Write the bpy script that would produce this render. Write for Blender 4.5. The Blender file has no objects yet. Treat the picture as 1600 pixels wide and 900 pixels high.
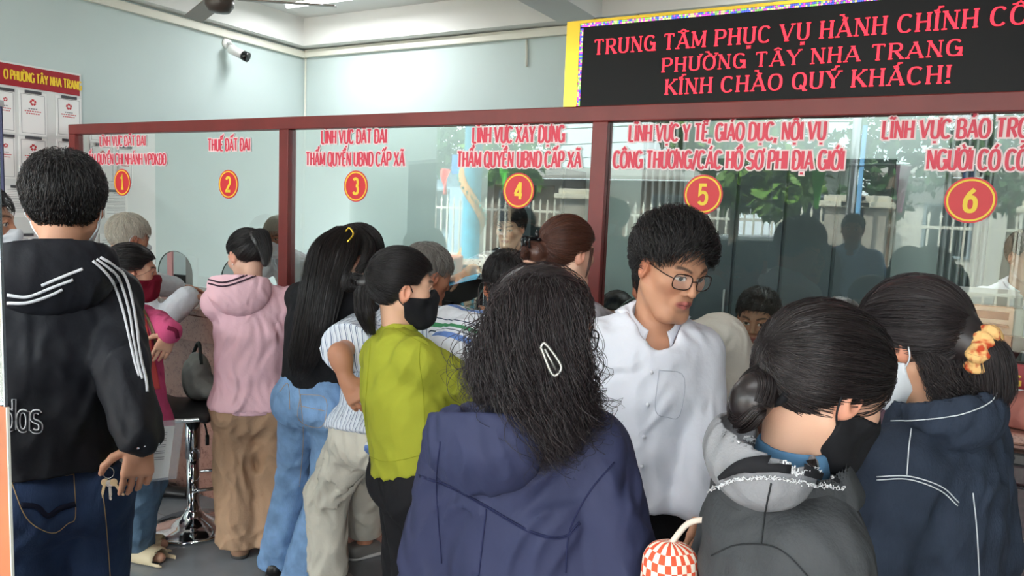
import bpy, math, random, unicodedata
import numpy as np
from mathutils import Vector, Matrix
from mathutils.bvhtree import BVHTree
random.seed(7); RNG = np.random.default_rng(7)
SC = bpy.context.scene; COL = SC.collection
# ------------------------------------------------------------------ camera, sky, sun, exposure
FPX = 1172.06
R_ = np.array([0.86833848, 0.49433896, 0.04021548]); U_ = np.array([-0.08598264, 0.07018469, 0.99382146]); F_ = np.array([-0.48846216, 0.86643124, -0.10344863])
EYE = np.array([0, 0, 1.65])
cd = bpy.data.cameras.new('camera'); cam = bpy.data.objects.new('camera', cd); COL.objects.link(cam)
cam.matrix_world = Matrix([[R_[i], U_[i], -F_[i], EYE[i]] for i in range(3)] + [[0, 0, 0, 1]])
cd.sensor_width = 36; cd.lens = 36 * FPX / 1600; cd.clip_start = 0.05; SC.camera = cam
SC.view_settings.view_transform = 'Standard'; SC.view_settings.look = 'None'; SC.view_settings.gamma = 1
SC.view_settings.use_curve_mapping = False; SC.view_settings.exposure = -0.03
w = bpy.data.worlds.new('sky'); SC.world = w; w.use_nodes = True
w.node_tree.nodes['Background'].inputs[0].default_value = (0.88, 0.95, 1.0, 1); w.node_tree.nodes['Background'].inputs[1].default_value = 12.5
def lamp(name, kind, loc, rot, power, color=(1, 1, 1), **kw):
    l = bpy.data.lights.new(name, kind); l.energy = power; l.color = color
    for k, v in kw.items(): setattr(l, k, v)
    o = bpy.data.objects.new(name, l); o.location = loc; o.rotation_euler = rot; COL.objects.link(o); return o
lamp('sun', 'SUN', (0, 20, 30), (math.radians(-34), math.radians(-18), 0), 38.0, (1, .96, .88), angle=.02)
pt = lamp('daylight_portal', 'AREA', (-2.1, -1.45, 1.5), (math.radians(90), 0, 0), 1, shape='RECTANGLE', size=6.4, size_y=3.0)
pt.data.cycles.is_portal = True
SC.cycles.max_bounces = 8; SC.cycles.diffuse_bounces = 4; SC.cycles.transparent_max_bounces = 12; SC.cycles.use_denoising = True
SC.cycles.sample_clamp_indirect = 6; SC.cycles.caustics_reflective = False; SC.cycles.caustics_refractive = False

# ------------------------------------------------------------------ maths
V3 = lambda *a: np.array(a, float)
def nrm(v): v = np.asarray(v, float); return v / (np.linalg.norm(v) + 1e-12)
def at(x, y, t): return EYE + (F_ + R_ * (x - 800) / FPX - U_ * (y - 450) / FPX) * t
def ray(x, y): return F_ + R_ * (x - 800) / FPX - U_ * (y - 450) / FPX
def onZ(x, y, z): d = ray(x, y); return EYE + d * (z - 1.65) / d[2]
def onY(x, y, Y): d = ray(x, y); return EYE + d * Y / d[1]
def az(a): a = math.radians(a); return V3(math.sin(a), math.cos(a), 0)
def rotm(a, pitch=0, roll=0):          # columns right, forward, up; pitch > 0 looks down, roll > 0 tips to its own right
    f = az(a); r = V3(f[1], -f[0], 0); u = V3(0, 0, 1)
    p = math.radians(pitch); f, u = f * math.cos(p) - u * math.sin(p), u * math.cos(p) + f * math.sin(p)
    q = math.radians(roll); r, u = r * math.cos(q) - u * math.sin(q), u * math.cos(q) + r * math.sin(q)
    return np.stack([r, f, u], 1)
def spline(P, n):
    P = np.asarray(P, float); m = len(P)
    if m == 2: return P[0] + (P[1] - P[0]) * np.linspace(0, 1, n)[:, None]
    Q = np.vstack([2 * P[0] - P[1], P, 2 * P[-1] - P[-2]]); s = np.linspace(0, m - 1, n); i = np.minimum(s.astype(int), m - 2); t = (s - i)[:, None]
    a, b, c, d = Q[i], Q[i + 1], Q[i + 2], Q[i + 3]
    return .5 * (2 * b + (c - a) * t + (2 * a - 5 * b + 4 * c - d) * t ** 2 + (3 * b - a - 3 * c + d) * t ** 3)
def ik(A, T, l1, l2, pole):
    d = T - A; L = np.linalg.norm(d)
    if L > (l1 + l2) * .999: T = A + d * (l1 + l2) * .999 / L; d = T - A; L = np.linalg.norm(d)
    u = d / L; x = (L * L + l1 * l1 - l2 * l2) / (2 * L); h = math.sqrt(max(l1 * l1 - x * x, 1e-6))
    p = np.asarray(pole, float); p = nrm(p - u * (p @ u)); return A + u * x + p * h, T

# ------------------------------------------------------------------ materials
MATS = {}
def mat(name, color, rough=.6, metal=0, bump=0, scale=(60, 60, 60), var=0, vscale=8, emit=None, spec=.5, alpha=None, detail=3, sheen=0, coat=0, trans=0, fold=0, fscale=(7, 7, 5)):
    if name in MATS: return MATS[name]
    m = bpy.data.materials.new(name); m.use_nodes = True; nt = m.node_tree; b = nt.nodes['Principled BSDF']
    b.inputs['Base Color'].default_value = (*color, 1); b.inputs['Roughness'].default_value = rough; b.inputs['Metallic'].default_value = metal
    b.inputs['Specular IOR Level'].default_value = spec
    if sheen: b.inputs['Sheen Weight'].default_value = sheen
    if coat: b.inputs['Coat Weight'].default_value = coat
    if emit: b.inputs['Emission Color'].default_value = (*color, 1); b.inputs['Emission Strength'].default_value = emit
    if alpha is not None: b.inputs['Alpha'].default_value = alpha
    if trans: b.inputs['Transmission Weight'].default_value = trans
    if var or bump or fold:
        tc = nt.nodes.new('ShaderNodeTexCoord')
    if var:
        n = nt.nodes.new('ShaderNodeTexNoise'); n.inputs['Scale'].default_value = vscale; n.inputs['Detail'].default_value = 5
        mp = nt.nodes.new('ShaderNodeMapRange'); mp.inputs[1].default_value = .3; mp.inputs[2].default_value = .7; mp.inputs[3].default_value = 1 - var; mp.inputs[4].default_value = 1 + var
        vm = nt.nodes.new('ShaderNodeVectorMath'); vm.operation = 'SCALE'; vm.inputs[0].default_value = color
        L = nt.links.new; L(tc.outputs['Object'], n.inputs['Vector']); L(n.outputs['Fac'], mp.inputs[0]); L(mp.outputs[0], vm.inputs['Scale']); L(vm.outputs[0], b.inputs['Base Color'])
    if bump:
        mpp = nt.nodes.new('ShaderNodeMapping'); mpp.inputs['Scale'].default_value = scale
        n2 = nt.nodes.new('ShaderNodeTexNoise'); n2.inputs['Scale'].default_value = 1; n2.inputs['Detail'].default_value = detail
        bp = nt.nodes.new('ShaderNodeBump'); bp.inputs['Strength'].default_value = min(1, bump); bp.inputs['Distance'].default_value = .01
        L = nt.links.new; L(tc.outputs['Object'], mpp.inputs[0]); L(mpp.outputs[0], n2.inputs['Vector']); L(n2.outputs['Fac'], bp.inputs['Height']); L(bp.outputs[0], b.inputs['Normal'])
        if fold:
            m3 = nt.nodes.new('ShaderNodeMapping'); m3.inputs['Scale'].default_value = fscale; m3.inputs['Rotation'].default_value = (.5, .35, .3)
            n3 = nt.nodes.new('ShaderNodeTexNoise'); n3.noise_type = 'RIDGED_MULTIFRACTAL'; n3.normalize = True; n3.inputs['Scale'].default_value = 1; n3.inputs['Detail'].default_value = 1.5; n3.inputs['Distortion'].default_value = .8; n3.inputs['Roughness'].default_value = .4
            b3 = nt.nodes.new('ShaderNodeBump'); b3.inputs['Strength'].default_value = 1; b3.inputs['Distance'].default_value = fold; L(tc.outputs['Object'], m3.inputs[0]); L(m3.outputs[0], n3.inputs['Vector']); L(n3.outputs['Fac'], b3.inputs['Height']); L(b3.outputs[0], bp.inputs['Normal'])
    MATS[name] = m; return m
def nodes(m): return m.node_tree, m.node_tree.nodes['Principled BSDF'], m.node_tree.nodes.new, m.node_tree.links.new
def srgb(*c): return tuple((x / 255 / 12.92) if x / 255 <= .04045 else ((x / 255 + .055) / 1.055) ** 2.4 for x in c)
def cloth(name, rgb, **k):
    kw = dict(rough=.85, bump=.12, scale=(90, 90, 90), spec=.25, var=.06, vscale=9, detail=4, fold=.02, fscale=(11, 11, 7)); kw.update(k); return mat(name, srgb(*rgb), **kw)

# ------------------------------------------------------------------ objects
def tag(o, label=None, cat=None, group=None, kind=None):
    for k, v in (('label', label), ('category', cat), ('group', group), ('kind', kind)):
        if v: o[k] = v
    return o
def empty(name, loc=(0, 0, 0), label=None, cat=None, group=None, kind=None, rz=0):
    o = bpy.data.objects.new(name, None); o.location = loc; o.rotation_euler = (0, 0, rz); o.empty_display_size = .1; COL.objects.link(o); return tag(o, label, cat, group, kind)
def mesh(name, v, f, m, parent=None, smooth=True, attrs=None, local=False, mats=None, midx=None):
    v = np.asarray(v, np.float32)
    if parent is not None and not local: v = v - np.array(parent_base(parent), np.float32)
    me = bpy.data.meshes.new(name)
    if isinstance(f, np.ndarray):
        k = f.shape[1]; n = len(f)
        me.vertices.add(len(v)); me.vertices.foreach_set('co', v.ravel())
        me.loops.add(n * k); me.loops.foreach_set('vertex_index', f.astype(np.int32).ravel())
        me.polygons.add(n); me.polygons.foreach_set('loop_start', np.arange(0, n * k, k, dtype=np.int32))
        me.update(calc_edges=True); me.validate()
    else:
        me.from_pydata(v.tolist(), [], f)
    if smooth: me.polygons.foreach_set('use_smooth', np.ones(len(me.polygons), bool))
    for mm in (mats or [m]): me.materials.append(mm)
    if midx is not None: me.polygons.foreach_set('material_index', np.asarray(midx, np.int32))
    for k, (typ, val) in (attrs or {}).items():
        a = me.attributes.new(k, typ, 'POINT')
        a.data.foreach_set({'FLOAT_VECTOR': 'vector', 'FLOAT_COLOR': 'color', 'FLOAT': 'value'}[typ], np.asarray(val, np.float32).ravel())
    me.update()
    o = bpy.data.objects.new(name, me); COL.objects.link(o)
    if parent is not None: o.parent = parent
    return o
def parent_base(p):
    b = np.zeros(3)
    while p is not None: b = b + np.array(p.location); p = p.parent
    return b
class MB:                                # collects plain solids into ONE mesh, world coordinates
    def __init__(s): s.v = []; s.f = []; s.m = []; s.mi = 0
    def add(s, v, f):
        n = len(s.v); s.v += [tuple(map(float, p)) for p in v]; s.f += [[i + n for i in q] for q in f]; s.m += [s.mi] * len(f); return s
    def box(s, lo, hi, rz=0, c=None):
        x0, y0, z0 = lo; x1, y1, z1 = hi
        v = [V3(x, y, z) for z in (z0, z1) for y in (y0, y1) for x in (x0, x1)]
        if rz:
            c = V3(*c) if c is not None else (V3(*lo) + V3(*hi)) / 2; a = math.radians(rz); M = np.array([[math.cos(a), -math.sin(a), 0], [math.sin(a), math.cos(a), 0], [0, 0, 1]]); v = [c + M @ (p - c) for p in v]
        return s.add(v, [(0, 2, 3, 1), (4, 5, 7, 6), (0, 1, 5, 4), (2, 6, 7, 3), (0, 4, 6, 2), (1, 3, 7, 5)])
    def obox(s, c, ax, half):            # oriented box, ax = 3x3 columns
        c = V3(*c); v = [c + ax @ (V3(x, y, z) * V3(*half)) for z in (-1, 1) for y in (-1, 1) for x in (-1, 1)]
        return s.add(v, [(0, 2, 3, 1), (4, 5, 7, 6), (0, 1, 5, 4), (2, 6, 7, 3), (0, 4, 6, 2), (1, 3, 7, 5)])
    def tube(s, P, r, k=8, cap=True):
        P = np.asarray(P, float); n = len(P); r = np.broadcast_to(np.asarray(r, float), n); T = np.gradient(P, axis=0); T /= np.linalg.norm(T, axis=1)[:, None] + 1e-9
        a = V3(0, 0, 1) if abs(T[0][2]) < .9 else V3(1, 0, 0); N = nrm(np.cross(T[0], a)); v = []
        for i in range(n):
            N = nrm(N - T[i] * (N @ T[i])); B = np.cross(T[i], N)
            for j in range(k): t = 2 * math.pi * j / k; v.append(P[i] + (N * math.cos(t) + B * math.sin(t)) * r[i])
        f = [(i * k + j, i * k + (j + 1) % k, (i + 1) * k + (j + 1) % k, (i + 1) * k + j) for i in range(n - 1) for j in range(k)]
        if cap: f += [tuple(range(k))[::-1], tuple((n - 1) * k + j for j in range(k))]
        return s.add(v, f)
    def lathe(s, prof, c=(0, 0, 0), k=32, ax=None):      # prof [(r,z)]
        c = V3(*c); v = []; n = len(prof); ax = np.eye(3) if ax is None else ax
        for r, z in prof:
            for j in range(k): t = 2 * math.pi * j / k; v.append(c + ax @ V3(r * math.cos(t), r * math.sin(t), z))
        f = [(i * k + j, i * k + (j + 1) % k, (i + 1) * k + (j + 1) % k, (i + 1) * k + j) for i in range(n - 1) for j in range(k)]
        f += [tuple(range(k))[::-1], tuple((n - 1) * k + j for j in range(k))]
        return s.add(v, f)
    def poly(s, pts, ext):               # extruded polygon
        n = len(pts); e = V3(*ext); v = [V3(*p) for p in pts] + [V3(*p) + e for p in pts]
        return s.add(v, [tuple(range(n))[::-1], tuple(range(n, 2 * n))] + [(i, (i + 1) % n, n + (i + 1) % n, n + i) for i in range(n)])
    def grid(s, fn, nu, nv):
        v = [fn(i / nu, j / nv) for j in range(nv + 1) for i in range(nu + 1)]
        return s.add(v, [(j * (nu + 1) + i, j * (nu + 1) + i + 1, (j + 1) * (nu + 1) + i + 1, (j + 1) * (nu + 1) + i) for j in range(nv) for i in range(nu)])
    def ell(s, c, r, k=16, R=None):
        c = V3(*c); R = np.eye(3) if R is None else R
        return s.grid(lambda u, v: c + R @ (V3(math.cos(2 * math.pi * u) * math.sin(math.pi * v), math.sin(2 * math.pi * u) * math.sin(math.pi * v), -math.cos(math.pi * v)) * V3(*r)), k, k // 2)
    def build(s, name, m, parent=None, smooth=False, bevel=0, solid=0):
        mats = m if isinstance(m, list) else [m]
        o = mesh(name, s.v, s.f, mats[0], parent, smooth, mats=mats, midx=s.m)
        if bevel:
            b = o.modifiers.new('bevel', 'BEVEL'); b.width = bevel; b.segments = 2; b.limit_method = 'ANGLE'
        if solid:
            b = o.modifiers.new('solid', 'SOLIDIFY'); b.thickness = solid; b.offset = 0
        return o
def struct(o): o['kind'] = 'structure'; return o

# ------------------------------------------------------------------ signed-distance modelling
def rc(a, b, ra, rb):
    a, b = np.asarray(a, float), np.asarray(b, float); ab = b - a; L = ab @ ab + 1e-12; m = max(ra, rb)
    def fn(X, Y, Z):
        x, y, z = X - a[0], Y - a[1], Z - a[2]; t = np.clip((x * ab[0] + y * ab[1] + z * ab[2]) / L, 0, 1)
        return np.sqrt((x - t * ab[0]) ** 2 + (y - t * ab[1]) ** 2 + (z - t * ab[2]) ** 2) - (ra + (rb - ra) * t)
    return fn, np.minimum(a, b) - m, np.maximum(a, b) + m
def el(c, r, R=None):
    c = np.asarray(c, float); R = np.eye(3) if R is None else R; ext = np.sqrt(((R * np.asarray(r)) ** 2).sum(1))
    def fn(X, Y, Z):
        x, y, z = X - c[0], Y - c[1], Z - c[2]
        q = [(x * R[0, i] + y * R[1, i] + z * R[2, i]) / r[i] for i in range(3)]
        k0 = np.sqrt(q[0] ** 2 + q[1] ** 2 + q[2] ** 2); k1 = np.sqrt((q[0] / r[0]) ** 2 + (q[1] / r[1]) ** 2 + (q[2] / r[2]) ** 2) + 1e-9
        return k0 * (k0 - 1) / k1
    return fn, c - ext, c + ext
def seg(a, b, wa, da, wb, db, rr):       # elliptical limb section, rr = lateral axis
    a, b = np.asarray(a, float), np.asarray(b, float); ab = b - a; L = np.linalg.norm(ab); u = ab / L; rr = nrm(rr - u * (rr @ u)); ff = np.cross(u, rr); m = max(wa, da, wb, db)
    def fn(X, Y, Z):
        x, y, z = X - a[0], Y - a[1], Z - a[2]; s = x * u[0] + y * u[1] + z * u[2]; t = np.clip(s / L, 0, 1); q = s - t * L
        w = wa + (wb - wa) * t; d = da + (db - da) * t; mn = np.minimum(w, d)
        return (np.sqrt(((x * rr[0] + y * rr[1] + z * rr[2]) / w) ** 2 + ((x * ff[0] + y * ff[1] + z * ff[2]) / d) ** 2 + (q / mn) ** 2) - 1) * mn
    return fn, np.minimum(a, b) - m, np.maximum(a, b) + m
def half(p, n):                          # solid half-space on the side n points away from
    p, n = np.asarray(p, float), nrm(n)
    return (lambda X, Y, Z: (X - p[0]) * n[0] + (Y - p[1]) * n[1] + (Z - p[2]) * n[2]), None, None
class Field:
    def __init__(s, lo, hi, h, fine=()):
        s.ax = []
        for i in range(3):
            step = []; x = lo[i]
            while x < hi[i]:
                st = h
                for a, b, hf in fine:
                    if a[i] - h <= x <= b[i]: st = min(st, hf)
                step.append(x); x += st
            step.append(x); s.ax.append(np.array(step))
        s.h = h; s.V = np.full([len(a) for a in s.ax], 9.0, np.float32)
    def sl(s, lo, hi):
        if lo is None: return tuple(slice(0, len(a)) for a in s.ax)
        return tuple(slice(max(0, np.searchsorted(a, l) - 1), min(len(a), np.searchsorted(a, u) + 1)) for a, l, u in zip(s.ax, lo, hi))
    def ev(s, prim, pad):
        fn, lo, hi = prim; q = s.sl(None if lo is None else lo - pad, None if lo is None else hi + pad)
        if any(x.stop - x.start < 1 for x in q): return q, None
        g = [a[x] for a, x in zip(s.ax, q)]
        return q, fn(g[0][:, None, None], g[1][None, :, None], g[2][None, None, :])
    def add(s, prim, k=.02):
        q, d = s.ev(prim, k + 2.5 * s.h)
        if d is None: return s
        a = s.V[q]; 
        if k > 0: hh = np.maximum(k - np.abs(a - d), 0) / k; s.V[q] = np.minimum(a, d) - hh * hh * k / 4
        else: s.V[q] = np.minimum(a, d)
        return s
    def sub(s, prim, k=.006):
        q, d = s.ev(prim, k + 2.5 * s.h)
        if d is None: return s
        a = s.V[q]; d = -d; hh = np.maximum(k - np.abs(a - d), 0) / k; s.V[q] = np.maximum(a, d) + hh * hh * k / 4; return s
    def cut(s, prim, k=.004):            # keep only what lies inside prim
        q, d = s.ev((prim[0], None, None), 0)
        a = s.V; hh = np.maximum(k - np.abs(a - d), 0) / k; s.V = (np.maximum(a, d) + hh * hh * k / 4).astype(np.float32); return s
    def shell(s, th): s.V = np.maximum(s.V, -(s.V + th)); return s
    def wrinkle(s, A, freq=22, seed=0, stretch=(1, 1, .45), where=None):
        r = np.random.default_rng(seed); X, Y, Z = s.ax[0][:, None, None], s.ax[1][None, :, None], s.ax[2][None, None, :]
        n = 0
        wx = np.sin(9 * Y + 13 * Z + seed) * .22; wz = np.sin(14 * X + 11 * Y + 2 * seed) * .22
        for i in range(4):
            d = nrm(r.normal(size=3)) * np.array(stretch) * freq * 3.2 * (1 + .6 * i); n = n + np.sin(d[0] * (X + wx * .25) + d[1] * Y + d[2] * (Z + wz * .25) + r.uniform(0, 6)) / (1 + .45 * i)
        n = (np.abs(n * .5) ** .8 * 1.9 - .7) * (.55 + .45 * np.sin(6 * X + 5 * Z + seed) * np.sin(7 * Y - 6 * Z + 1.7 * seed))
        if where is not None: n = n * where(X, Y, Z)
        m = np.abs(s.V) < .06; s.V = np.where(m, s.V + A * n, s.V).astype(np.float32); return s
    def mesh(s):
        V = s.V; S = V < 0; V = V.astype(np.float64)
        nx, ny, nz = V.shape; c = S[:-1, :-1, :-1].astype(np.int8); c = np.zeros((nx - 1, ny - 1, nz - 1), np.int8)
        for i in (0, 1):
            for j in (0, 1):
                for k in (0, 1): c += S[i:nx - 1 + i, j:ny - 1 + j, k:nz - 1 + k]
        act = (c > 0) & (c < 8); I, J, K = np.nonzero(act); idx = np.full(c.shape, -1, np.int64); idx[I, J, K] = np.arange(len(I))
        P = np.zeros((len(I), 3)); W = np.zeros(len(I))
        for axx in range(3):
            o = [x for x in range(3) if x != axx]
            for p in (0, 1):
                for q in (0, 1):
                    d = [0, 0, 0]; d[o[0]] = p; d[o[1]] = q; e = list(d); e[axx] = 1
                    a = V[I + d[0], J + d[1], K + d[2]]; b = V[I + e[0], J + e[1], K + e[2]]; m = (a < 0) != (b < 0)
                    t = np.where(m, a / np.where(m, a - b, 1), 0)
                    g0 = np.stack([s.ax[0][I + d[0]], s.ax[1][J + d[1]], s.ax[2][K + d[2]]], 1); g1 = np.stack([s.ax[0][I + e[0]], s.ax[1][J + e[1]], s.ax[2][K + e[2]]], 1)
                    P += np.where(m[:, None], g0 + (g1 - g0) * t[:, None], 0); W += m
        P /= W[:, None]; F = []
        for axx in range(3):
            sa = [slice(None)] * 3; sb = [slice(None)] * 3; sa[axx] = slice(0, -1); sb[axx] = slice(1, None)
            ch = S[tuple(sa)] != S[tuple(sb)]; A = np.array(np.nonzero(ch)).T; o = [x for x in range(3) if x != axx]
            ok = (A[:, o[0]] > 0) & (A[:, o[1]] > 0) & (A[:, o[0]] < V.shape[o[0]] - 1) & (A[:, o[1]] < V.shape[o[1]] - 1); A = A[ok]
            if not len(A): continue
            ids = []
            for dp, dq in ((-1, -1), (0, -1), (0, 0), (-1, 0)):
                B = A.copy(); B[:, o[0]] += dp; B[:, o[1]] += dq; ids.append(idx[B[:, 0], B[:, 1], B[:, 2]])
            q = np.stack(ids, 1); fl = S[A[:, 0], A[:, 1], A[:, 2]]
            if axx == 1: fl = ~fl
            q[~fl] = q[~fl][:, ::-1]; F.append(q)
        F = np.vstack(F) if F else np.zeros((0, 4), int); F = F[(F >= 0).all(1)]
        # one light smoothing pass
        acc = np.zeros_like(P); cnt = np.zeros(len(P))
        for a in range(4):
            for b in ((a + 1) % 4,):
                np.add.at(acc, F[:, a], P[F[:, b]]); np.add.at(cnt, F[:, a], 1); np.add.at(acc, F[:, b], P[F[:, a]]); np.add.at(cnt, F[:, b], 1)
        P = np.where(cnt[:, None] > 0, P * .6 + .4 * acc / np.maximum(cnt, 1)[:, None], P)
        return P, F
def strands(P, rad, k=3, taper=True):    # P (n,m,3) -> verts, faces, rnd
    n, m, _ = P.shape; T = np.gradient(P, axis=1); T /= np.linalg.norm(T, axis=2, keepdims=True) + 1e-9
    A = RNG.normal(size=(n, 1, 3)); N = np.cross(T, A); N /= np.linalg.norm(N, axis=2, keepdims=True) + 1e-9; B = np.cross(T, N)
    r = np.broadcast_to(np.asarray(rad, float).reshape(-1, 1), (n, 1)) * (np.interp(np.linspace(0, 1, m), [0, .15, .7, 1], [.6, 1, 1, .25]) if taper else np.ones(m))[None]
    v = np.stack([P + (N * math.cos(2 * math.pi * j / k) + B * math.sin(2 * math.pi * j / k)) * r[:, :, None] for j in range(k)], 2).reshape(-1, 3)
    b = (np.arange(n)[:, None, None] * m + np.arange(m - 1)[None, :, None]) * k; j = np.arange(k)[None, None]; j2 = (j + 1) % k
    f = np.stack([b + j, b + j2, b + k + j2, b + k + j], 3).reshape(-1, 4)
    rnd = np.repeat(RNG.uniform(0, 1, n), m * k); return v, f, rnd
# ------------------------------------------------------------------ people
def skin_mat():
    m = mat('skin', (.5, .3, .2), rough=.5, spec=.35, bump=.05, scale=(300, 300, 300)); nt, b, new, L = nodes(m)
    a = new('ShaderNodeAttribute'); a.attribute_name = 'Col'; L(a.outputs['Color'], b.inputs['Base Color'])
    b.inputs['Subsurface Weight'].default_value = .08; b.inputs['Subsurface Radius'].default_value = (.02, .008, .004); b.inputs['Subsurface Scale'].default_value = .3
    return m
SKIN = skin_mat()
def hair_mat(name, rgb, rough=.38, var=.5, spec=.5):
    m = mat(name, srgb(*rgb), rough=rough, spec=spec); nt, b, new, L = nodes(m)
    a = new('ShaderNodeAttribute'); a.attribute_name = 'rnd'; mp = new('ShaderNodeMapRange'); mp.inputs[3].default_value = 1 - var; mp.inputs[4].default_value = 1 + var
    vm = new('ShaderNodeVectorMath'); vm.operation = 'SCALE'; vm.inputs[0].default_value = srgb(*rgb)
    L(a.outputs['Fac'], mp.inputs[0]); L(mp.outputs[0], vm.inputs['Scale']); L(vm.outputs[0], b.inputs['Base Color']); return m
BLACK = hair_mat('black_hair', (30, 26, 26)); SOFTBLACK = hair_mat('soft_black_hair', (44, 37, 38), .42)
class P: pass
def hand(F, W, d, pn, side, hs=1.0, curl=.5, spread=.12, thumb=.5, r0=.0088):
    # W wrist, d direction of the palm, pn palm normal (out of the palm), side = direction of the thumb
    d = nrm(d); pn = nrm(pn - d * (pn @ d)); s = nrm(side - d * (side @ d) - pn * (side @ pn))
    s = s * hs; c = d * hs; q = pn * hs
    for x in (-.028, -.010, .010, .028): F.add(rc(W + c * .012 + s * x * .6, W + c * .082 + s * x, .0155 * hs, .0125 * hs), .012)
    F.add(rc(W - c * .01, W + c * .03, .024 * hs, .02 * hs), .015)
    for i, (x, L) in enumerate(zip((.030, .010, -.011, -.030), (.070, .078, .072, .056))):
        p = W + c * .082 + s * x; dd = nrm(d + s / hs * (x * 4 * spread)); a = curl * (.75 + .12 * i)
        for j, (fr, r, r2) in enumerate(((.44, r0, r0 * .92), (.31, r0 * .92, r0 * .84), (.25, r0 * .84, r0 * .68))):
            aa = a * (.6 + j * .55); e = nrm(dd * math.cos(aa) + pn * math.sin(aa)); n = p + e * L * fr * hs; F.add(rc(p, n, r * hs, r2 * hs), .004); p = n
    p = W + c * .022 + s * .026
    for j, (L, r, r2) in enumerate(((.042, .0125, .0105), (.034, .0105, .0095), (.027, .0095, .0075))):
        e = nrm(d * (.55 + .22 * j) + s / hs * (.75 - .3 * j) + pn * (thumb + .1 * j)); n = p + e * L * hs; F.add(rc(p, n, r * hs, r2 * hs), .006); p = n
def head_prims(F, H, R, hs, ears=True, male=False, nose=1.0, sub=False):
    w = lambda x, y, z: H + R @ (V3(x, y, z) * hs); E = lambda c, r, RR=None: el(w(*c), V3(*r) * hs, R if RR is None else R @ RR)
    C = lambda a, b, ra, rb: rc(w(*a), w(*b), ra * hs, rb * hs)
    j = 1.06 if male else 1.0
    F.add(E((0, -.014, .033), (.074, .093, .083)), .02); F.add(E((0, .022, -.028), (.058 * j, .066, .084)), .035)
    F.add(C((-.015 * j, .068, -.101), (.015 * j, .068, -.101), .018, .018), .028)
    for s in (-1, 1):
        F.add(C((s * .05 * j, -.002, -.045), (s * .028, .055, -.098), .019, .016), .03); F.add(E((s * .04, .052, -.014), (.026, .024, .021)), .025)
        F.add(C((s * .014, .083, .026), (s * .045, .064, .026), .010, .010), .016)
        F.sub(E((s * .031, .094, .007), (.017, .014, .012)), .014); F.add(E((s * .031, .0685, .006), (.0145, .0145, .0125)), .002)
        F.add(C((s * .018, .081, .0115), (s * .031, .0845, .0155), .0032, .0038), .003); F.add(C((s * .031, .0845, .0155), (s * .045, .076, .0095), .0038, .0032), .003)
    F.add(C((0, .080, .020), (0, .101 * nose, -.024), .0080, .0098), .012); 
    for s in (-1, 1): F.add(E((s * .012, .090, -.029), (.0075, .0100, .0068)), .006)
    F.add(E((0, .078, -.058), (.03, .014, .022)), .012)
    for s in (-1, 1):
        F.add(C((0, .0925, -.0535), (s * .024, .078, -.0585), .0048, .0030), .004); F.add(C((0, .0905, -.0655), (s * .022, .078, -.0605), .0060, .0034), .004)
    if ears:
        for s in (-1, 1):
            RR = np.array(Matrix.Rotation(s * -.35, 3, 'Z') @ Matrix.Rotation(-.18, 3, 'X'))
            F.add(E((s * .079, -.006, -.004), (.011, .019, .031), RR), .008); F.sub(E((s * .089, .001, .002), (.008, .010, .019), RR), .006); F.add(E((s * .077, .006, -.003), (.006, .006, .009)), .004)
def head_color(p, H, R, hs, skin, lips=(165, 92, 88), brow=(38, 28, 24), eyes=True, browk=.85):
    q = (p - H) @ R / hs; x, y, z = np.abs(q[:, 0]), q[:, 1], q[:, 2]; c = np.tile(np.array(srgb(*skin)), (len(p), 1))
    sm = lambda e0, e1, v: np.clip((v - e0) / (e1 - e0), 0, 1)
    mix = lambda col, f: c.__setitem__(slice(None), c * (1 - f[:, None]) + np.array(srgb(*col)) * f[:, None])
    n = .5 + .5 * np.sin(q[:, 0] * 90) * np.sin(z * 70 + 1); red = np.exp(-((x - .038) / .02) ** 2 - ((z + .025) / .022) ** 2) * (y > .03)
    mix(tuple(v * f for v, f in zip(skin, (1.0, .84, .8))), red * .4 + .12 * n * (y > .02))
    mix(tuple(v * f for v, f in zip(skin, (1.0, .80, .76))), sm(.066, .078, x) * (np.abs(z) < .04) * (np.abs(y) < .03) * .6)
    lz = -.0595 - .0 * x; f = sm(1.15, .85, np.sqrt((x / .025) ** 2 + ((z - lz) / .0108) ** 2)) * (y > .07); mix(lips, f * .85)
    mix((70, 30, 30), sm(.0016, .0006, np.abs(z + .0598)) * (x < .019) * (y > .07) * .8)
    bz = .0265 + .006 * np.sin(np.clip((x - .012) / .038, 0, 1) * 2.4); f = sm(.0052, .0025, np.abs(z - bz)) * sm(.010, .016, x) * sm(.055, .046, x) * (y > .04); mix(brow, f * browk)
    if eyes:
        ex = (x - .031) / .0145; ez = (z - .0055 - .0015 * ex) / (.0066 * np.sqrt(np.clip(1 - ex ** 2, 0, 1)) + 1e-4); ins = (np.abs(ex) < 1) * (np.abs(ez) < 1) * (y > .05)
        mix((222, 214, 206), ins * 1.0); mix((34, 22, 18), ins * (np.hypot(x - .031, z - .006) < .0068)); mix((30, 20, 20), (np.abs(ex) < 1.08) * sm(.0024, .001, np.abs(z - .0055 - .0068 * np.sqrt(np.clip(1 - (ex / 1.08) ** 2, 0, 1)))) * (y > .05) * .9)
    return c
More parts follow.
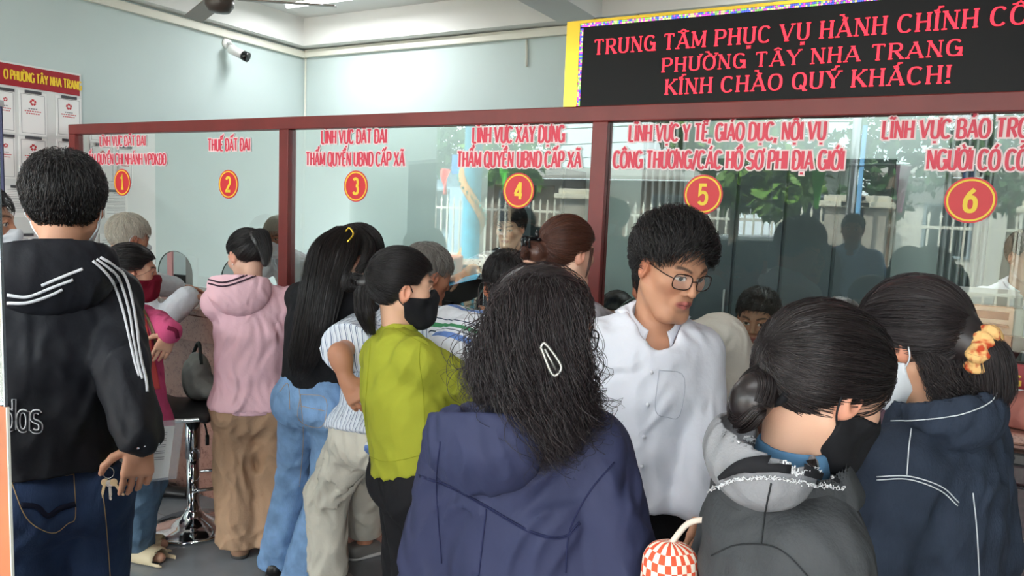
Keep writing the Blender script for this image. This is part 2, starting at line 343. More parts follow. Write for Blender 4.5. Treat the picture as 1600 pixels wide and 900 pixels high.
def person(label, head, haz, taz, sex='f', S=None, hpit=0, hrol=0, pelvis=None, lean=(0, 0), skin=(205, 160, 132), hs=None, build=1.0, hands=None, feet=None, knees=None, hump=0, shrug=0, fineh=.0036, headkw={}, bare=False, twist=0, nohand=(), group=None, colkw={}, shw=None, fz=0.0, elbows={}, nb=(0, 0, 0), bend=1.006):
    """head/pelvis are places in the room; hands {'L': dict(p=wrist point, d=, pn=, curl=, pole=)}"""
    o = P(); H = V3(*head); o.H = H; male = sex == 'm'; o.male = male; o.build = build
    o.R = rotm(haz, hpit, hrol); o.f = az(taz); o.r = V3(o.f[1], -o.f[0], 0); hs = hs or (1.0 if male else .95); o.hs = hs
    S = S or H[2] + .115 * hs - fz; o.S = S; k = S / 1.7; o.k = k
    Pv = V3(*pelvis) if pelvis is not None else V3(H[0], H[1], 0) - o.f * (lean[0] + .035) - o.r * lean[1]
    if pelvis is None: Pv[2] = fz + .53 * S
    uu = nrm(H - Pv); hu = o.R[:, 2]; N = H - nrm(uu * .55 + hu * .45) * .168 * hs - o.R[:, 1] * .026 * hs + V3(*nb); o.P = Pv; o.N = N
    u = nrm(N - Pv); o.u = u; o.r = nrm(o.r - u * (o.r @ u)); o.ff = np.cross(u, o.r); mid = (Pv + N) / 2 - o.ff * (hump + .0) ; o.mid = mid
    sp = lambda q: (1 - q) ** 2 * Pv + 2 * q * (1 - q) * (2 * mid - (Pv + N) / 2) + q * q * N if 0 <= q <= 1 else (Pv + u * (q * np.linalg.norm(N - Pv)) if q < 0 else N + u * ((q - 1) * np.linalg.norm(N - Pv)))
    o.sp = sp; sw = (shw or (.168 if male else .148)) * k * build
    tw = math.radians(twist); rs = nrm(o.r * math.cos(tw) + o.ff * math.sin(tw)); o.rs = rs; us = nrm(N - sp(.8)); o.us = us
    o.Sh = {'L': N - us * (.062 - shrug) * k - rs * sw, 'R': N - us * (.062 - shrug) * k + rs * sw}
    o.El = {}; o.Wr = {}; ul, fl = .285 * k, .245 * k; hands = hands or {}
    for s, sg in (('L', -1), ('R', 1)):
        h = hands.get(s, {}); A = o.Sh[s]
        T = V3(*h['p']) if 'p' in h else A + V3(0, 0, -1) * (ul + fl) * .955 + o.f * .06 + o.r * sg * .10
        E, T = ik(A, T, ul, fl, h.get('pole', -o.f + o.r * sg * .5)); o.El[s] = E; o.Wr[s] = T
        if s in elbows: o.El[s] = V3(*elbows[s])
    o.Hip = {}; o.Kn = {}; o.An = {}; o.fd = {}; feet = feet or {}
    hr = nrm(V3(o.r[0], o.r[1], 0))
    for s, sg in (('L', -1), ('R', 1)):
        hp = Pv - V3(0, 0, .035 * k) + hr * sg * .088 * k * build; A = feet.get(s)
        if A is None: A = V3(Pv[0], Pv[1], fz + .075) + hr * sg * .10 + o.f * .02
        A = V3(*A); dl = np.linalg.norm(A - hp) * bend; K, A = ik(hp, A, .51 * dl, .49 * dl, (knees or {}).get(s, o.f + hr * sg * .15)); o.Hip[s] = hp; o.Kn[s] = K; o.An[s] = A; o.fd[s] = nrm(o.f + hr * sg * .25)
    # body: one continuous surface
    pts = [H + V3(0, 0, .14), H - V3(0, 0, .14)] + list(o.El.values()) + list(o.Wr.values()) + list(o.Kn.values()) + list(o.An.values()) + list(o.Sh.values()) + [Pv]
    lo, hi = np.min(pts, 0) - .22, np.max(pts, 0) + .22; lo[2] = max(lo[2], fz + .004)
    fine = [(H - .135 * hs, H + .135 * hs, fineh)]
    hd = {}
    for s in 'LR':
        if s in nohand: continue
        h = hands.get(s, {}); d = V3(*h['d']) if 'd' in h else nrm(o.Wr[s] - o.El[s]); hd[s] = d; c = o.Wr[s] + nrm(d) * .08; fine.append((c - .105, c + .105, h.get('h', .0042)))
    F = Field(lo, hi, .013, fine)
    B = lambda x: x * k
    wd = ((.14, .095), (.115, .085), (.13, .09), (.12, .07)) if male else ((.14, .10), (.10, .075), (.12, .08), (.10, .06))
    q = (-.05, .35, .65, .9)
    for i in range(3): F.add(seg(sp(q[i]), sp(q[i + 1]), *[B(x) * build for x in wd[i]], *[B(x) * build for x in wd[i + 1]], o.r), .03)
    for s in 'LR':
        F.add(rc(N - us * .05, o.Sh[s], B(.045), B(.042)), .03); F.add(rc(o.Sh[s], o.El[s], B(.043), B(.036)), .03); F.add(rc(o.El[s], o.Wr[s], B(.037), B(.025)), .02)
        m = o.El[s] * .7 + o.Wr[s] * .3; F.add(rc(o.El[s], m, B(.036), B(.039)), .02)
        F.add(rc(o.Hip[s], o.Kn[s], B(.075), B(.05)), .03); F.add(rc(o.Kn[s], o.An[s], B(.048), B(.034)), .03); c = o.Kn[s] * .65 + o.An[s] * .35 - o.f * .02; F.add(rc(o.Kn[s], c, B(.045), B(.05)), .03)
        a = o.An[s]; fd = o.fd[s]; F.add(rc(a, a - fd * .03 + V3(0, 0, -.05), .03, .026), .02); F.add(rc(a - fd * .02 + V3(0, 0, -.045), a + fd * .13 + V3(0, 0, -.052), .03, .022), .03)
    nk = .049 if male else .043
    F.add(rc(N - us * .03, H + o.R @ (V3(0, -.030, -.05) * hs), B(nk) * 1.05, nk * .97 * hs), .016)
    head_prims(F, H, o.R, hs, male=male, **headkw)
    for s in hd:
        h = hands.get(s, {}); sg = -1 if s == 'L' else 1; pn = V3(*h['pn']) if 'pn' in h else -o.r * sg; th = V3(*h['th']) if 'th' in h else o.f
        hand(F, o.Wr[s], hd[s], pn, th, hs=.97 if male else .88, **{a: b for a, b in h.items() if a in ('curl', 'spread', 'thumb')})
    v, f = F.mesh(); col = head_color(v, H, o.R, hs, skin, **colkw)
    o.base = V3(Pv[0], Pv[1], fz)
    loc = o.base; c4 = np.concatenate([col, np.ones((len(col), 1))], 1)
    ob = mesh('person', v - loc, f, SKIN, attrs={'Col': ('FLOAT_COLOR', c4)}); ob.location = loc; tag(ob, label, 'person', group); o.ob = ob
    o.w = lambda x, y, z: H + o.R @ (V3(x, y, z) * hs)
    return o
# ---------- clothes
def finish(o, name, F, m, extra_attr=None, parent=None, label=None):
    v, f = F.mesh(); at_ = {}
    q = (v - o.P); pc = np.stack([q @ o.r, q @ o.ff, q @ o.u], 1)
    d = {s: np.linalg.norm(np.cross(v - o.Sh[s], nrm(o.El[s] - o.Sh[s])), axis=1) for s in 'LR'}
    for s in 'LR':
        a = nrm(o.El[s] - o.Sh[s]); rel = v - o.Sh[s]; t = rel @ a; m_ = (d[s] < .085 * o.k) & (t > .03) & (t < .34 * o.k); e1 = nrm(np.cross(a, o.ff)); e2 = np.cross(a, e1); ang = np.arctan2(rel @ e2, rel @ e1)
        pc[m_] = np.stack([ang * .07, rel @ e1, t], 1)[m_]
    at_['pc'] = ('FLOAT_VECTOR', pc); ob = mesh(name, v, f, m, parent or o.ob, attrs=at_)
    if label: ob['label'] = label
    return ob
def top(o, name, m, off=.012, sleeve='long', hem=-.12, h=.0085, wr=.003, wfreq=22, neck=.072, neckdrop=0.0, slw=(.012, .014, .012), flare=0, cuff=.93, seed=1, waist=1.0, belly=0, bust=.0, rib=None, hemtilt=0, extra=(), shcap=.05, label=None, slopen=0, bumk=1):
    k = o.k * o.build; B = lambda x: x * k + off
    if o.male: wd = [(-.25, .165, .125), (-.05, .165, .12 + belly * .6), (.3, .152 * waist, .112 + belly), (.6, .168, .122), (.82, .160, .105), (.96, .085, .07)]
    else: wd = [(-.25, .17, .125), (-.08, .168, .125 + belly * .6), (.25, .138 * waist, .105 + belly), (.42, .138 * waist, .105), (.62, .147, .11), (.82, .136, .095), (.96, .07, .06)]
    pts = [o.sp(q) for q, _, _ in wd] + [o.El[s] for s in 'LR'] + [o.Wr[s] for s in 'LR'] + list(o.Sh.values())
    F = Field(np.min(pts, 0) - .27 * 1, np.max(pts, 0) + .2, h)
    for i in range(len(wd) - 1):
        (q0, w0, d0), (q1, w1, d1) = wd[i], wd[i + 1]; fl = [1 + flare * max(0, .3 - q) for q in (q0, q1)]
        F.add(seg(o.sp(q0), o.sp(q1), B(w0) * fl[0], B(d0) * fl[0], B(w1) * fl[1], B(d1) * fl[1], o.r if q1 < .7 else o.rs), .025)
    if bust:
        for s in (-1, 1): F.add(el(o.sp(.62) + o.ff * (.075 * k + off) + o.rs * s * .065 * k, (.062 * k, .055 * k, .06 * k)), .05)
    for s in 'LR':
        F.add(rc(o.N - o.us * .045 * k, o.Sh[s], B(.05), B(shcap)), .04)
    for p in extra: F.add(p, .03)
    if hem < .02 and bumk:
        hb = nrm(V3(o.f[0], o.f[1], 0))
        for s in 'LR': F.add(el(o.Hip[s] - hb * (.055 * k) + V3(0, 0, -.005), (.085 * k + off, .075 * k + off, .095 * k + off)), .05)
    # hem before sleeves so that hanging arms are not cut
    hn = nrm(-o.u + o.ff * hemtilt); F.cut(half(o.sp(hem), hn))
    for s in 'LR':
        sl = sleeve[s] if isinstance(sleeve, dict) else sleeve
        if sl == 'none': continue
        a, b, c = slw
        if sl == 'long':
            E, W = o.El[s], o.Wr[s]; F.add(rc(o.Sh[s], E, B(.046) + a - off * .5, B(.041) + b - off * .5), .014); W2 = E + (W - E) * cuff
            F.add(rc(E, W2, B(.041) + b - off * .5, B(.028) + c - off * .5), .012)
        else:
            fr = sl; E = o.Sh[s] + (o.El[s] - o.Sh[s]) * fr; T = Field.__new__(Field); T.ax = F.ax; T.h = F.h; T.V = np.full_like(F.V, 9.0); T.add(rc(o.Sh[s], E + (o.El[s] - o.Sh[s]) * .1, B(.046) + a, B(.045) + b + slopen), .0); T.cut(half(E, o.El[s] - o.Sh[s]))
            d = T.V; hh = np.maximum(.02 - np.abs(F.V - d), 0) / .02; F.V = (np.minimum(F.V, d) - hh * hh * .02 / 4).astype(np.float32)
    if wr: F.wrinkle(wr * 1.3, wfreq, seed)
    F.sub(rc(o.N - o.us * (.008 + neckdrop) + o.ff * .018, o.N + nrm(o.us + o.ff * .45) * .2, neck * o.k, neck * o.k * 1.25), .01); F.sub(rc(o.N - o.us * (.035 + neckdrop) + o.ff * .055, o.N + nrm(o.us * .8 + o.ff) * .2, neck * o.k * .55, neck * o.k * 1.0), .02)
    return finish(o, name, F, m, label=label)
def legs(o, name, m, hip=.012, w=(.098, .075, .07), h=.0095, wr=.004, wfreq=20, topq=.06, hemz=.03, seed=3, stretch=(1, 1, .6), bum=.0, label=None, break_=True):
    k = o.k * o.build
    pts = [o.P + o.u * .1] + list(o.Kn.values()) + list(o.An.values()) + list(o.Hip.values()); F = Field(np.min(pts, 0) - .24, np.max(pts, 0) + .24, h)
    a, b = ((.152, .108) if o.male else (.158, .115))
    T = .14 * k; F.add(seg(o.sp(-.1), o.sp(.22), a * k + hip, b * k + hip, (a - .018) * k + hip, (b - .008) * k + hip, o.r), .03)
    for s, sg in (('L', -1), ('R', 1)):
        H, K, A = o.Hip[s], o.Kn[s], o.An[s]; hb = nrm(V3(o.f[0], o.f[1], 0))
        F.add(rc(H, K, w[0] * k, w[1] * k), .03)
        A2 = A + (A - K) * .05; A2[2] = max(A2[2], o.base[2] + hemz + .02); F.add(rc(K, A2, w[1] * k, w[2] * k), .03)
        F.add(el(H - hb * (.055 * k + bum) + V3(0, 0, -.005), (.085 * k, .075 * k, .095 * k)), .05)
    wr = wr * 1.35
    if wr:
        zk = (o.Kn['L'][2] + o.Kn['R'][2]) / 2; zf = o.base[2]
        F.wrinkle(wr, wfreq, seed, stretch, where=lambda X, Y, Z: .5 + .9 * np.exp(-((Z - zk) / .12) ** 2) + .8 * np.exp(-((Z - zf - .08) / .12) ** 2) + .7 * np.exp(-((Z - o.P[2] + .1) / .1) ** 2))
    F.cut(half(o.sp(topq), o.u)); F.cut(half((0, 0, o.base[2] + hemz), (0, 0, -1)))
    return finish(o, name, F, m, label=label)
def shoes(o, m, name='shoe', high=.07, L=.15, only='LR', sole=None):
    for s in only:
        a = o.An[s]; fd = o.fd[s]; z0 = o.base[2]; c = V3(a[0], a[1], z0); lat = V3(fd[1], -fd[0], 0)
        F = Field(c - V3(.22, .22, -.0), c + V3(.22, .22, .17), .006)
        F.add(seg(c - fd * .05 + V3(0, 0, .035), c + fd * (L - .03) + V3(0, 0, .03), .037, .038, .045, .03, lat), .02); F.add(seg(c - fd * .045 + V3(0, 0, .04), c - fd * .01 + V3(0, 0, high), .036, .04, .038, .042, lat), .03); F.cut(half((0, 0, z0 + high), (0, 0, 1))); F.cut(half((0, 0, z0 + .006), (0, 0, -1)))
        sh = finish(o, name, F, m)
        G = Field(c - V3(.22, .22, .0), c + V3(.22, .22, .06), .006); G.add(seg(c - fd * .05 + V3(0, 0, .012), c + fd * (L - .02) + V3(0, 0, .012), .041, .05, .05, .05, lat), .01); G.cut(half((0, 0, z0 + .018), (0, 0, 1))); G.cut(half((0, 0, z0 + .001), (0, 0, -1)))
        finish(o, 'sole', G, sole or mat('rubber_sole', srgb(60, 58, 56), .7), parent=sh)
def collar(o, m, r=.073, hgt=.035, th=.0085, tilt=.6, gap=True, name='collar', flare=.016, parent=None, dz=0):
    c = o.N + o.us * (.004 + dz) * o.k + o.ff * .010; F = Field(c - .14, c + .14, .0032); ax = nrm(o.us + o.ff * tilt)
    F.add(seg(c - ax * .02, c + ax * hgt, r * o.k + flare, r * o.k * 1.02 + flare, r * o.k, r * o.k * 1.0, o.rs), 0); F.cut(half(c - ax * .016, -ax)); F.cut(half(c + ax * hgt, ax))
    F.sub(seg(c - ax * .06, c + ax * (hgt + .05), r * o.k + flare - th, r * o.k + flare - th, r * o.k - th, r * o.k - th, o.rs), .002)
    if gap: F.sub(el(c + o.ff * (r * o.k + .02) + ax * .02, (.022, .03, .05), np.stack([o.rs, o.ff, o.us], 1)), .004)
    return finish(o, name, F, m, parent=parent)
def shirt_collar(o, m, shirt, r=.060, h=.030, drop=.034, w=.026, tip=.040, open_=20, tilt=.55, name='collar', dz=0):
    ax = nrm(o.us + o.ff * tilt); ff = nrm(o.ff - ax * (o.ff @ ax)); c = o.N + o.us * (.012 + dz) * o.k + o.ff * .012; T = bvh(shirt); b = MB(); nu, nv = 56, 7; rows = []
    for i in range(nu + 1):
        ph = math.radians(open_ + (360 - 2 * open_) * i / nu); d = o.rs * math.sin(ph) + ff * math.cos(ph) * 1.08; da = min(ph, 2 * math.pi - ph) - math.radians(open_); g = math.exp(-(da / .42) ** 2); row = []
        for j in range(nv + 1):
            t = j / nv; rr = r * o.k + (w + .006 * g) * t ** 1.3 + .006 * math.sin(math.pi * t); p = c + d * rr + ax * (h * (1 - .35 * g) - (drop + tip * g) * t ** 1.2 + .004 * math.sin(math.pi * t)) + (o.rs * math.sin(ph) * .016 + ff * .012) * g * t
            q, n, _, _ = T.find_nearest(Vector(p))
            if q is not None and t > .3:
                q, n = V3(*q), V3(*n); s = (p - q) @ n
                if s < .005: p = q + n * .005
            row.append(p)
        rows.append(row)
    quads(b, rows, .2); ob = b.build(name, m, shirt, True, solid=.003); return ob
def hood(o, m, size=(.135, .10, .13), back=.07, up=-.035, th=.014, tilt=.9, name='hood', wr=.003, seed=5, open_=.02, h=.006, side=0, label=None, px=None, dt=.06):
    c = o.N - o.ff * back + o.us * up + o.rs * side if px is None else at(*px, (o.N - EYE) @ F_ - dt); R = np.stack([o.rs, o.ff, o.us], 1); F = Field(c - .25, c + .25, h)
    F.add(el(c, size, R), 0); F.wrinkle(wr, 24, seed); nn = nrm(o.us + o.ff * tilt)
    G = el(c + nn * .012, V3(*size) - th, R); F.sub(G, .004); F.cut(half(c + nn * open_, nn))
    F.sub(rc(o.N - o.us * .04, o.N + o.us * .2, .056 * o.k, .06 * o.k), .01)
    return finish(o, name, F, m, label=label)
def mask(o, m, strap=None, name='face_mask', z0=-.012):
    H, R, hs = o.H, o.R, o.hs; F = Field(H - .15, H + .15, .0035)
    T = Field.__new__(Field); T.ax = F.ax; T.h = F.h; T.V = F.V
    w = lambda x, y, z: H + R @ (V3(x, y, z) * hs)
    head_prims(F, H, R, hs, ears=False, male=o.male); F.V = F.V - .0045
    for s in (-1, 1): F.add(rc(w(s * .012, .085, -.03), w(0, .085, -.085), .022 * hs, .02 * hs), .03)
    X, Y, Z = F.ax[0][:, None, None] - H[0], F.ax[1][None, :, None] - H[1], F.ax[2][None, None, :] - H[2]
    x, y, z = [(X * R[0, i] + Y * R[1, i] + Z * R[2, i]) / hs for i in range(3)]
    ax_ = np.abs(x); topz = z0 + .004 - .55 * np.maximum(ax_ - .012, 0) * (ax_ < .05) - np.maximum(ax_ - .05, 0) * .1 - .021 * (ax_ >= .05); botz = -.142 + .75 * np.maximum(ax_ - .022, 0)
    keep = np.maximum(np.maximum(z - topz, botz - z), -.004 - .15 * (z + .06) - y) * hs
    F.V = np.maximum(F.V, keep).astype(np.float32); ob = finish(o, name, F, m)
    b = MB()
    for s in (-1, 1):
        b.tube(spline([w(s * .058, .03, -.03), w(s * .074, .012, .016), w(s * .083, -.012, .026), w(s * .086, -.028, .0)], 12), .0016, 5); b.tube(spline([w(s * .056, .022, -.072), w(s * .07, .002, -.05), w(s * .084, -.022, -.028), w(s * .086, -.028, .0)], 12), .0016, 5)
    b.build('ear_loop', strap or m, ob, True); return ob
# ---------- hair
HL_F = ([-.1, -.05, -.02, .0, .02, .035, .05, .07, .09], [-.066, -.056, -.03, .022, .026, .02, .045, .060, .062])
HL_M = ([-.1, -.05, -.02, .0, .02, .035, .05, .07, .09], [-.060, -.052, -.01, .022, .018, .012, .048, .060, .062])
def scalp(d, o, ex=0.0):                  # unit directions (n,3) in head frame -> points on the scalp ellipsoid, head frame metres
    return V3(0, -.014, .035) + d * (V3(.077, .097, .087) + ex)
def cap(o, vol=(.008, .008, .010), hl=None, nz=.0025, seed=0, extra=(), h=.005, fringe=None, sink=.0):
    H, R, hs = o.H, o.R, o.hs; pts = [H - .16, H + .16] + [p for e in extra for p in (e[1], e[2])]; F = Field(np.min(pts, 0), np.max(pts, 0), h)
    F.add(el(H + R @ (V3(0, -.016, .036) * hs), (V3(.0765, .0965, .086) + V3(*vol)) * hs, R), 0)
    X, Y, Z = F.ax[0][:, None, None] - H[0], F.ax[1][None, :, None] - H[1], F.ax[2][None, None, :] - H[2]
    x, y, z = [(X * R[0, i] + Y * R[1, i] + Z * R[2, i]) / hs for i in range(3)]
    if nz: F.V = np.where(np.abs(F.V) < .05, F.V + nz * np.sin(x * 160 + seed + 2 * np.sin(y * 40)) * np.sin(y * 90 + z * 60 + seed), F.V).astype(np.float32)
    hl = hl or (HL_M if o.male else HL_F); zl = np.interp(y, *hl); F.V = np.maximum(F.V, (zl - z) * hs * .8).astype(np.float32)
    for e in extra: F.add(e, .012)
    return F
def hair(o, F, S, m, rad=.0007, name='hair', label=None):
    vs, fs, rs = [], [], []; n = 0
    if F is not None:
        v, f = F.mesh(); vs.append(v); fs.append(f); rs.append(np.full(len(v), .35)); n = len(v)
    for s in S:
        r = rad
        if isinstance(s, tuple): s, r = s
        v, f, q = strands(s, r); vs.append(v); fs.append(f + n); rs.append(q); n += len(v)
    ob = mesh(name, np.vstack(vs), np.vstack(fs), m, o.ob, attrs={'rnd': ('FLOAT', np.concatenate(rs))})
    if label: ob['label'] = label
    return ob
def hlpt(o, n, hl=None, jit=.006):       # random points along the hairline, head frame directions
    hl = hl or (HL_M if o.male else HL_F); a = RNG.uniform(-math.pi, math.pi, n); out = []
    for t in a:
        # walk down from the top until the hairline
        for ph in np.linspace(.2, 2.6, 60):
            d = V3(math.sin(ph) * math.sin(t), math.sin(ph) * math.cos(t), math.cos(ph)); p = scalp(d[None], o)[0]
            if p[2] < np.interp(p[1], *hl) + .004: break
        out.append(d)
    return np.array(out)
def sleek(o, n, to, m=12, ex=.0145, hl=None, lift=.004, inner=.6):      # combed strands from the hairline to the point `to` (head-frame direction)
    n = int(n * 1.8); s = hlpt(o, n, hl); to = nrm(to); t0 = RNG.uniform(0, inner, n)[:, None]; e = nrm(to)[None] + RNG.normal(size=(n, 3)) * .10; e /= np.linalg.norm(e, axis=1, keepdims=True)
    s = s * (1 - t0 * .7) + e * t0 * .7; s /= np.linalg.norm(s, axis=1, keepdims=True)
    t = np.linspace(0, 1, m)[None, :, None]; om = np.arccos(np.clip((s * e).sum(1), -1, 1))[:, None, None] + 1e-4
    d = (np.sin((1 - t) * om) * s[:, None] + np.sin(t * om) * e[:, None]) / np.sin(om)
    p = scalp(d, o, ex - .003) + d * (RNG.uniform(-.002, lift, (n, 1, 1)) * np.sin(np.pi * np.clip(t * .9 + .1, 0, 1)) + RNG.normal(0, .0006, (n, m, 1)))
    return o.H + (p * o.hs) @ o.R.T
def crop(o, n, L=(.03, .06), crown=(0, -.06, .11), ex=.015, hl=None, lift=.012, fwd=.5, m=7, part=None, droop=.5, rough=.25, sweep=0):   # short hair growing away from the crown
    n = int(n * 2.2); hl = hl or (HL_M if o.male else HL_F); d = RNG.normal(size=(n * 3, 3)); d /= np.linalg.norm(d, axis=1, keepdims=True); p = scalp(d, o); d = d[p[:, 2] > np.interp(p[:, 1], *hl) + .003][:n]; n = len(d)
    cr = nrm(V3(*crown) - V3(0, -.014, .035)); L = RNG.uniform(*L, n)[:, None]; L = L * (np.clip(.38 + 1.1 * d[:, 2:3] + .25 * np.clip(-d[:, 1:2], 0, 1), .38, 1) if o.male else 1); P_ = [scalp(d, o, ex - .006)]; cur = d
    fl = cur - cr[None] if part is None else np.stack([np.sign(cur[:, 0] - part) * .8 * (1 - .0), cur[:, 1] * .3 + .1, -.6 + 0 * cur[:, 0]], 1)
    fl = fl + V3(0, fwd, 0) * np.clip(cur[:, 1:2] + .1, 0, 1) + RNG.normal(size=(n, 3)) * rough + V3(0, 0, -droop) * (1 - np.clip((cur[:, 1:2] - .3) / .35, 0, .9)) + V3(sweep, -.3 * (sweep != 0), .25 * (sweep != 0)) * np.clip((cur[:, 1:2] - .2) / .4, 0, 1)
    top_ = np.clip(cur[:, 2:3], 0, 1)
    for i in range(1, m):
        g = fl - cur * (fl * cur).sum(1, keepdims=True); g /= np.linalg.norm(g, axis=1, keepdims=True) + 1e-6
        cur = cur + g * (L / (m - 1)) / .09; cur /= np.linalg.norm(cur, axis=1, keepdims=True); t = i / (m - 1)
        P_.append(scalp(cur, o, ex - .006) + cur * lift * (.55 + .45 * top_) * math.sin(math.pi * min(.85, .15 + .75 * t)) * RNG.uniform(.5, 1.1, (n, 1)))
    return o.H + (np.stack(P_, 1) * o.hs) @ o.R.T
def lock(G, n, r, m=24, wave=0, freq=3, frizz=.0, endj=.12, startj=0, flat=None):      # strands along a guide (world points), r radius along it
    n = int(n * 1.7); g = spline(G, m); rr = np.interp(np.linspace(0, 1, m), np.linspace(0, 1, len(r)), r); a = RNG.uniform(0, 2 * np.pi, n); q = np.sqrt(RNG.uniform(0, 1, n))
    T = np.gradient(g, axis=0); T /= np.linalg.norm(T, axis=1)[:, None]; A = np.array([0.2, 0.3, 1.0]) if abs(nrm(T.mean(0))[2]) < .85 else V3(*R_); N = np.cross(T, A); N /= np.linalg.norm(N, axis=1)[:, None]; Bn = np.cross(T, N); f1, f2 = (1, 1) if flat is None else flat
    off = N[None] * (np.cos(a) * q * f1)[:, None, None] + Bn[None] * (np.sin(a) * q * f2)[:, None, None]; Pn = g[None] + off * rr[None, :, None]
    if wave:
        ph = RNG.uniform(0, 1.6, n)[:, None] + np.round(RNG.uniform(0, 4, n))[:, None] * 1.57; s = np.linspace(0, 1, m)[None]; env = np.clip(s * 2.2, 0, 1)
        Pn = Pn + (N[None] * np.sin(2 * np.pi * freq * s + ph)[:, :, None] + Bn[None] * np.cos(2 * np.pi * freq * s + ph)[:, :, None]) * (wave * env)[:, :, None]
    if frizz: Pn = Pn + np.cumsum(RNG.normal(0, frizz, Pn.shape), 1)
    t0 = RNG.uniform(0, startj, n) if startj else np.zeros(n); t1 = 1 - RNG.uniform(0, endj, n); s = t0[:, None] + (t1 - t0)[:, None] * np.linspace(0, 1, m)[None]; x = s * (m - 1); i = np.minimum(x.astype(int), m - 2); fr = (x - i)[:, :, None]; k = np.arange(n)[:, None]
    return Pn[k, i] * (1 - fr) + Pn[k, i + 1] * fr
# ---------- things sewn or printed on a cloth surface, found by looking at it from the doorway
def bvh(obs):
    V, Fc = [], []; n = 0
    for ob in (obs if isinstance(obs, (list, tuple)) else [obs]):
        b = parent_base(ob); v = np.empty(len(ob.data.vertices) * 3, np.float32); ob.data.vertices.foreach_get('co', v); v = v.reshape(-1, 3) + b; V.append(v); Fc += [[i + n for i in p.vertices] for p in ob.data.polygons]; n += len(v)
    return BVHTree.FromPolygons([tuple(x) for x in np.vstack(V)], Fc)
def hit(T, x, y, off=.002):
    d = ray(x, y); r = T.ray_cast(Vector(EYE), Vector(d))
    if r[0] is None: return None
    n = V3(*r[1]); n = -n if n @ d > 0 else n; return V3(*r[0]) + n * off - nrm(d) * off * .5
def run(T, pts, n, off):
    q = spline([(*p, 0) for p in pts], n)[:, :2]; out = []
    for x, y in q:
        h = hit(T, x, y, off)
        if h is not None and (not out or np.linalg.norm(h - out[-1]) < .12): out.append(h)
    return out
def seam(T, lines, m, parent, name='seam', r=.0016, off=.0006, n=24, label=None):
    b = MB()
    for L in lines:
        p = run(T, L, n, off)
        if len(p) > 2: b.tube(p, r, 5)
    if b.v:
        ob = b.build(name, m, parent, True)
        if label: ob['label'] = label
        return ob
def quads(b, rows, lim):
    ids = {}; n0 = len(b.v)
    def vid(i, j):
        if (i, j) not in ids: ids[i, j] = len(b.v); b.v.append(tuple(map(float, rows[i][j])))
        return ids[i, j]
    for i in range(len(rows) - 1):
        for j in range(len(rows[0]) - 1):
            q = [rows[i][j], rows[i][j + 1], rows[i + 1][j + 1], rows[i + 1][j]]
            if any(x is None for x in q) or max(np.linalg.norm(q[a] - q[a - 1]) for a in range(4)) > lim: continue
            b.f.append([vid(i, j), vid(i, j + 1), vid(i + 1, j + 1), vid(i + 1, j)]); b.m.append(b.mi)
def band(T, lines, m, parent, wpx, name='stripe', off=.0025, n=28, thick=.002, label=None):
    b = MB()
    for L in lines:
        q = spline([(*p, 0) for p in L], n)[:, :2]; t = np.gradient(q, axis=0); t /= np.linalg.norm(t, axis=1)[:, None] + 1e-9; nn = np.stack([-t[:, 1], t[:, 0]], 1); w = np.interp(np.linspace(0, 1, n), np.linspace(0, 1, len(wpx)), wpx) if hasattr(wpx, '__len__') else np.full(n, wpx)
        rows = []
        for i in range(n): rows.append([hit(T, *(q[i] + nn[i] * w[i] * s), off) for s in (-.5, 0, .5)])
        quads(b, rows, .09)
    if b.v:
        ob = b.build(name, m, parent, True, solid=thick)
        if label: ob['label'] = label
        return ob
def patch(T, c4, m, parent, name='pocket', off=.003, nu=10, nv=10, thick=.003, label=None):
    c = [V3(*p) for p in c4]; g = [[hit(T, *((c[0] * (1 - u) + c[1] * u) * (1 - v) + (c[3] * (1 - u) + c[2] * u) * v), off) for u in np.linspace(0, 1, nu)] for v in np.linspace(0, 1, nv)]; b = MB()
    quads(b, g, .08)
    if b.v:
        ob = b.build(name, m, parent, True, solid=thick)
        if label: ob['label'] = label
        return ob
def glasses(o, m, lens=None, sq=True, tint=None, label=None):
    w = o.w; b = MB(); y = .101
    def rim(s): 
        a = np.linspace(0, 2 * np.pi, 29); e = 3.2 if sq else 2.2; cx = np.sign(np.cos(a)) * np.abs(np.cos(a)) ** (2 / e) * .025; cz = np.sign(np.sin(a)) * np.abs(np.sin(a)) ** (2 / e) * .0195
        return [w(s * .034 + x, y - abs(s * .034 + x) * .22, .002 + z) for x, z in zip(cx, cz)]
    for s in (-1, 1):
        b.tube(rim(s), .0016, 6, False); b.tube(spline([w(s * .058, y - .013, .008), w(s * .072, .06, .010), w(s * .080, .0, .013), w(s * .080, -.02, .0)], 12), .0016, 6)
    b.tube(spline([w(-.010, y - .002, .006), w(0, y + .003, .009), w(.010, y - .002, .006)], 6), .0014, 6)
    g = b.build('eyeglasses', m, o.ob, True)
    if label: g['label'] = label
    for s in (-1, 1): MB().add(rim(s)[:-1], [tuple(range(28))]).build('lens', mat('spectacle_lens', (.9, .92, .9), .02, alpha=.12), g)
    return g
# ------------------------------------------------------------------ lettering: own stroke letters, plain and seriffed
def arc(cx, cy, rx, ry, a0, a1, e=2.4, n=18):
    t = np.radians(np.linspace(a0, a1, n)); c, s = np.cos(t), np.sin(t); return [(cx + rx * np.sign(a) * abs(a) ** (2 / e), cy + ry * np.sign(b) * abs(b) ** (2 / e)) for a, b in zip(c, s)]
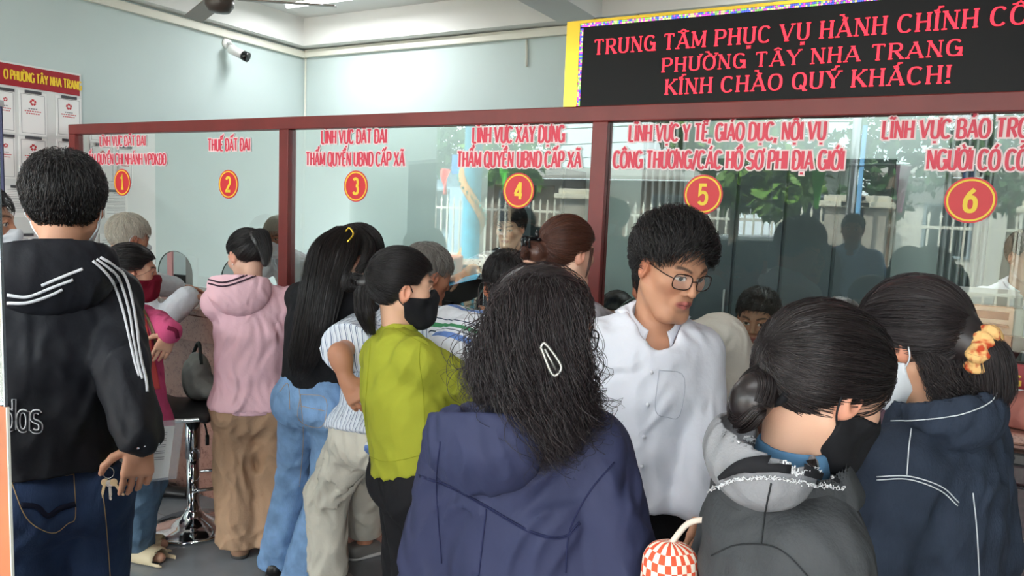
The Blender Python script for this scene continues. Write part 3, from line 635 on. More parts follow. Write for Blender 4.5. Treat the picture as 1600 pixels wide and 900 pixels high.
# letter: width, strokes [(points, weight 'k' thick / 't' thin / 'c' contrast by direction)]
LET = {
 'A': (.62, [([(0, 0), (.31, 1)], 't'), ([(.31, 1), (.62, 0)], 'k'), ([(.10, .32), (.52, .32)], 't')]),
 'B': (.54, [([(.04, 0), (.04, 1)], 'k'), ([(.04, 1), (.25, 1)] + arc(.25, .76, .25, .24, 90, -90) + [(.04, .52)], 'c'), ([(.04, .52), (.27, .52)] + arc(.27, .26, .27, .26, 90, -90) + [(.04, 0)], 'c')]),
 'C': (.55, [(arc(.29, .5, .29, .5, 42, 318), 'c')]),
 'D': (.56, [([(.04, 0), (.04, 1)], 'k'), ([(.04, 1), (.24, 1)] + arc(.24, .5, .32, .5, 90, -90) + [(.04, 0)], 'c')]),
 'E': (.46, [([(.04, 0), (.04, 1)], 'k'), ([(.04, 1), (.46, 1)], 't'), ([(.04, .53), (.40, .53)], 't'), ([(.04, 0), (.46, 0)], 't')]),
 'G': (.57, [(arc(.29, .5, .29, .5, 42, 340), 'c'), ([(.56, 0), (.56, .45), (.34, .45)], 'k')]),
 'H': (.56, [([(.04, 0), (.04, 1)], 'k'), ([(.52, 0), (.52, 1)], 'k'), ([(.04, .52), (.52, .52)], 't')]),
 'I': (.10, [([(.05, 0), (.05, 1)], 'k')]),
 'K': (.57, [([(.04, 0), (.04, 1)], 'k'), ([(.53, 1), (.06, .42)], 't'), ([(.20, .58), (.57, 0)], 'k')]),
 'L': (.44, [([(.04, 1), (.04, 0)], 'k'), ([(.04, 0), (.44, 0)], 't')]),
 'M': (.72, [([(.04, 0), (.04, 1)], 't'), ([(.04, 1), (.36, .1)], 'k'), ([(.36, .1), (.68, 1)], 't'), ([(.68, 1), (.68, 0)], 'k')]),
 'N': (.58, [([(.04, 0), (.04, 1)], 't'), ([(.04, 1), (.54, 0)], 'k'), ([(.54, 0), (.54, 1)], 't')]),
 'O': (.60, [(arc(.30, .5, .30, .5, 0, 360, n=30), 'c')]),
 'P': (.52, [([(.04, 0), (.04, 1)], 'k'), ([(.04, 1), (.25, 1)] + arc(.25, .73, .27, .27, 90, -90) + [(.04, .46)], 'c')]),
 'Q': (.60, [(arc(.30, .5, .30, .5, 0, 360, n=30), 'c'), ([(.34, .22), (.60, -.10)], 'k')]),
 'R': (.56, [([(.04, 0), (.04, 1)], 'k'), ([(.04, 1), (.25, 1)] + arc(.25, .75, .26, .25, 90, -90) + [(.04, .50)], 'c'), ([(.26, .50), (.56, 0)], 'k')]),
 'S': (.52, [(arc(.26, .75, .24, .25, 30, 250) [:-2] + [(.26, .5)] + arc(.26, .25, .25, .25, 70, -150)[2:], 'c')]),
 'T': (.54, [([(.27, 0), (.27, 1)], 'k'), ([(0, 1), (.54, 1)], 't')]),
 'U': (.56, [([(.04, 1), (.04, .32)] + arc(.28, .30, .24, .30, 180, 360) + [(.52, .32), (.52, 1)], 'c')]),
 'V': (.60, [([(0, 1), (.30, 0)], 'k'), ([(.30, 0), (.60, 1)], 't')]),
 'X': (.58, [([(0, 1), (.58, 0)], 'k'), ([(0, 0), (.58, 1)], 't')]),
 'Y': (.58, [([(0, 1), (.29, .45)], 'k'), ([(.29, .45), (.58, 1)], 't'), ([(.29, .45), (.29, 0)], 'k')]),
 ',': (.12, [([(.08, .10), (.02, -.18)], 'k')]), '/': (.36, [([(0, -.08), (.36, 1.05)], 'k')]), '!': (.12, [([(.06, .30), (.06, 1)], 'k'), ([(.06, 0), (.06, .12)], 'k')]),
 '1': (.30, [([(0, .78), (.16, .92), (.2, 1), (.2, 0)], 'k'), ([(.02, 0), (.38, 0)], 'k')]),
 '2': (.50, [(arc(.25, .72, .25, .28, 160, -30) + [(.02, .02), (.02, 0), (.50, 0)], 'k')]),
 '3': (.50, [(arc(.24, .75, .23, .25, 150, -80), 'k'), (arc(.24, .26, .26, .27, 82, -150), 'k')]),
 '4': (.62, [([(.46, 0), (.46, 1)], 'k'), ([(.44, .98), (.04, .30)], 't'), ([(0, .27), (.62, .27)], 't')]),
 '5': (.50, [([(.47, 1), (.06, 1), (.04, .52)] + arc(.24, .31, .26, .31, 110, -150), 'k')]),
 '6': (.52, [(arc(.27, .32, .25, .32, 0, 360, n=26), 'k'), ([(.43, 1.0), (.20, .80), (.05, .55), (.02, .32)], 'k')]),
 'd': (.5, [(arc(.25, .33, .22, .33, 0, 360, n=24), 'k'), ([(.47, 0), (.47, 1.05)], 'k')]), 'a': (.5, [(arc(.25, .33, .22, .33, 0, 360, n=24), 'k'), ([(.47, 0), (.47, .66)], 'k')]),
 's': (.42, [(arc(.21, .50, .19, .17, 30, 250)[:-2] + [(.21, .33)] + arc(.21, .16, .20, .17, 70, -150)[2:], 'k')]), 'i': (.1, [([(.05, 0), (.05, .66)], 'k'), ([(.05, .85), (.05, 1)], 'k')])}
MARK = {'\u0301': [[(-.04, 1.10), (.14, 1.30)]], '\u0300': [[(.04, 1.10), (-.14, 1.30)]], '\u0302': [[(-.20, 1.10), (0, 1.24), (.20, 1.10)]], '\u0303': [[(-.20, 1.12), (-.09, 1.20), (.07, 1.13), (.20, 1.22)]], '\u0309': [[(-.08, 1.28), (.05, 1.34), (.09, 1.26), (0, 1.19), (0, 1.12)]]}
def layout(text, gap=.17, space=.34):
    out = []; x = 0
    for ch in text:
        if ch == ' ': x += space; continue
        dd = unicodedata.normalize('NFD', ch); b = 'D' if ch == 'Đ' else dd[0]; w_, st = LET[b]
        for p, wt in st: out.append(([(x + a, c) for a, c in p], wt))
        if ch == 'Đ': out.append(([(x - .10, .52), (x + .26, .52)], 't'))
        n = 0
        for mk in dd[1:]:
            if mk == '\u0323': out.append(([(x + w_ / 2 - .001, -.30), (x + w_ / 2 + .001, -.18)], 'k')); continue
            if mk == '\u031b': out.append(([(x + w_ - .04, .92), (x + w_ + .07, 1.0), (x + w_ + .08, 1.14)], 't')); continue
            for p in MARK[mk]: out.append(([(x + w_ / 2 + a + (.22 if n else 0), c + (.10 if n else 0)) for a, c in p], 't'))
            n += 1
        x += w_ + gap
    return out, x - gap
def letters(text, origin, ux, uz, width, height, m, parent, thick=.16, thin=None, serif=False, outline=0, depth=.001, gap=.17, name='lettering', fit=None, space=.34, aspect=None):
    """strokes in the plane ux, uz from origin (left end of the baseline); width is that of `fit` (else of the whole text)"""
    L, W = layout(text, gap, space); W0 = layout(fit, gap, space)[1] if fit else W; sx = width / W0; o = V3(*origin); ux, uz = nrm(ux), nrm(uz); nn = np.cross(ux, uz); thin = thick if thin is None else thin; b = MB()
    for p, wt in L:
        q = np.array([(a * sx, c * height) for a, c in p]); 
        keep = [0] + [i for i in range(1, len(q)) if np.hypot(*(q[i] - q[i - 1])) > 1e-6]; q = q[keep]
        if len(q) < 2: continue
        closed = np.hypot(*(q[0] - q[-1])) < 1e-6; d = np.gradient(q, axis=0) if len(q) > 2 else np.tile(q[1] - q[0], (2, 1))
        if closed: d[0] = d[-1] = q[1] - q[-2]
        seg_ = np.diff(q, axis=0); seg_ /= np.linalg.norm(seg_, axis=1)[:, None]
        rows = []; lay = nn * (3e-5 * len(b.v) ** .5)
        for i in range(len(q)):
            a = seg_[i - 1] if i > 0 else (seg_[-1] if closed else seg_[0]); c = seg_[i] if i < len(seg_) else (seg_[0] if closed else seg_[-1]); t = a + c; t = t / (np.hypot(*t) + 1e-9); nv = V3(-t[1], t[0]); mit = 1 / max(.45, abs(t @ a))
            th = {'k': thick, 't': thin, 'c': thin + (thick - thin) * abs(t[1]) ** 1.5}[wt] * height
            if wt == 'k' and abs(seg_[0][1]) < .15 and not serif: th = thin * height
            th = th * .5 * mit + outline; pos = q[i].copy()
            if not closed:
                if i == 0: pos = pos - t * (outline + (0 if serif else 0))
                if i == len(q) - 1: pos = pos + t * outline
            rows.append((pos + nv * th, pos - nv * th))
        n = len(rows); v = [o + lay + ux * p_[0] + uz * p_[1] for r in rows for p_ in r]; b.add(v, [(2 * i, 2 * i + 1, 2 * i + 3, 2 * i + 2) for i in range(n - 1)])
        if serif and not closed:
            for e, s in ((q[0], seg_[0]), (q[-1], -seg_[-1])):
                if abs(s[1]) > .5 and (e[1] < .05 * height or e[1] > .95 * height):
                    hw, hh = .14 * height, .035 * height; y = e[1]; b.add([o + lay * 1.1 + nn * 1e-5 + ux * (e[0] + a) + uz * (y + c) for a, c in ((-hw, -hh), (hw, -hh), (hw, hh), (-hw, hh))], [(0, 1, 2, 3)])
                elif abs(s[0]) > .9: 
                    dr = -1 if e[1] > .5 * height else 1; hw = .035 * height; b.add([o + lay * 1.1 + nn * 2e-5 + ux * (e[0] + a) + uz * (e[1] + c) for a, c in ((-hw, 0), (hw, 0), (hw, dr * .16 * height), (-hw, dr * .16 * height))], [(0, 1, 2, 3)])
    if not b.v: return None
    # give the strokes a real thickness
    n = len(b.v); off = nn * depth; v = b.v + [tuple(V3(*p) + off) for p in b.v]; f = list(b.f) + [[i + n for i in reversed(q)] for q in b.f]
    bb = MB(); bb.v = v; bb.f = f; bb.m = [0] * len(f); return bb.build(name, m, parent)
# ------------------------------------------------------------------ the room
TEAL = mat('teal_paint', srgb(194, 208, 206), .7, var=.03, vscale=1.6, spec=.2); WHITE = mat('white_paint', srgb(226, 226, 222), .75, var=.02, vscale=2, spec=.2)
TRUNK = mat('cream_plastic', srgb(222, 220, 206), .5)
def tiles(name, rgb, size, rough=.25, line=(.25, .26, .27), var=.12):
    m = mat(name, srgb(*rgb), rough); nt, b, new, L = nodes(m); tc = new('ShaderNodeTexCoord'); br = new('ShaderNodeTexBrick'); br.offset = 0; br.squash = 1
    c = srgb(*rgb); br.inputs['Color1'].default_value = (*[x * (1 - var) for x in c], 1); br.inputs['Color2'].default_value = (*[x * (1 + var) for x in c], 1); br.inputs['Mortar'].default_value = (*line, 1)
    br.inputs['Scale'].default_value = 1; br.inputs['Mortar Size'].default_value = .003; br.inputs['Brick Width'].default_value = size; br.inputs['Row Height'].default_value = size
    n = new('ShaderNodeTexNoise'); n.inputs['Scale'].default_value = 7; n.inputs['Detail'].default_value = 6; mx = new('ShaderNodeMixRGB'); mx.blend_type = 'MULTIPLY'; mx.inputs[0].default_value = .35
    L(tc.outputs['Object'], br.inputs['Vector']); L(tc.outputs['Object'], n.inputs['Vector']); L(br.outputs['Color'], mx.inputs[1]); L(n.outputs['Fac'], mx.inputs[2]); L(mx.outputs[0], b.inputs['Base Color']); return m
FLOORM = tiles('grey_floor_tiles', (150, 156, 162), .6, .22)
XL, YB, XR, ZC, YF = -5.2, 5.17, 3.3, 3.27, -1.3
struct(MB().box((XL - .15, YF, -.12), (XR + .15, YB + .15, 0)).build('floor', FLOORM))
struct(MB().box((XL - .15, YF, 0), (XL, YB + .15, ZC)).build('wall_left', TEAL))
struct(MB().box((XL, YB, 0), (XR + .15, YB + .15, ZC)).build('wall_back', TEAL))
struct(MB().box((XR, YF, 0), (XR + .15, YB, ZC)).build('wall_right', TEAL))
struct(MB().box((1.3, YF - .12, 0), (XR + .15, YF, ZC)).box((XL - .15, YF - .12, 3.0), (1.3, YF, ZC)).build('wall_front', TEAL))
struct(MB().box((XL - .15, YF - .12, ZC), (XR + .15, YB + .15, ZC + .15)).build('ceiling', WHITE))
struct(MB().box((XL, 5.03, 3.03), (XR, YB, ZC)).build('trim_1', WHITE)); struct(MB().box((XL, YF, 3.03), (-5.07, 5.03, ZC)).build('trim_2', WHITE))
struct(MB().box((-2.5, YF, 3.0), (-2.2, 5.03, ZC)).build('trim_3', WHITE))
struct(MB().box((XL + .001, .5, 2.95), (XL + .04, YB, 3.01)).build('trim_4', TRUNK, bevel=.004)); struct(MB().box((XL + .04, YB - .04, 2.955), (XR, YB - .001, 3.02)).build('trim_5', TRUNK, bevel=.004))
struct(MB().tube([(XL + .03, YB - .012, .9), (XL + .03, YB - .012, 2.95)], .008, 8).build('trim_6', TRUNK, smooth=True))
struct(MB().tube([onY(823, 62, YB - .012), onY(823, 104, YB - .012)], .010, 8).build('trim_7', TRUNK, smooth=True))
# ---------- partition: dark red frame, panes with arched openings, lettering and number discs
RED = mat('dark_red_wood', srgb(118, 38, 34), .42, bump=.05, scale=(30, 30, 4), var=.12, vscale=6)
def glass_mat(name, tint, k):
    m = bpy.data.materials.new(name); m.use_nodes = True; nt = m.node_tree; nt.nodes.clear(); new, L = nt.nodes.new, nt.links.new
    out = new('ShaderNodeOutputMaterial'); mix = new('ShaderNodeMixShader'); t = new('ShaderNodeBsdfTransparent'); g = new('ShaderNodeBsdfGlossy'); fr = new('ShaderNodeFresnel'); mu = new('ShaderNodeMath'); mu.operation = 'MULTIPLY'; mu.use_clamp = True
    t.inputs[0].default_value = (*tint, 1); g.inputs['Roughness'].default_value = 0.0; g.inputs['Color'].default_value = (.95, 1, .98, 1); fr.inputs['IOR'].default_value = 1.5; mu.inputs[1].default_value = k
    L(fr.outputs[0], mu.inputs[0]); L(mu.outputs[0], mix.inputs[0]); L(t.outputs[0], mix.inputs[1]); L(g.outputs[0], mix.inputs[2]); L(mix.outputs[0], out.inputs[0]); return m
GLASS = glass_mat('partition_glass', (.93, .97, .95), .85); CLEAR = glass_mat('clear_glass', (.97, .98, .98), .8)
YP = 3.0; ZT = 2.10
part = empty('glass_partition', (-2, YP, 1.05), 'dark red framed glass partition with red lettering standing along the service counter', 'partition')
posts = [(-5.14, -5.07), (-3.165, -3.095), (-1.315, -1.245), (.60, .67), (2.5, 2.57)]
MB().box((-5.14, YP - .035, 2.035), (2.57, YP + .035, ZT)).build('top_rail', RED, part, bevel=.004); MB().box((-5.14, YP - .03, 1.05), (2.57, YP + .03, 1.085)).build('bottom_rail', RED, part, bevel=.004)
for a, b in posts: MB().box((a, YP - .034, 1.085), (b, YP + .034, 2.035)).build('post', RED, part, bevel=.004)
arches = {0: [(-4.085, .165, .135), (-3.50, .165, .135)], 1: [(-2.62, .165, .14), (-1.72, .165, .14)], 2: [(-1.02, .165, .135), (-.30, .165, .14)], 3: [(1.0, .165, .14), (1.9, .165, .14)]}
edge = mat('glass_edge', srgb(70, 92, 86), .15)
panes = []
for i in range(4):
    x0, x1 = posts[i][1], posts[i + 1][0]; pts = [(x0, 1.085)]; eb = []
    for cx, wh, hh in sorted(arches[i]):
        a = [(cx - wh * math.cos(t), 1.18 + hh * math.sin(t)) for t in np.linspace(0, math.pi, 21)]; loop = [(cx - wh, 1.085)] + a + [(cx + wh, 1.085)]; pts += loop; eb.append(loop)
    pts += [(x1, 1.085), (x1, 2.035), (x0, 2.035)]
    pn = MB().poly([(x, YP - .004, z) for x, z in pts], (0, .008, 0)).build('pane', GLASS, part); panes.append(pn)
    for lp in eb: MB().tube([(x, YP, z) for x, z in lp], .0042, 6).build('opening_edge', edge, pn, True)
LETR = mat('red_vinyl', srgb(222, 62, 84), .5); LETW = mat('pale_vinyl', srgb(250, 226, 226), .5); YEL = mat('yellow_vinyl', srgb(250, 214, 60), .5); DISC = mat('red_disc_vinyl', srgb(214, 42, 52), .45)
def pane_at(x): return panes[[i for i in range(4) if posts[i][1] - .1 <= x <= posts[i + 1][0] + .1][0]]
def sign_line(text, x0, x1, yb, ytop, xm=None, fit=None, xpix=None):
    """text on the pane: photo columns x0..x1, baseline row and cap row at their middle"""
    xm = xm or (x0 + x1) / 2; A, B = onY(x0, yb, YP)[0], onY(x1, yb, YP)[0]; zb, zt = onY(xm, yb, YP)[2], onY(xm, ytop, YP)[2]
    pn = pane_at((A + B) / 2 if fit is None else A); h = zt - zb
    letters(text, (A, YP - .0062, zb), (1, 0, 0), (0, 0, 1), B - A, h, LETW, pn, thick=.17, thin=.13, outline=.0055, depth=.0004, fit=fit, name='lettering_border'); letters(text, (A, YP - .0082, zb), (1, 0, 0), (0, 0, 1), B - A, h, LETR, pn, thick=.17, thin=.13, depth=.0006, fit=fit)
def badge(n, x, y, ry):
    c = onY(x, y, YP); r = abs(onY(x, y - ry, YP)[2] - c[2]); pn = pane_at(c[0]); ax = np.array([[1, 0, 0], [0, 0, -1], [0, 1, 0]], float).T
    ax = np.stack([V3(1, 0, 0), V3(0, 0, 1), V3(0, -1, 0)], 1); c = V3(c[0], YP - .0045, c[2])
    d = MB().lathe([(r, 0), (r, .0012)], c, 48, ax).build('number_disc', DISC, pn)
    ring = MB(); rr = [(r * .84, .0012), (r * .92, .0012), (r * .92, .0024), (r * .84, .0024)]
    ring.lathe(rr + [rr[0]], c, 48, ax); ring.f = ring.f[:-2]; ring.m = ring.m[:-2]; ring.build('ring', YEL, d)
    h = r * .95; wd = LET[n][0] * h * .82; letters(n, (c[0] - wd / 2, c[1] - .0018, c[2] - h / 2), (1, 0, 0), (0, 0, 1), wd, h, YEL, d, thick=.19, thin=.17, depth=.001, name='numeral')
sign_line('LĨNH VỰC ĐẤT ĐAI', 158, 229, 227.7, 213.2); sign_line('THẨM QUYỀN CHI NHÁNH VPĐKĐĐ', 131, 261, 256.7, 240.7)
sign_line('THUẾ ĐẤT ĐAI', 327, 392, 235.5, 217.3); sign_line('LĨNH VỰC ĐẤT ĐAI', 504, 605, 224, 203.5); sign_line('THẨM QUYỀN UBND CẤP XÃ', 480, 633, 258.7, 238.5)
sign_line('LĨNH VỰC XÂY DỰNG', 740, 882, 222.5, 198.5); sign_line('THẨM QUYỀN UBND CẤP XÃ', 716, 908, 261, 237.5)
sign_line('LĨNH VỰC Y TẾ, GIÁO DỤC, NỘI VỤ', 984, 1289, 219.5, 193.5); sign_line('CÔNG THƯƠNG/CÁC HỒ SƠ PHI ĐỊA GIỚI', 960, 1317, 263.5, 236.5)
sign_line('LĨNH VỰC BẢO TRỢ', 1379, 1606, 215.5, 187.5, fit='LĨNH VỰC BẢO TRỢ'); sign_line('NGƯỜI CÓ CÔ', 1448, 1603, 265, 235)
for n, x, y, r in (('1', 192, 285, 21), ('2', 358, 288, 22.5), ('3', 557, 291, 24.5), ('4', 811, 298, 28), ('5', 1099, 304, 31), ('6', 1516, 313, 36)): badge(n, x, y, r)
# ---------- counter
GRAN = mat('brown_granite', srgb(128, 88, 80), .18); nt, b_, new, L = nodes(GRAN); tc = new('ShaderNodeTexCoord'); vn = new('ShaderNodeTexVoronoi'); vn.inputs['Scale'].default_value = 160; n1 = new('ShaderNodeTexNoise'); n1.inputs['Scale'].default_value = 45; n1.inputs['Detail'].default_value = 8
cr = new('ShaderNodeValToRGB'); cr.color_ramp.elements[0].position = .3; cr.color_ramp.elements[0].color = (*srgb(78, 48, 44), 1); cr.color_ramp.elements[1].position = .72; cr.color_ramp.elements[1].color = (*srgb(172, 128, 114), 1)
ad = new('ShaderNodeMath'); ad.operation = 'MULTIPLY_ADD'; ad.inputs[1].default_value = .45; L(tc.outputs['Object'], vn.inputs['Vector']); L(tc.outputs['Object'], n1.inputs['Vector']); L(vn.outputs['Distance'], ad.inputs[0]); L(n1.outputs['Fac'], ad.inputs[2]); L(ad.outputs[0], cr.inputs[0]); L(cr.outputs[0], b_.inputs['Base Color'])
DGRAN = mat('dark_maroon_granite', srgb(52, 30, 34), .12, var=.3, vscale=60); BLK = mat('black_gloss', srgb(18, 18, 20), .2); CHROME = mat('chrome', (.75, .76, .78), .08, metal=1); STEEL = mat('brushed_steel', (.6, .61, .63), .3, metal=1)
ctr = empty('service_counter', (-2, 2.9, 0), 'long brown granite service counter running under the glass partition', 'counter')
MB().box((XL + .004, 2.69, 0), (2.6, 3.2, .87)).build('front_panel', GRAN, ctr); MB().box((XL + .004, 2.655, .87), (2.6, 3.3, 1.012)).build('apron', GRAN, ctr, bevel=.004); MB().box((XL + .004, 2.645, 1.014), (2.6, 3.34, 1.049)).build('worktop', GRAN, ctr, bevel=.008)
sp_ = MB().box((-.02, 2.60, .60), (2.55, 2.652, .965)).build('side_panel', DGRAN, ctr, bevel=.006, ); sp_['label'] = 'dark maroon polished panel'
MB().box((-.02, 2.585, .968), (2.55, 2.652, 1.005)).build('panel_edge', BLK, ctr, bevel=.006); MB().tube([(-.02, 2.592, .905), (2.55, 2.592, .905)], .006, 8).build('chrome_strip', CHROME, ctr, True); MB().box((-.02, 2.59, .585), (2.55, 2.65, .60)).build('panel_foot', STEEL, ctr)
# ---------- LED sign
led = empty('led_sign', (0, YP, ZT), 'wide black LED board with red scrolling words above the glass partition', 'sign')
GOLD = mat('gold_metal', (.85, .56, .06), .28, metal=.85); PANEL = mat('led_black', srgb(10, 9, 11), .45, spec=.2)
xa, xb = onY(888, 100, YP)[0], 2.1; xi = onY(908, 100, YP)[0]; zt = 2.445
MB().box((xa, YP - .03, ZT + .001), (xi, YP + .10, zt)).build('gold_side', GOLD, led); MB().box((xa, YP - .03, zt), (xb, YP + .10, zt + .012)).build('gold_top', GOLD, led); MB().box((xb, YP - .03, ZT + .001), (xb + .04, YP + .10, zt + .012)).build('gold_side', GOLD, led)
sc_ = MB().box((xi, YP - .022, ZT + .001), (xb, YP + .09, zt)).build('screen', PANEL, led)
LEDR = mat('led_red', srgb(255, 38, 62), .5, emit=1.5)
def led_line(text, x0, x1, yb0, yt0, fit):
    A = onY(x0, yb0, YP - .024); Bx = onY(x1, yb0, YP - .024)[0]; h = onY(x0, yt0, YP - .024)[2] - A[2]
    letters(text, A, (1, 0, 0), (0, 0, 1), Bx - A[0], h, LEDR, sc_, thick=.17, thin=.075, serif=True, depth=.001, gap=.26, fit=fit, space=.36)
led_line('TRUNG TÂM PHỤC VỤ HÀNH CHÍNH CÔNG', 929, 1598, 85, 63, 'TRUNG TÂM PHỤC VỤ HÀNH CHÍNH CÔ'); led_line('PHƯỜNG TÂY NHA TRANG', 1035, 1498, 112.5, 92, None); led_line('KÍNH CHÀO QUÝ KHÁCH!', 1040, 1481, 147.5, 125, None)
ms = [mat('led_' + n, srgb(*c), .5, emit=.9) for n, c in (('magenta', (230, 90, 220)), ('blue', (90, 110, 255)), ('green', (150, 230, 120)), ('yellow', (250, 240, 170)))]
db = MB(); s = .0075
for i in range(int((xb - xi) / s) - 1):
    for j in range(2): db.mi = random.randrange(4); db.box((xi + i * s, YP - .0245, zt - (j + 1) * s + .001), (xi + i * s + s * .8, YP - .0225, zt - j * s - .0006))
for i in range(int((zt - ZT) / s) - 2):
    for j in range(2): db.mi = random.randrange(4); db.box((xi + j * s, YP - .0245, ZT + .004 + i * s), (xi + j * s + s * .8, YP - .0225, ZT + .004 + i * s + s * .8))
db.build('light_border', ms, sc_)
cb = MB().tube(spline([(xa + .05, YP + .03, zt + .012), (xa + .12, YP + .02, zt + .03), (xa + .22, YP + .03, zt + .016), (xa + .3, YP + .03, zt + .03)], 20), .003, 6).build('loose_cable', mat('grey_cable', srgb(90, 90, 92), .5), led, True)
# ---------- notice board and its sheets on the left wall
PAPER = mat('white_paper', srgb(240, 240, 238), .6); INK = mat('grey_ink', srgb(120, 118, 125), .7); REDINK = mat('red_ink', srgb(196, 60, 66), .7); BOARD = mat('pale_board', srgb(222, 224, 222), .5)
xw = XL + .004; bd = empty('notice_board', (xw, 2.3, 1.2), 'pale notice board with red header and yellow words on the left wall', 'notice board')
MB().box((XL + .001, 2.35, 1.06), (XL + .012, 3.09, 2.452)).build('panel', BOARD, bd); MB().box((XL + .012, 2.35, 2.305), (XL + .016, 3.075, 2.44)).build('header', mat('header_red', srgb(160, 22, 36), .5), bd)
def onX(x, y, X): d = ray(x, y); return EYE + d * X / d[0]
A = onX(12, 122, XL + .017); Bp = onX(127, 144, XL + .017); letters('O PHƯỜNG TÂY NHA TRANG', (XL + .017, A[1] - .02, 2.345), (0, 1, 0), (0, 0, 1), Bp[1] - A[1] + .02, .056, mat('header_yellow', srgb(245, 205, 50), .5), bd, thick=.17, thin=.14, depth=.001)
def sheet(label, y0, y1, z0, z1, kind, grp='sheets clipped to the notice board'):
    e = empty('notice_sheet', (XL + .02, (y0 + y1) / 2, z0), label, 'paper', grp); x = XL + .0125
    MB().box((x, y0, z0), (x + .004, y1, z1)).build('sheet', PAPER, e); MB().box((x + .004, (y0 + y1) / 2 - .05, z1 - .012), (x + .014, (y0 + y1) / 2 + .05, z1 + .006)).build('clip', mat('dark_clip', srgb(70, 70, 74), .4), e)
    fr = MB(); w_, h_ = y1 - y0, z1 - z0; a, b2, c, d2 = y0 + .07 * w_, y1 - .07 * w_, z0 + .05 * h_, z1 - .07 * h_; xx = x + .0042
    if kind != 'list':
        for p, q in (((a, c), (b2, c + .002)), ((a, d2), (b2, d2 + .002)), ((a, c), (a + .002, d2)), ((b2 - .002, c), (b2, d2))): fr.box((xx, p[0], p[1]), (xx + .0006, q[0], q[1]))
        fr.build('border', INK, e); em = MB(); cy, cz = (y0 + y1) / 2, z1 - .24 * h_
        for k in range(5):
            t = math.radians(90 + 72 * k); u = V3(0, math.cos(t), math.sin(t)); v = V3(0, -math.sin(t), math.cos(t)); c0 = V3(xx, cy, cz); R = w_ * .115
            em.add([c0 + u * R * .3 - v * R * .25 + V3(.0006, 0, 0), c0 + u * R - v * R * .42 + V3(.0006, 0, 0), c0 + u * R * 1.05 + v * R * .42 + V3(.0006, 0, 0), c0 + u * R * .55 + v * R * .5 + V3(.0006, 0, 0)], [(0, 1, 2, 3)])
        em.build('emblem', REDINK, e)
        tx = MB(); 
        for k, wd in enumerate((.34, .62, .5)):
            tx.mi = 0 if k == 0 else 1; z = z1 - (.40 + .055 * k) * h_; n = int(wd * 12)
            for i in range(n): tx.box((xx, cy - wd * w_ / 2 + i * wd * w_ / n, z), (xx + .0006, cy - wd * w_ / 2 + (i + .7) * wd * w_ / n, z + .022 * h_))
        tx.build('print', [INK, REDINK], e)
    else:
        tx = MB(); 
        for k in range(14):
            z = z1 - (.12 + .055 * k) * h_; wd = .8 if k % 4 else .5; tx.box((xx, y0 + .1 * w_, z), (xx + .0006, y0 + (.1 + wd) * w_, z + .012 * h_))
        tx.build('print', INK, e)
def band_y(x0, x1, y): return onX(x0, y, XL)[1], onX(x1, y, XL)[1]
for lab, x0, x1, ya, yb, kd in (('white notice sheet with red emblem, upper row, beside the post', 86, 125, 152, 214, 'a'), ('white notice sheet with red emblem, upper row, second from the post', 28, 71, 144, 212, 'a'), ('white notice sheet at the cut left end of the upper row', -8, 21, 139, 206, 'a'),
        ('white notice sheet with red emblem, lower row, beside the post', 87, 126, 219, 281, 'a'), ('white notice sheet with red emblem, lower row, second from the post', 28, 72, 215, 280, 'a'), ('white notice sheet at the cut left end of the lower row', -8, 22, 211, 279, 'a'), ('white sheet of small print below the two emblem rows', 5, 50, 291, 339, 'list'), ('lowest white sheet of small print behind the black jacket man', 12, 62, 366, 430, 'list')):
    ym = (x0 + x1) / 2; P0, P1 = onX(x0, (ya + yb) / 2, XL), onX(x1, (ya + yb) / 2, XL); sheet(lab, P0[1], P1[1], onX(ym, yb, XL)[2], onX(ym, ya, XL)[2], kd)
bc = at(-30, 380, 2.9); bn = empty('blue_banner', (bc[0], bc[1], 0), 'dark blue standing banner with yellow letters at the left photo edge', 'banner'); b1 = at(7, 300, 2.9); bx = nrm(V3(R_[0], R_[1], 0)); by = V3(-bx[1], bx[0], 0); bw = .5
bax = np.stack([bx, by, V3(0, 0, 1)], 1); bm = V3(b1[0], b1[1], 0) - bx * bw / 2; zt_ = at(3, 168, 2.9)[2]; MB().obox(bm + V3(0, 0, (zt_ + .06) / 2), bax, (bw / 2, .003, (zt_ - .06) / 2)).build('cloth', mat('banner_blue', srgb(34, 38, 74), .7), bn); MB().obox(bm + V3(0, 0, .03), bax, (bw / 2 + .02, .05, .03)).build('base', STEEL, bn, bevel=.006); MB().obox(bm + V3(0, 0, zt_ + .012), bax, (bw / 2, .012, .012)).build('top_bar', STEEL, bn)
for tx_, zz_, hh_ in (('T', 300, .05), ('H', 270, .05), ('A', 322, .05)): letters(tx_, V3(b1[0], b1[1], at(3, zz_, 2.9)[2]) - bx * .06 - by * .004, bx, (0, 0, 1), .045, hh_, mat('header_yellow', srgb(245, 205, 50), .5), bn, thick=.2, thin=.18)
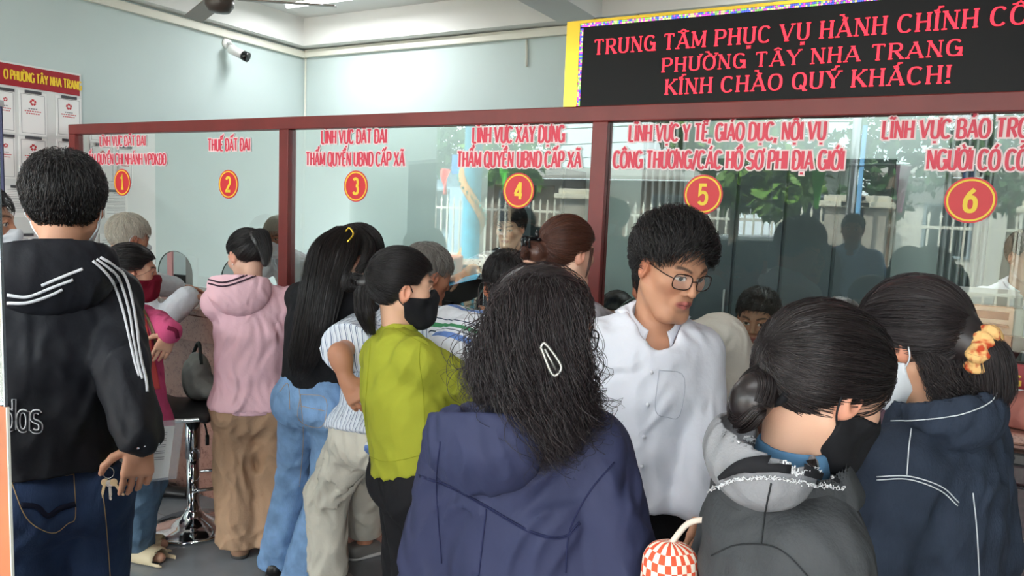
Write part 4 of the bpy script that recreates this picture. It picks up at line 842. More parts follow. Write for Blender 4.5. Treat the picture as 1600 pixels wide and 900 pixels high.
# ---------- camera on the wall, fan, tube lamp, switch
c = onX(354, 68, XL); cc = empty('security_camera', c, 'white bullet security camera with black face high on the left wall', 'camera'); WPL = mat('white_plastic', srgb(235, 236, 234), .35)
MB().lathe([(.045, 0), (.045, .012), (.03, .02)], c + V3(.001, 0, 0), 24, np.stack([V3(0, 1, 0), V3(0, 0, 1), V3(1, 0, 0)], 1)).build('wall_plate', WPL, cc, True)
MB().tube(spline([c + V3(.02, 0, 0), c + V3(.06, .0, -.01), c + V3(.09, .03, -.05)], 10), .012, 10).build('bracket', WPL, cc, True)
dq = nrm(V3(.75, .35, -.35)); q0 = c + V3(.06, -.02, -.05); fx = np.stack([nrm(np.cross(V3(0, 0, 1), dq)), np.cross(dq, nrm(np.cross(V3(0, 0, 1), dq))), dq], 1)
MB().lathe([(.0, 0), (.034, 0), (.036, .01), (.036, .12), (.0, .12)], q0, 24, fx).build('camera_body', WPL, cc, True); MB().lathe([(0, .121), (.037, .121), (.040, .128), (.040, .17), (.030, .172), (0, .160)], q0, 24, fx).build('front_face', BLK, cc, True)
c = onZ(343, 20, 2.78); fn = empty('ceiling_fan', (c[0], c[1], ZC), 'brown ceiling fan hanging at the top edge near the left wall', 'fan'); FB = mat('fan_brown', srgb(70, 60, 54), .4)
MB().lathe([(0, 2.78), (.06, 2.785), (.085, 2.82), (.085, 2.86), (.05, 2.89), (0, 2.895)], (c[0], c[1], 0), 28).build('motor', FB, fn, True); MB().tube([(c[0], c[1], 2.88), (c[0], c[1], ZC - .001)], .012, 10).build('rod', FB, fn, True); MB().lathe([(0, ZC - .08), (.05, ZC - .07), (.06, ZC - .002), (0, ZC - .001)], (c[0], c[1], 0), 20).build('canopy', FB, fn, True)
for k in range(3):
    t = math.radians(35 + 120 * k); u = V3(math.cos(t), math.sin(t), 0); v = V3(-math.sin(t), math.cos(t), .18); MB().obox(V3(c[0], c[1], 2.865) + u * .40, np.stack([u, nrm(v), np.cross(u, nrm(v))], 1), (.30, .06, .004)).build('blade', mat('fan_blade', srgb(120, 108, 98), .4), fn, bevel=.003)
def tube_lamp(x, y, label, power=26):
    tl = empty('tube_lamp', (x, y, ZC), label, 'lamp', 'white tube lamps on the ceiling'); MB().box((x - .6, y - .04, ZC - .04), (x + .6, y + .04, ZC - .001)).build('housing', WPL, tl, bevel=.004); MB().tube([(x - .58, y, ZC - .055), (x + .58, y, ZC - .055)], .014, 12).build('tube', mat('lit_tube', (1, 1, 1), .5, emit=9), tl, True)
    l = lamp('tube_light', 'AREA', (x, y, ZC - .075), (0, 0, 0), power, (.96, .98, 1), shape='RECTANGLE', size=1.15, size_y=.05); l.data.spread = math.radians(180)
c = onZ(533, -2, ZC - .05); tube_lamp(c[0], c[1], 'white tube lamp on the ceiling at the top edge of the picture'); tube_lamp(-.4, c[1], 'added unseen tube lamp brightening the office behind the red lettered board'); tube_lamp(-3.6, 1.0, 'added unseen tube lamp brightening the waiting side near the left wall', 7); tube_lamp(-.4, .6, 'added unseen tube lamp brightening the waiting side near the doorway', 12)  # all but the first are added unseen lamps brightening walls, ceiling and office
c = onX(468, 345, XL + .0); c = onY(468, 345, YB); sk = empty('wall_socket', c, 'cream wall socket with a grey plug on the teal back wall', 'socket'); MB().box((c[0] - .055, YB - .03, c[2] - .07), (c[0] + .055, YB - .001, c[2] + .07)).build('box', TRUNK, sk, bevel=.005); MB().tube(spline([(c[0] - .02, YB - .05, c[2] + .02), (c[0] - .07, YB - .05, c[2] + .03), (c[0] - .09, YB - .03, c[2] - .2), (c[0] - .10, YB - .02, c[2] - .6)], 20), .006, 6).build('cable', mat('grey_cable', srgb(90, 90, 92), .5), sk, True); MB().ell((c[0] - .02, YB - .05, c[2] + .02), (.025, .025, .022)).build('plug', mat('grey_cable', (.1, .1, .1)), sk, True)
# ---------- office behind the glass
DESK = mat('office_desk', srgb(120, 78, 54), .4, var=.15, vscale=4); CAB = mat('cabinet_grey', srgb(74, 84, 90), .45); DGL = mat('dark_pane', srgb(40, 46, 50), .1); BLKP = mat('black_plastic', srgb(24, 25, 27), .4); BEIGE = mat('printer_beige', srgb(206, 204, 194), .5)
def cabinet(x0, x1, y0, y1, zt, n, label, col=CAB, glass=False):
    e = empty('metal_cabinet', ((x0 + x1) / 2, y0, 0), label, 'cabinet'); MB().box((x0, y0 + .02, 0), (x1, y1, zt)).build('body', col, e, bevel=.006); w_ = (x1 - x0) / n
    for i in range(n):
        d = MB().box((x0 + i * w_ + .008, y0, .05), (x0 + (i + 1) * w_ - .008, y0 + .019, zt - .03)).build('door', col, e, bevel=.004)
        if glass: MB().box((x0 + i * w_ + .07, y0 - .003, .9), (x0 + (i + 1) * w_ - .07, y0 + .0, zt - .12)).build('pane', DGL, d)
        MB().box((x0 + (i + .85) * w_, y0 - .02, zt * .52), (x0 + (i + .85) * w_ + .012, y0, zt * .60)).build('handle', STEEL, d)
cabinet(onY(1078, 350, 4.7)[0], onY(1392, 350, 4.7)[0], 4.7, 5.13, 2.02, 4, 'tall blue-grey metal cupboards behind the glass under number five')
cabinet(onY(758, 350, 4.75)[0], onY(878, 350, 4.75)[0], 4.75, 5.13, 1.95, 2, 'dark grey glazed cupboard behind the clerk at window four', CAB, True)
def curtain(x0, x1, y, z0, z1, n, label, m):
    e = empty('curtain', ((x0 + x1) / 2, y, z0), label, 'curtain'); b = MB(); b.grid(lambda u, v: V3(x0 + (x1 - x0) * u, y + .035 * math.sin(u * n * 2 * math.pi) * (.7 + .3 * v), z0 + (z1 - z0) * v), n * 10, 6); b.build('cloth', m, e, True, solid=.004); MB().tube([(x0 - .05, y, z1 + .01), (x1 + .05, y, z1 + .01)], .012, 8).build('rod', STEEL, e, True)
GCUR = mat('grey_curtain', srgb(160, 166, 166), .9); curtain(onY(1002, 300, 4.9)[0], onY(1068, 300, 4.9)[0], 4.9, .01, 2.5, 6, 'grey pleated curtain behind the glass beside number five', GCUR); curtain(onY(1475, 300, 4.9)[0], onY(1550, 300, 4.9)[0], 4.9, .01, 2.5, 6, 'grey pleated curtain behind the glass beside number six', GCUR)
def desk(x0, x1, label):
    e = empty('office_desk', ((x0 + x1) / 2, 3.7, 0), label, 'desk'); MB().box((x0, 3.40, .74), (x1, 3.72, .77)).build('desktop', DESK, e, bevel=.004); MB().box((x0 + .04, 3.42, 0), (x0 + .07, 3.70, .739)).build('side_panel', DESK, e); MB().box((x1 - .07, 3.42, 0), (x1 - .04, 3.70, .739)).build('side_panel', DESK, e); MB().box((x0 + .071, 3.42, .35), (x1 - .071, 3.44, .739)).build('front_panel', DESK, e)
desk(-5.0, -3.2, 'brown office desk behind windows one and two'); desk(-3.1, -1.75, 'brown office desk behind windows three and four')
def monitor(px, py, Y, rz, label, w_=.5, z=.771):
    c = onY(px, py, Y); e = empty('computer_monitor', (c[0], Y, z), label, 'monitor', rz=0); R = rotm(rz); M = lambda x, y, zz: V3(c[0], Y, 0) + R @ V3(x, y, zz)
    zc = c[2]; MB().obox(M(0, 0, zc), R, (w_ / 2, .012, .15)).build('screen', BLKP, e, bevel=.006); MB().obox(M(0, .04, (zc + z) / 2), R, (.03, .012, (zc - z) / 2)).build('stand', BLKP, e); MB().obox(M(0, .03, z + .008), R, (.12, .09, .008)).build('foot', BLKP, e, bevel=.004)
monitor(497, 428, 3.62, 200, 'black monitor behind the red post of window three'); monitor(300, 462, 3.65, 170, 'black monitor behind the arch of window one', .4); monitor(710, 470, 3.55, 200, 'black monitor in front of the clerk at window four')
c = onY(484, 432, 3.25); c[2] = 1.051; e = empty('document_tray', (c[0], 3.2, 1.051), 'white document tray with a red line behind the red post', 'tray'); R = rotm(20)
MB().obox((c[0], 3.20, 1.10), R, (.10, .06, .048)).build('tray', PAPER, e, bevel=.004); MB().obox(V3(c[0], 3.20, 1.11) - R[:, 1] * .0605, R, (.07, .0006, .004)).build('red_line', REDINK, e)
def printer(px, Y, z, label):
    c = onY(px, 470, Y); e = empty('office_printer', (c[0], Y, z), label, 'printer'); x = c[0]
    MB().box((x - .21, Y - .18, z), (x + .21, Y + .18, z + .13)).build('base', BEIGE, e, bevel=.012); MB().box((x - .20, Y - .17, z + .131), (x + .20, Y + .17, z + .19)).build('scanner', mat('printer_grey', srgb(170, 170, 166), .5), e, bevel=.012); MB().box((x - .15, Y - .24, z + .045), (x + .15, Y - .181, z + .055)).build('paper_tray', BLKP, e); MB().box((x - .15, Y - .183, z + .075), (x + .15, Y - .1805, z + .11)).build('slot', BLKP, e)
cp_ = onY(1515, 470, 4.2); cabinet(cp_[0] - .30, cp_[0] + .215, 4.0, 4.40, 1.17, 2, 'low grey cupboard under the beige printer behind number six', mat('light_cabinet', srgb(150, 154, 152), .5)); printer(1515, 4.2, 1.171, 'beige printer on the low cupboard behind the glass under number six'); 
def sheetflat(name, c, w_, d_, rz, label, m=PAPER, t=.002, cat='paper', group=None):
    e = MB().obox((c[0], c[1], c[2] + t / 2), rotm(rz), (w_ / 2, d_ / 2, t / 2)).build(name, m); tag(e, label, cat, group); return e
c = onZ(333, 484, 1.051); sheetflat('paper_sheet', (c[0], 2.78, 1.051), .21, .16, -15, 'white paper sheet on the counter beside the pink hooded woman')
c = onZ(456, 497, 1.051); sheetflat('paper_sheet', (c[0] + .0, 2.75, 1.051), .24, .14, 8, 'white paper sheet on the counter between pink sleeve and long hair')
c = onY(320, 430, 3.42); e = empty('document_stand', (c[0], 3.42, .772), 'grey papers with a pink sheet standing behind the arch of window one', 'papers'); R = rotm(25); MB().obox((c[0], 3.32, 1.155), R, (.16, .006, .10)).build('grey_papers', mat('grey_papers', srgb(138, 140, 138), .6), e); MB().obox((c[0] - .20, 3.30, 1.165), rotm(10), (.035, .005, .11)).build('pink_sheet', mat('pink_sheet', srgb(214, 158, 160), .6), e); MB().box((c[0] - .22, 3.30, 1.051), (c[0] + .15, 3.335, 1.06)).build('base', WPL, e)
# name sign, cloth bag and chair at the right end
c = onY(1600, 588, 2.86); e = empty('desk_sign', (c[0], 2.86, 1.051), 'red desk sign with yellow words standing on the counter at the right edge', 'sign'); x0 = onY(1532, 588, 2.86)[0]; x1 = x0 + .42; SR = mat('sign_red', srgb(150, 26, 40), .4)
zt2 = onY(1565, 566, 2.86)[2]; MB().box((x0, 2.855, 1.051), (x1, 2.87, zt2)).build('plate', SR, e, bevel=.002); zz = onY(1575, 601, 2.853)[2]; xe = onY(1594, 600, 2.853)[0]; xs = onY(1536, 600, 2.853)[0]; letters('CÔNG THƯƠNG', (xe - (xe - xs) * 1.75, 2.853, zz), (1, 0, 0), (0, 0, 1), (xe - xs) * 1.75, .032, mat('gold_ink', srgb(226, 184, 62), .5), e, thick=.2, thin=.16); 
MB().box((x0, 2.8545, 1.051), (x1, 2.9, 1.056)).build('foot', SR, e)
# ------------------------------------------------------------------ the people, from the counter towards the door
DENIM_L = cloth('light_blue_denim', (124, 158, 198), var=.22, vscale=14, bump=.2, scale=(260, 260, 60)); DENIM_D = cloth('dark_blue_denim', (52, 70, 104), var=.22, vscale=12, bump=.2, scale=(260, 260, 60)); DENIM_M = cloth('grey_blue_denim', (96, 122, 146), var=.2, vscale=12, bump=.2, scale=(260, 260, 60)); DENIM_J = cloth('navy_denim', (46, 55, 70), var=.25, vscale=10, bump=.25, scale=(240, 240, 80))
BLACKC = cloth('black_cloth', (27, 27, 30)); WHITEC = cloth('white_cotton', (232, 233, 240), var=.02); THREAD = cloth('tan_thread', (190, 160, 120)); WTHREAD = cloth('white_thread', (214, 218, 222)); DARKSHOE = mat('black_leather', srgb(26, 24, 24), .35); GREYSHOE = mat('grey_leather', srgb(120, 118, 114), .5)
def stripes(name, base, cols, axis='X', period=.02, rough=.85):
    m = cloth(name, base, var=0, rough=rough); nt, b, new, L = nodes(m); a = new('ShaderNodeAttribute'); a.attribute_name = 'pc'; sx = new('ShaderNodeSeparateXYZ'); md = new('ShaderNodeMath'); md.operation = 'WRAP'; md.inputs[1].default_value = period; md.inputs[2].default_value = 0; dv = new('ShaderNodeMath'); dv.operation = 'DIVIDE'; dv.inputs[1].default_value = period; cr = new('ShaderNodeValToRGB'); cr.color_ramp.interpolation = 'CONSTANT'
    L(a.outputs['Vector'], sx.inputs[0]); L(sx.outputs[axis], md.inputs[0]); L(md.outputs[0], dv.inputs[0]); L(dv.outputs[0], cr.inputs[0]); e = cr.color_ramp.elements; e[0].position = 0; e[0].color = (*srgb(*cols[0][1]), 1); e[1].position = cols[1][0]; e[1].color = (*srgb(*cols[1][1]), 1)
    for p, c in cols[2:]: x = e.new(p); x.color = (*srgb(*c), 1)
    L(cr.outputs[0], b.inputs['Base Color']); return m
# ---- white-haired old man at window one
H = at(202, 374, 4.0)
o = person('white-haired old person in a white shirt leaning on the counter at window one', H, 14, -14, 'm', S=1.62, hpit=12, pelvis=(H[0] - .02, H[1] - .34, .84), skin=(176, 126, 100), hands={'R': dict(p=at(296, 462, 3.96), pole=(.3, -.3, -1), curl=.5, d=(.55, .55, -.1), pn=(0, 0, -1), th=(-.5, .5, 0)), 'L': dict(p=(H[0] - .05, 2.85, 1.115), pole=(-1, -.3, -.2), d=(.5, .8, 0), pn=(0, 0, -1), th=(.6, -.2, 0))}, hump=.03)
OW = cloth('white_check_shirt', (222, 226, 232), var=.04, vscale=40); top(o, 'shirt', OW, off=.022, hem=-.18, wr=.006, slw=(.02, .024, .026), seed=11, belly=.02); shirt_collar(o, OW, [c for c in o.ob.children if c.name.startswith('shirt')][0]); legs(o, 'trousers', cloth('grey_trousers', (96, 100, 112))); shoes(o, DARKSHOE)
WHH = hair_mat('white_hair', (204, 196, 180), .5, .25); hair(o, cap(o, vol=(.008, .008, .008)), [crop(o, 900, L=(.03, .055), lift=.014, rough=.35)], WHH); mask(o, mat('mask_white', srgb(226, 232, 238), .8))
# ---- woman in the maroon mask
H = at(207, 426, 3.15); P0 = at(216, 655, 3.2)
o = person('person with maroon mask in a pink jacket, hand on the stool back', H, 36, 62, 'f', S=1.50, hpit=4, pelvis=P0, skin=(206, 158, 132), fineh=.003, elbows={'R': at(243, 506, 3.22)}, hands={'R': dict(p=at(266, 519, 3.05), pole=(-.5, -.6, -.9), d=-U_ * .95 - R_ * .42, pn=-F_ * -.6 - R_ * .5, th=-R_, curl=.35, h=.0035), 'L': dict(p=at(236, 640, 3.3))}, feet={'R': onZ(214, 872, 0) + V3(0, 0, .075), 'L': onZ(188, 872, 0) + V3(-.02, .08, .075)})
PK = cloth('pink_jacket_cloth', (206, 84, 128)); jk = top(o, 'jacket', PK, off=.014, hem=-.16, wr=.005, seed=4, neck=.066, cuff=.99, slw=(.014, .018, .016)); T = bvh(jk)
SAL = cloth('salmon_shirt', (216, 92, 88)); patch(T, [(212, 482), (228, 492), (249, 608), (222, 612)], SAL, jk, 'inner_shirt', nu=12, nv=24, off=.004); band(T, [[(262, 512), (274, 517), (277, 528)]], cloth('maroon_trim', (120, 30, 60)), jk, 6, 'cuff_trim'); band(T, [[(221, 478), (232, 500), (240, 520), (243, 540)]], mat('bag_strap', srgb(110, 96, 70), .5), jk, 5, 'bag_strap')
legs(o, 'jeans', DENIM_M, w=(.098, .085, .088), hemz=.05); MAR = cloth('maroon_mask_cloth', (112, 16, 38), var=0); mask(o, MAR, z0=-.006)
hair(o, cap(o, vol=(.005, .006, .006), nz=.001, extra=[rc(o.w(0, -.10, .0), o.w(0, -.15, -.10), .024, .012)]), [sleek(o, 500, (0, -1, -.1)), lock([o.w(0, -.105, .005), o.w(0, -.15, -.04), o.w(0, -.16, -.12), o.w(0, -.15, -.2)], 120, [.022, .028, .024, .01])], BLACK)
CREAM = mat('cream_foam', srgb(226, 208, 172), .6)
for s in 'LR':
    a = o.An[s]; fd = o.fd[s]; lt = V3(fd[1], -fd[0], 0); b0 = V3(a[0], a[1], 0); F = Field(b0 - V3(.2, .2, 0), b0 + V3(.25, .25, .12), .006); F.add(seg(b0 - fd * .06 + V3(0, 0, .012), b0 + fd * .15 + V3(0, 0, .012), .046, .05, .054, .05, lt), 0); F.cut(half((0, 0, .022), (0, 0, 1))); F.cut(half((0, 0, .001), (0, 0, -1)))
    for x0, x1 in ((.02, .06),): F.add(seg(b0 + fd * .03 + V3(0, 0, .025), b0 + fd * .105 + V3(0, 0, .025), .056, .052, .058, .042, lt), .0); F.sub(seg(b0 - fd * .1 + V3(0, 0, .022), b0 + fd * .2 + V3(0, 0, .022), .045, .042, .046, .034, lt), .003)
    F.cut(half((0, 0, .001), (0, 0, -1))); finish(o, 'sandal', F, CREAM)
# ---- pink hoodie
H = at(386, 402, 3.38); P0 = at(398, 622, 3.42)
o = person('person in a pale pink hoodie and tan trousers bending at window two', H, -82, -40, 'f', S=1.53, hpit=24, hrol=4, pelvis=P0, skin=(212, 170, 148), fineh=.0032, hands={'R': dict(p=(at(492, 478, 3.55)), pole=(.7, -.6, -.5), d=(.2, .9, 0), pn=(0, 0, -1), th=(-1, 0, 0)), 'L': dict(p=at(366, 482, 3.8), pole=(-1, -.5, -.4), d=(.3, .9, 0), pn=(0, 0, -1), th=(1, 0, 0))}, feet={'L': onZ(366, 866, 0) + V3(0, .03, .075), 'R': onZ(420, 862, 0) + V3(0, .03, .075)}, build=1.11)
PH = cloth('pale_pink_fleece', (230, 188, 197), var=.03); hd = top(o, 'hoodie', PH, off=.02, hem=-.05, wr=.005, wfreq=17, seed=8, slw=(.02, .022, .02), waist=1.06, shcap=.055, neck=.06)
F = Field(o.sp(-.02) - .25, o.sp(.1) + .25, .007); F.add(seg(o.sp(-.075), o.sp(.03), .186, .150, .188, .150, o.r), 0); F.wrinkle(.0025, 30, 2); F.cut(half(o.sp(-.085), -o.u)); F.cut(half(o.sp(.0), o.u)); finish(o, 'waistband', F, PH)
hh = hood(o, PH, size=(.135, .07, .12), px=(374, 452), dt=.11, tilt=.45, open_=.045, seed=9); T = bvh([hh]); DK = cloth('dark_stripe', (58, 40, 52)); band(T, [[(326, 437), (352, 441), (390, 428), (422, 414)], [(326, 443), (352, 447), (392, 434), (424, 420)]], DK, hh, 2.6, 'hood_stripe')
TAN = cloth('tan_linen', (176, 144, 116), var=.06, bump=.2); tr = legs(o, 'trousers', TAN, w=(.104, .102, .108), hip=.016, wr=.007, wfreq=15, seed=6, hemz=.045, stretch=(1, 1, .5)); shoes(o, mat('tan_shoe', srgb(150, 116, 92), .6), high=.05)
hair(o, cap(o, vol=(.008, .01, .008), nz=.001, extra=[rc(o.w(.0, -.105, .06), o.w(.01, -.135, .0), .035, .03), rc(o.w(.01, -.135, .0), o.w(.0, -.13, -.08), .03, .014)]), [sleek(o, 600, (.0, -1, .25), lift=.006), lock([o.w(0, -.09, .07), o.w(0, -.145, .05), o.w(.0, -.155, -.02), o.w(0, -.145, -.10)], 260, [.03, .036, .03, .012], endj=.3)], BLACK)
ob = MB().ell(o.w(-.082, -.002, -.04), (.004, .004, .004), 8).build('earring', mat('silver', (.8, .8, .82), .2, metal=1), o.ob, True)
# ---- long-haired woman in the black top
H = at(556, 400, 3.0); P0 = at(496, 612, 3.0)
o = person('person with very long black hair in a black top and light blue jeans', H, 22, -12, 'f', S=1.58, hpit=42, hrol=8, pelvis=P0, skin=(214, 172, 148), hands={'R': dict(p=(at(640, 500, 3.2)), pole=(.8, -.5, -.5)), 'L': dict(p=at(520, 500, 3.5), pole=(-.8, -.5, -.5))}, feet={'L': onZ(436, 892, 0) + V3(0, 0, .075), 'R': onZ(474, 918, 0) + V3(0, .0, .075)}, hump=.02, shw=.128, nb=(-.02, 0, 0))
BT = cloth('black_knit', (22, 22, 25)); tp = top(o, 'black_top', BT, off=.010, hem=.06, neck=.085, wr=.0025, seed=14, cuff=.9)
T = bvh(tp); band(T, [[(506, 452), (530, 452), (556, 442), (572, 434)]], cloth('black_lace', (58, 46, 44)), tp, 8, 'lace_trim')
jn = legs(o, 'jeans', DENIM_L, w=(.092, .078, .098), hip=.010, topq=.20, wr=.005, seed=21, hemz=.03, bum=.012); shoes(o, DARKSHOE)
T = bvh(jn); seam(T, [[(470, 616), (508, 622), (507, 660), (492, 668), (466, 654), (470, 616)], [(468, 634), (507, 642)], [(437, 612), (450, 600), (453, 640)], [(480, 575), (520, 582), (552, 588)], [(478, 583), (518, 590), (550, 598)], [(461, 572), (468, 612), (474, 680), (468, 760)]], THREAD, jn, 'stitching', r=.0011); patch(T, [(496, 564), (518, 567), (516, 577), (495, 574)], cloth('leather_label', (170, 130, 96)), jn, 'waist_label', nu=5, nv=4)
band(T, [[(455, 566), (482, 574), (524, 581), (552, 588)]], DENIM_L, jn, 10, 'waistband', off=.003)
LH = hair_mat('long_black_hair', (34, 29, 28), .36, .6); g = lambda pts: [at(*p) for p in pts]
L1 = g([(534, 362, 2.92), (508, 392, 2.84), (497, 440, 2.80), (486, 500, 2.80), (474, 560, 2.82), (466, 590, 2.84)]); L2 = g([(545, 362, 2.92), (528, 400, 2.84), (512, 450, 2.80), (500, 510, 2.78), (484, 565, 2.80)])
L3 = g([(560, 366, 2.94), (574, 385, 2.88), (572, 410, 2.84), (556, 428, 2.82)]); L4 = g([(550, 362, 2.92), (548, 392, 2.84), (532, 430, 2.80), (520, 470, 2.80), (512, 500, 2.82)])
ex = []
for G, r in ((L1, (.03, .045, .05, .045, .03)), (L2, (.03, .05, .05, .04))):
    for i in range(len(r) - 1): ex.append(rc(G[i], G[i + 1], r[i] * .8, r[i + 1] * .8))
hair(o, cap(o, vol=(.008, .009, .010), nz=.001, extra=ex), [sleek(o, 500, (-.2, -.9, .5), lift=.008), lock(L1, 700, [.03, .055, .062, .06, .055, .03], frizz=.0006, endj=.25, m=28), lock(L2, 600, [.03, .055, .06, .05, .03], frizz=.0006, endj=.3, m=28), lock(L3, 200, [.03, .03, .025, .012], frizz=.0004), lock(L4, 160, [.035, .03, .022, .012], frizz=.0008, endj=.4)], LH)
MB().tube(spline(g([(540, 362, 2.86), (546, 356, 2.85), (552, 366, 2.84), (543, 378, 2.82)]), 12), .0035, 6).build('hair_clip', mat('gold_metal', (.8, .6, .2)), o.ob, True)
# ---- grey-haired man in the striped shirt
H = at(668, 432, 3.05); P0 = at(588, 668, 2.86)
SST = stripes('blue_striped_cotton', (220, 226, 234), [(0, (222, 228, 236)), (.52, (70, 94, 130)), (.66, (222, 228, 236)), (.86, (120, 140, 170)), (.92, (222, 228, 236))], 'X', .017)
o = person('grey-haired person in a striped short sleeved shirt with a hand behind the back', H, 30, 8, 'm', S=1.63, hpit=16, pelvis=P0, skin=(186, 132, 104), hump=.03, hands={'L': dict(p=at(541, 592, 2.62), d=R_ * .45 - U_ * .8, pn=F_, th=U_, curl=.7, h=.0036, pole=-R_), 'R': dict(p=(at(760, 520, 3.0)), pole=(.6, -.3, -.8))}, elbows={'L': at(531, 553, 2.62)}, bend=1.05, feet={'L': onZ(512, 935, 0) + V3(0, 0, .075), 'R': onZ(570, 868, 0) + V3(0, .0, .075)}, knees={'L': tuple(-R_ * .9 + V3(0, .6, 0)), 'R': (-.6, .5, 0)}, nb=(0, 0, .0))
sh = top(o, 'striped_shirt', SST, off=.022, sleeve=.86, hem=-.10, wr=.005, seed=31, slw=(.024, .026, .02), neck=.066, slopen=.006); shirt_collar(o, SST, sh)
CRM = cloth('cream_trousers', (204, 200, 186), var=.03, bump=.15); tr = legs(o, 'trousers', CRM, w=(.108, .092, .085), hip=.016, wr=.008, wfreq=15, seed=33, hemz=.10, topq=.03); shoes(o, GREYSHOE, only='R', sole=mat('pale_sole', srgb(210, 210, 206), .6)); shoes(o, GREYSHOE, only='L', sole=mat('pale_sole', (.6, .6, .6)))
GH = hair_mat('grey_hair', (132, 126, 120), .5, .45); hair(o, cap(o, vol=(.008, .008, .008)), [crop(o, 900, L=(.03, .055), lift=.012, rough=.3)], GH)
# ---- man in the striped polo
H = at(792, 449, 2.78); P0 = (H[0] - .05, H[1] - .42, .84)
PST = stripes('striped_polo_cotton', (228, 232, 238), [(0, (232, 234, 240)), (.30, (112, 144, 206)), (.46, (232, 234, 240)), (.54, (40, 60, 80)), (.57, (232, 234, 240)), (.64, (70, 140, 96)), (.74, (232, 234, 240)), (.84, (40, 60, 90)), (.87, (232, 234, 240))], 'Z', .15)
o = person('dark-haired person in a white polo with blue and green stripes at window four', H, -38, -12, 'm', S=1.62, hpit=10, pelvis=P0, skin=(178, 122, 92), hump=.04, hands={'L': dict(p=(H[0] - .30, 2.86, 1.115), pole=(-1, -.3, -.3), d=(.4, .9, 0), pn=(0, 0, -1), th=(1, 0, 0)), 'R': dict(p=(H[0] + .22, 2.84, 1.115), pole=(1, -.3, -.3), d=(-.3, .9, 0), pn=(0, 0, -1), th=(-1, 0, 0))})
sh = top(o, 'polo_shirt', PST, off=.02, sleeve=.75, hem=-.18, wr=.004, seed=41, slw=(.02, .02, .02)); shirt_collar(o, WHITEC, sh); legs(o, 'trousers', BLACKC); shoes(o, DARKSHOE); hair(o, cap(o, vol=(.008, .008, .012)), [crop(o, 900, L=(.03, .05), lift=.016)], BLACK)
# ---- auburn woman
H = at(888, 396, 2.55)
o = person('person with auburn hair pinned up by a black claw clip facing window four', H, 28, 8, 'f', hpit=6, pelvis=(H[0] - .02, H[1] - .16, .86), skin=(220, 176, 152), S=1.62, fineh=.0032, hands={'R': dict(p=(H[0] + .2, 2.8, 1.115), pole=(1, -.4, -.5)), 'L': dict(p=(H[0] - .15, 2.78, 1.115), pole=(-1, -.4, -.5))})
top(o, 'blouse', cloth('grey_blouse', (150, 146, 150)), off=.014, hem=-.15, neck=.075); legs(o, 'trousers', BLACKC); shoes(o, DARKSHOE)
AUB = hair_mat('auburn_hair', (84, 50, 38), .36, .5); bc = o.w(-.012, -.135, -.012)
bun = [lock([bc + o.R @ V3(math.cos(t + q) * (.034 - .006 * q), -.010 * q + .012 * math.sin(2 * t), math.sin(t + q) * (.032 - .006 * q)) for q in np.linspace(0, 5, 12)], 90, [.014, .016, .012], m=30) for t in (0, 2.1, 4.2)]
hair(o, cap(o, vol=(.010, .012, .010), nz=.001, extra=[el(bc, (.042, .034, .04), o.R), rc(o.w(0, -.10, .0), bc, .03, .03)]), [sleek(o, 800, (-.1, -1, -.08), lift=.008), *bun, lock([o.w(.074, .045, .03), o.w(.083, .035, -.03), o.w(.078, .03, -.08)], 25, [.006, .005, .002])], AUB)
cl = MB()
for a in (-.5, 0, .5): cl.tube(spline([o.w(-.015 + .03 * a, -.10, .028), o.w(-.015 + .045 * a, -.175, .03 + .015 * abs(a)), o.w(-.015 + .04 * a, -.172, -.0)], 10), .0042, 6)
cl.tube([o.w(-.04, -.14, .034), o.w(.012, -.14, .034)], .006, 8).ell(o.w(-.014, -.135, .05), (.008, .008, .016), 10).build('claw_clip', BLK, o.ob, True)
# ---- beige T-shirt man
H = at(1030, 452, 2.5); P0 = at(1128, 745, 2.42)
o = person('person in a beige short sleeved shirt leaning on the counter', H, -20, 2, 'm', S=1.66, hpit=20, pelvis=P0, skin=(170, 118, 92), hump=.05, elbows={'R': at(1160, 612, 2.40)}, hands={'R': dict(p=at(1236, 560, 2.62), pole=(.7, -.2, -.9), d=(.3, .9, -.1), pn=(0, 0, -1), th=(-1, 0, 0)), 'L': dict(p=at(1000, 590, 2.75), pole=(-1, -.2, -.4))})
BG = cloth('beige_cotton', (206, 200, 188), var=.03); top(o, 'beige_shirt', BG, off=.020, sleeve=.5, hem=-.2, wr=.004, seed=51, slw=(.026, .026, .02)); legs(o, 'trousers', DENIM_D); shoes(o, DARKSHOE); hair(o, cap(o), [crop(o, 700)], BLACK)
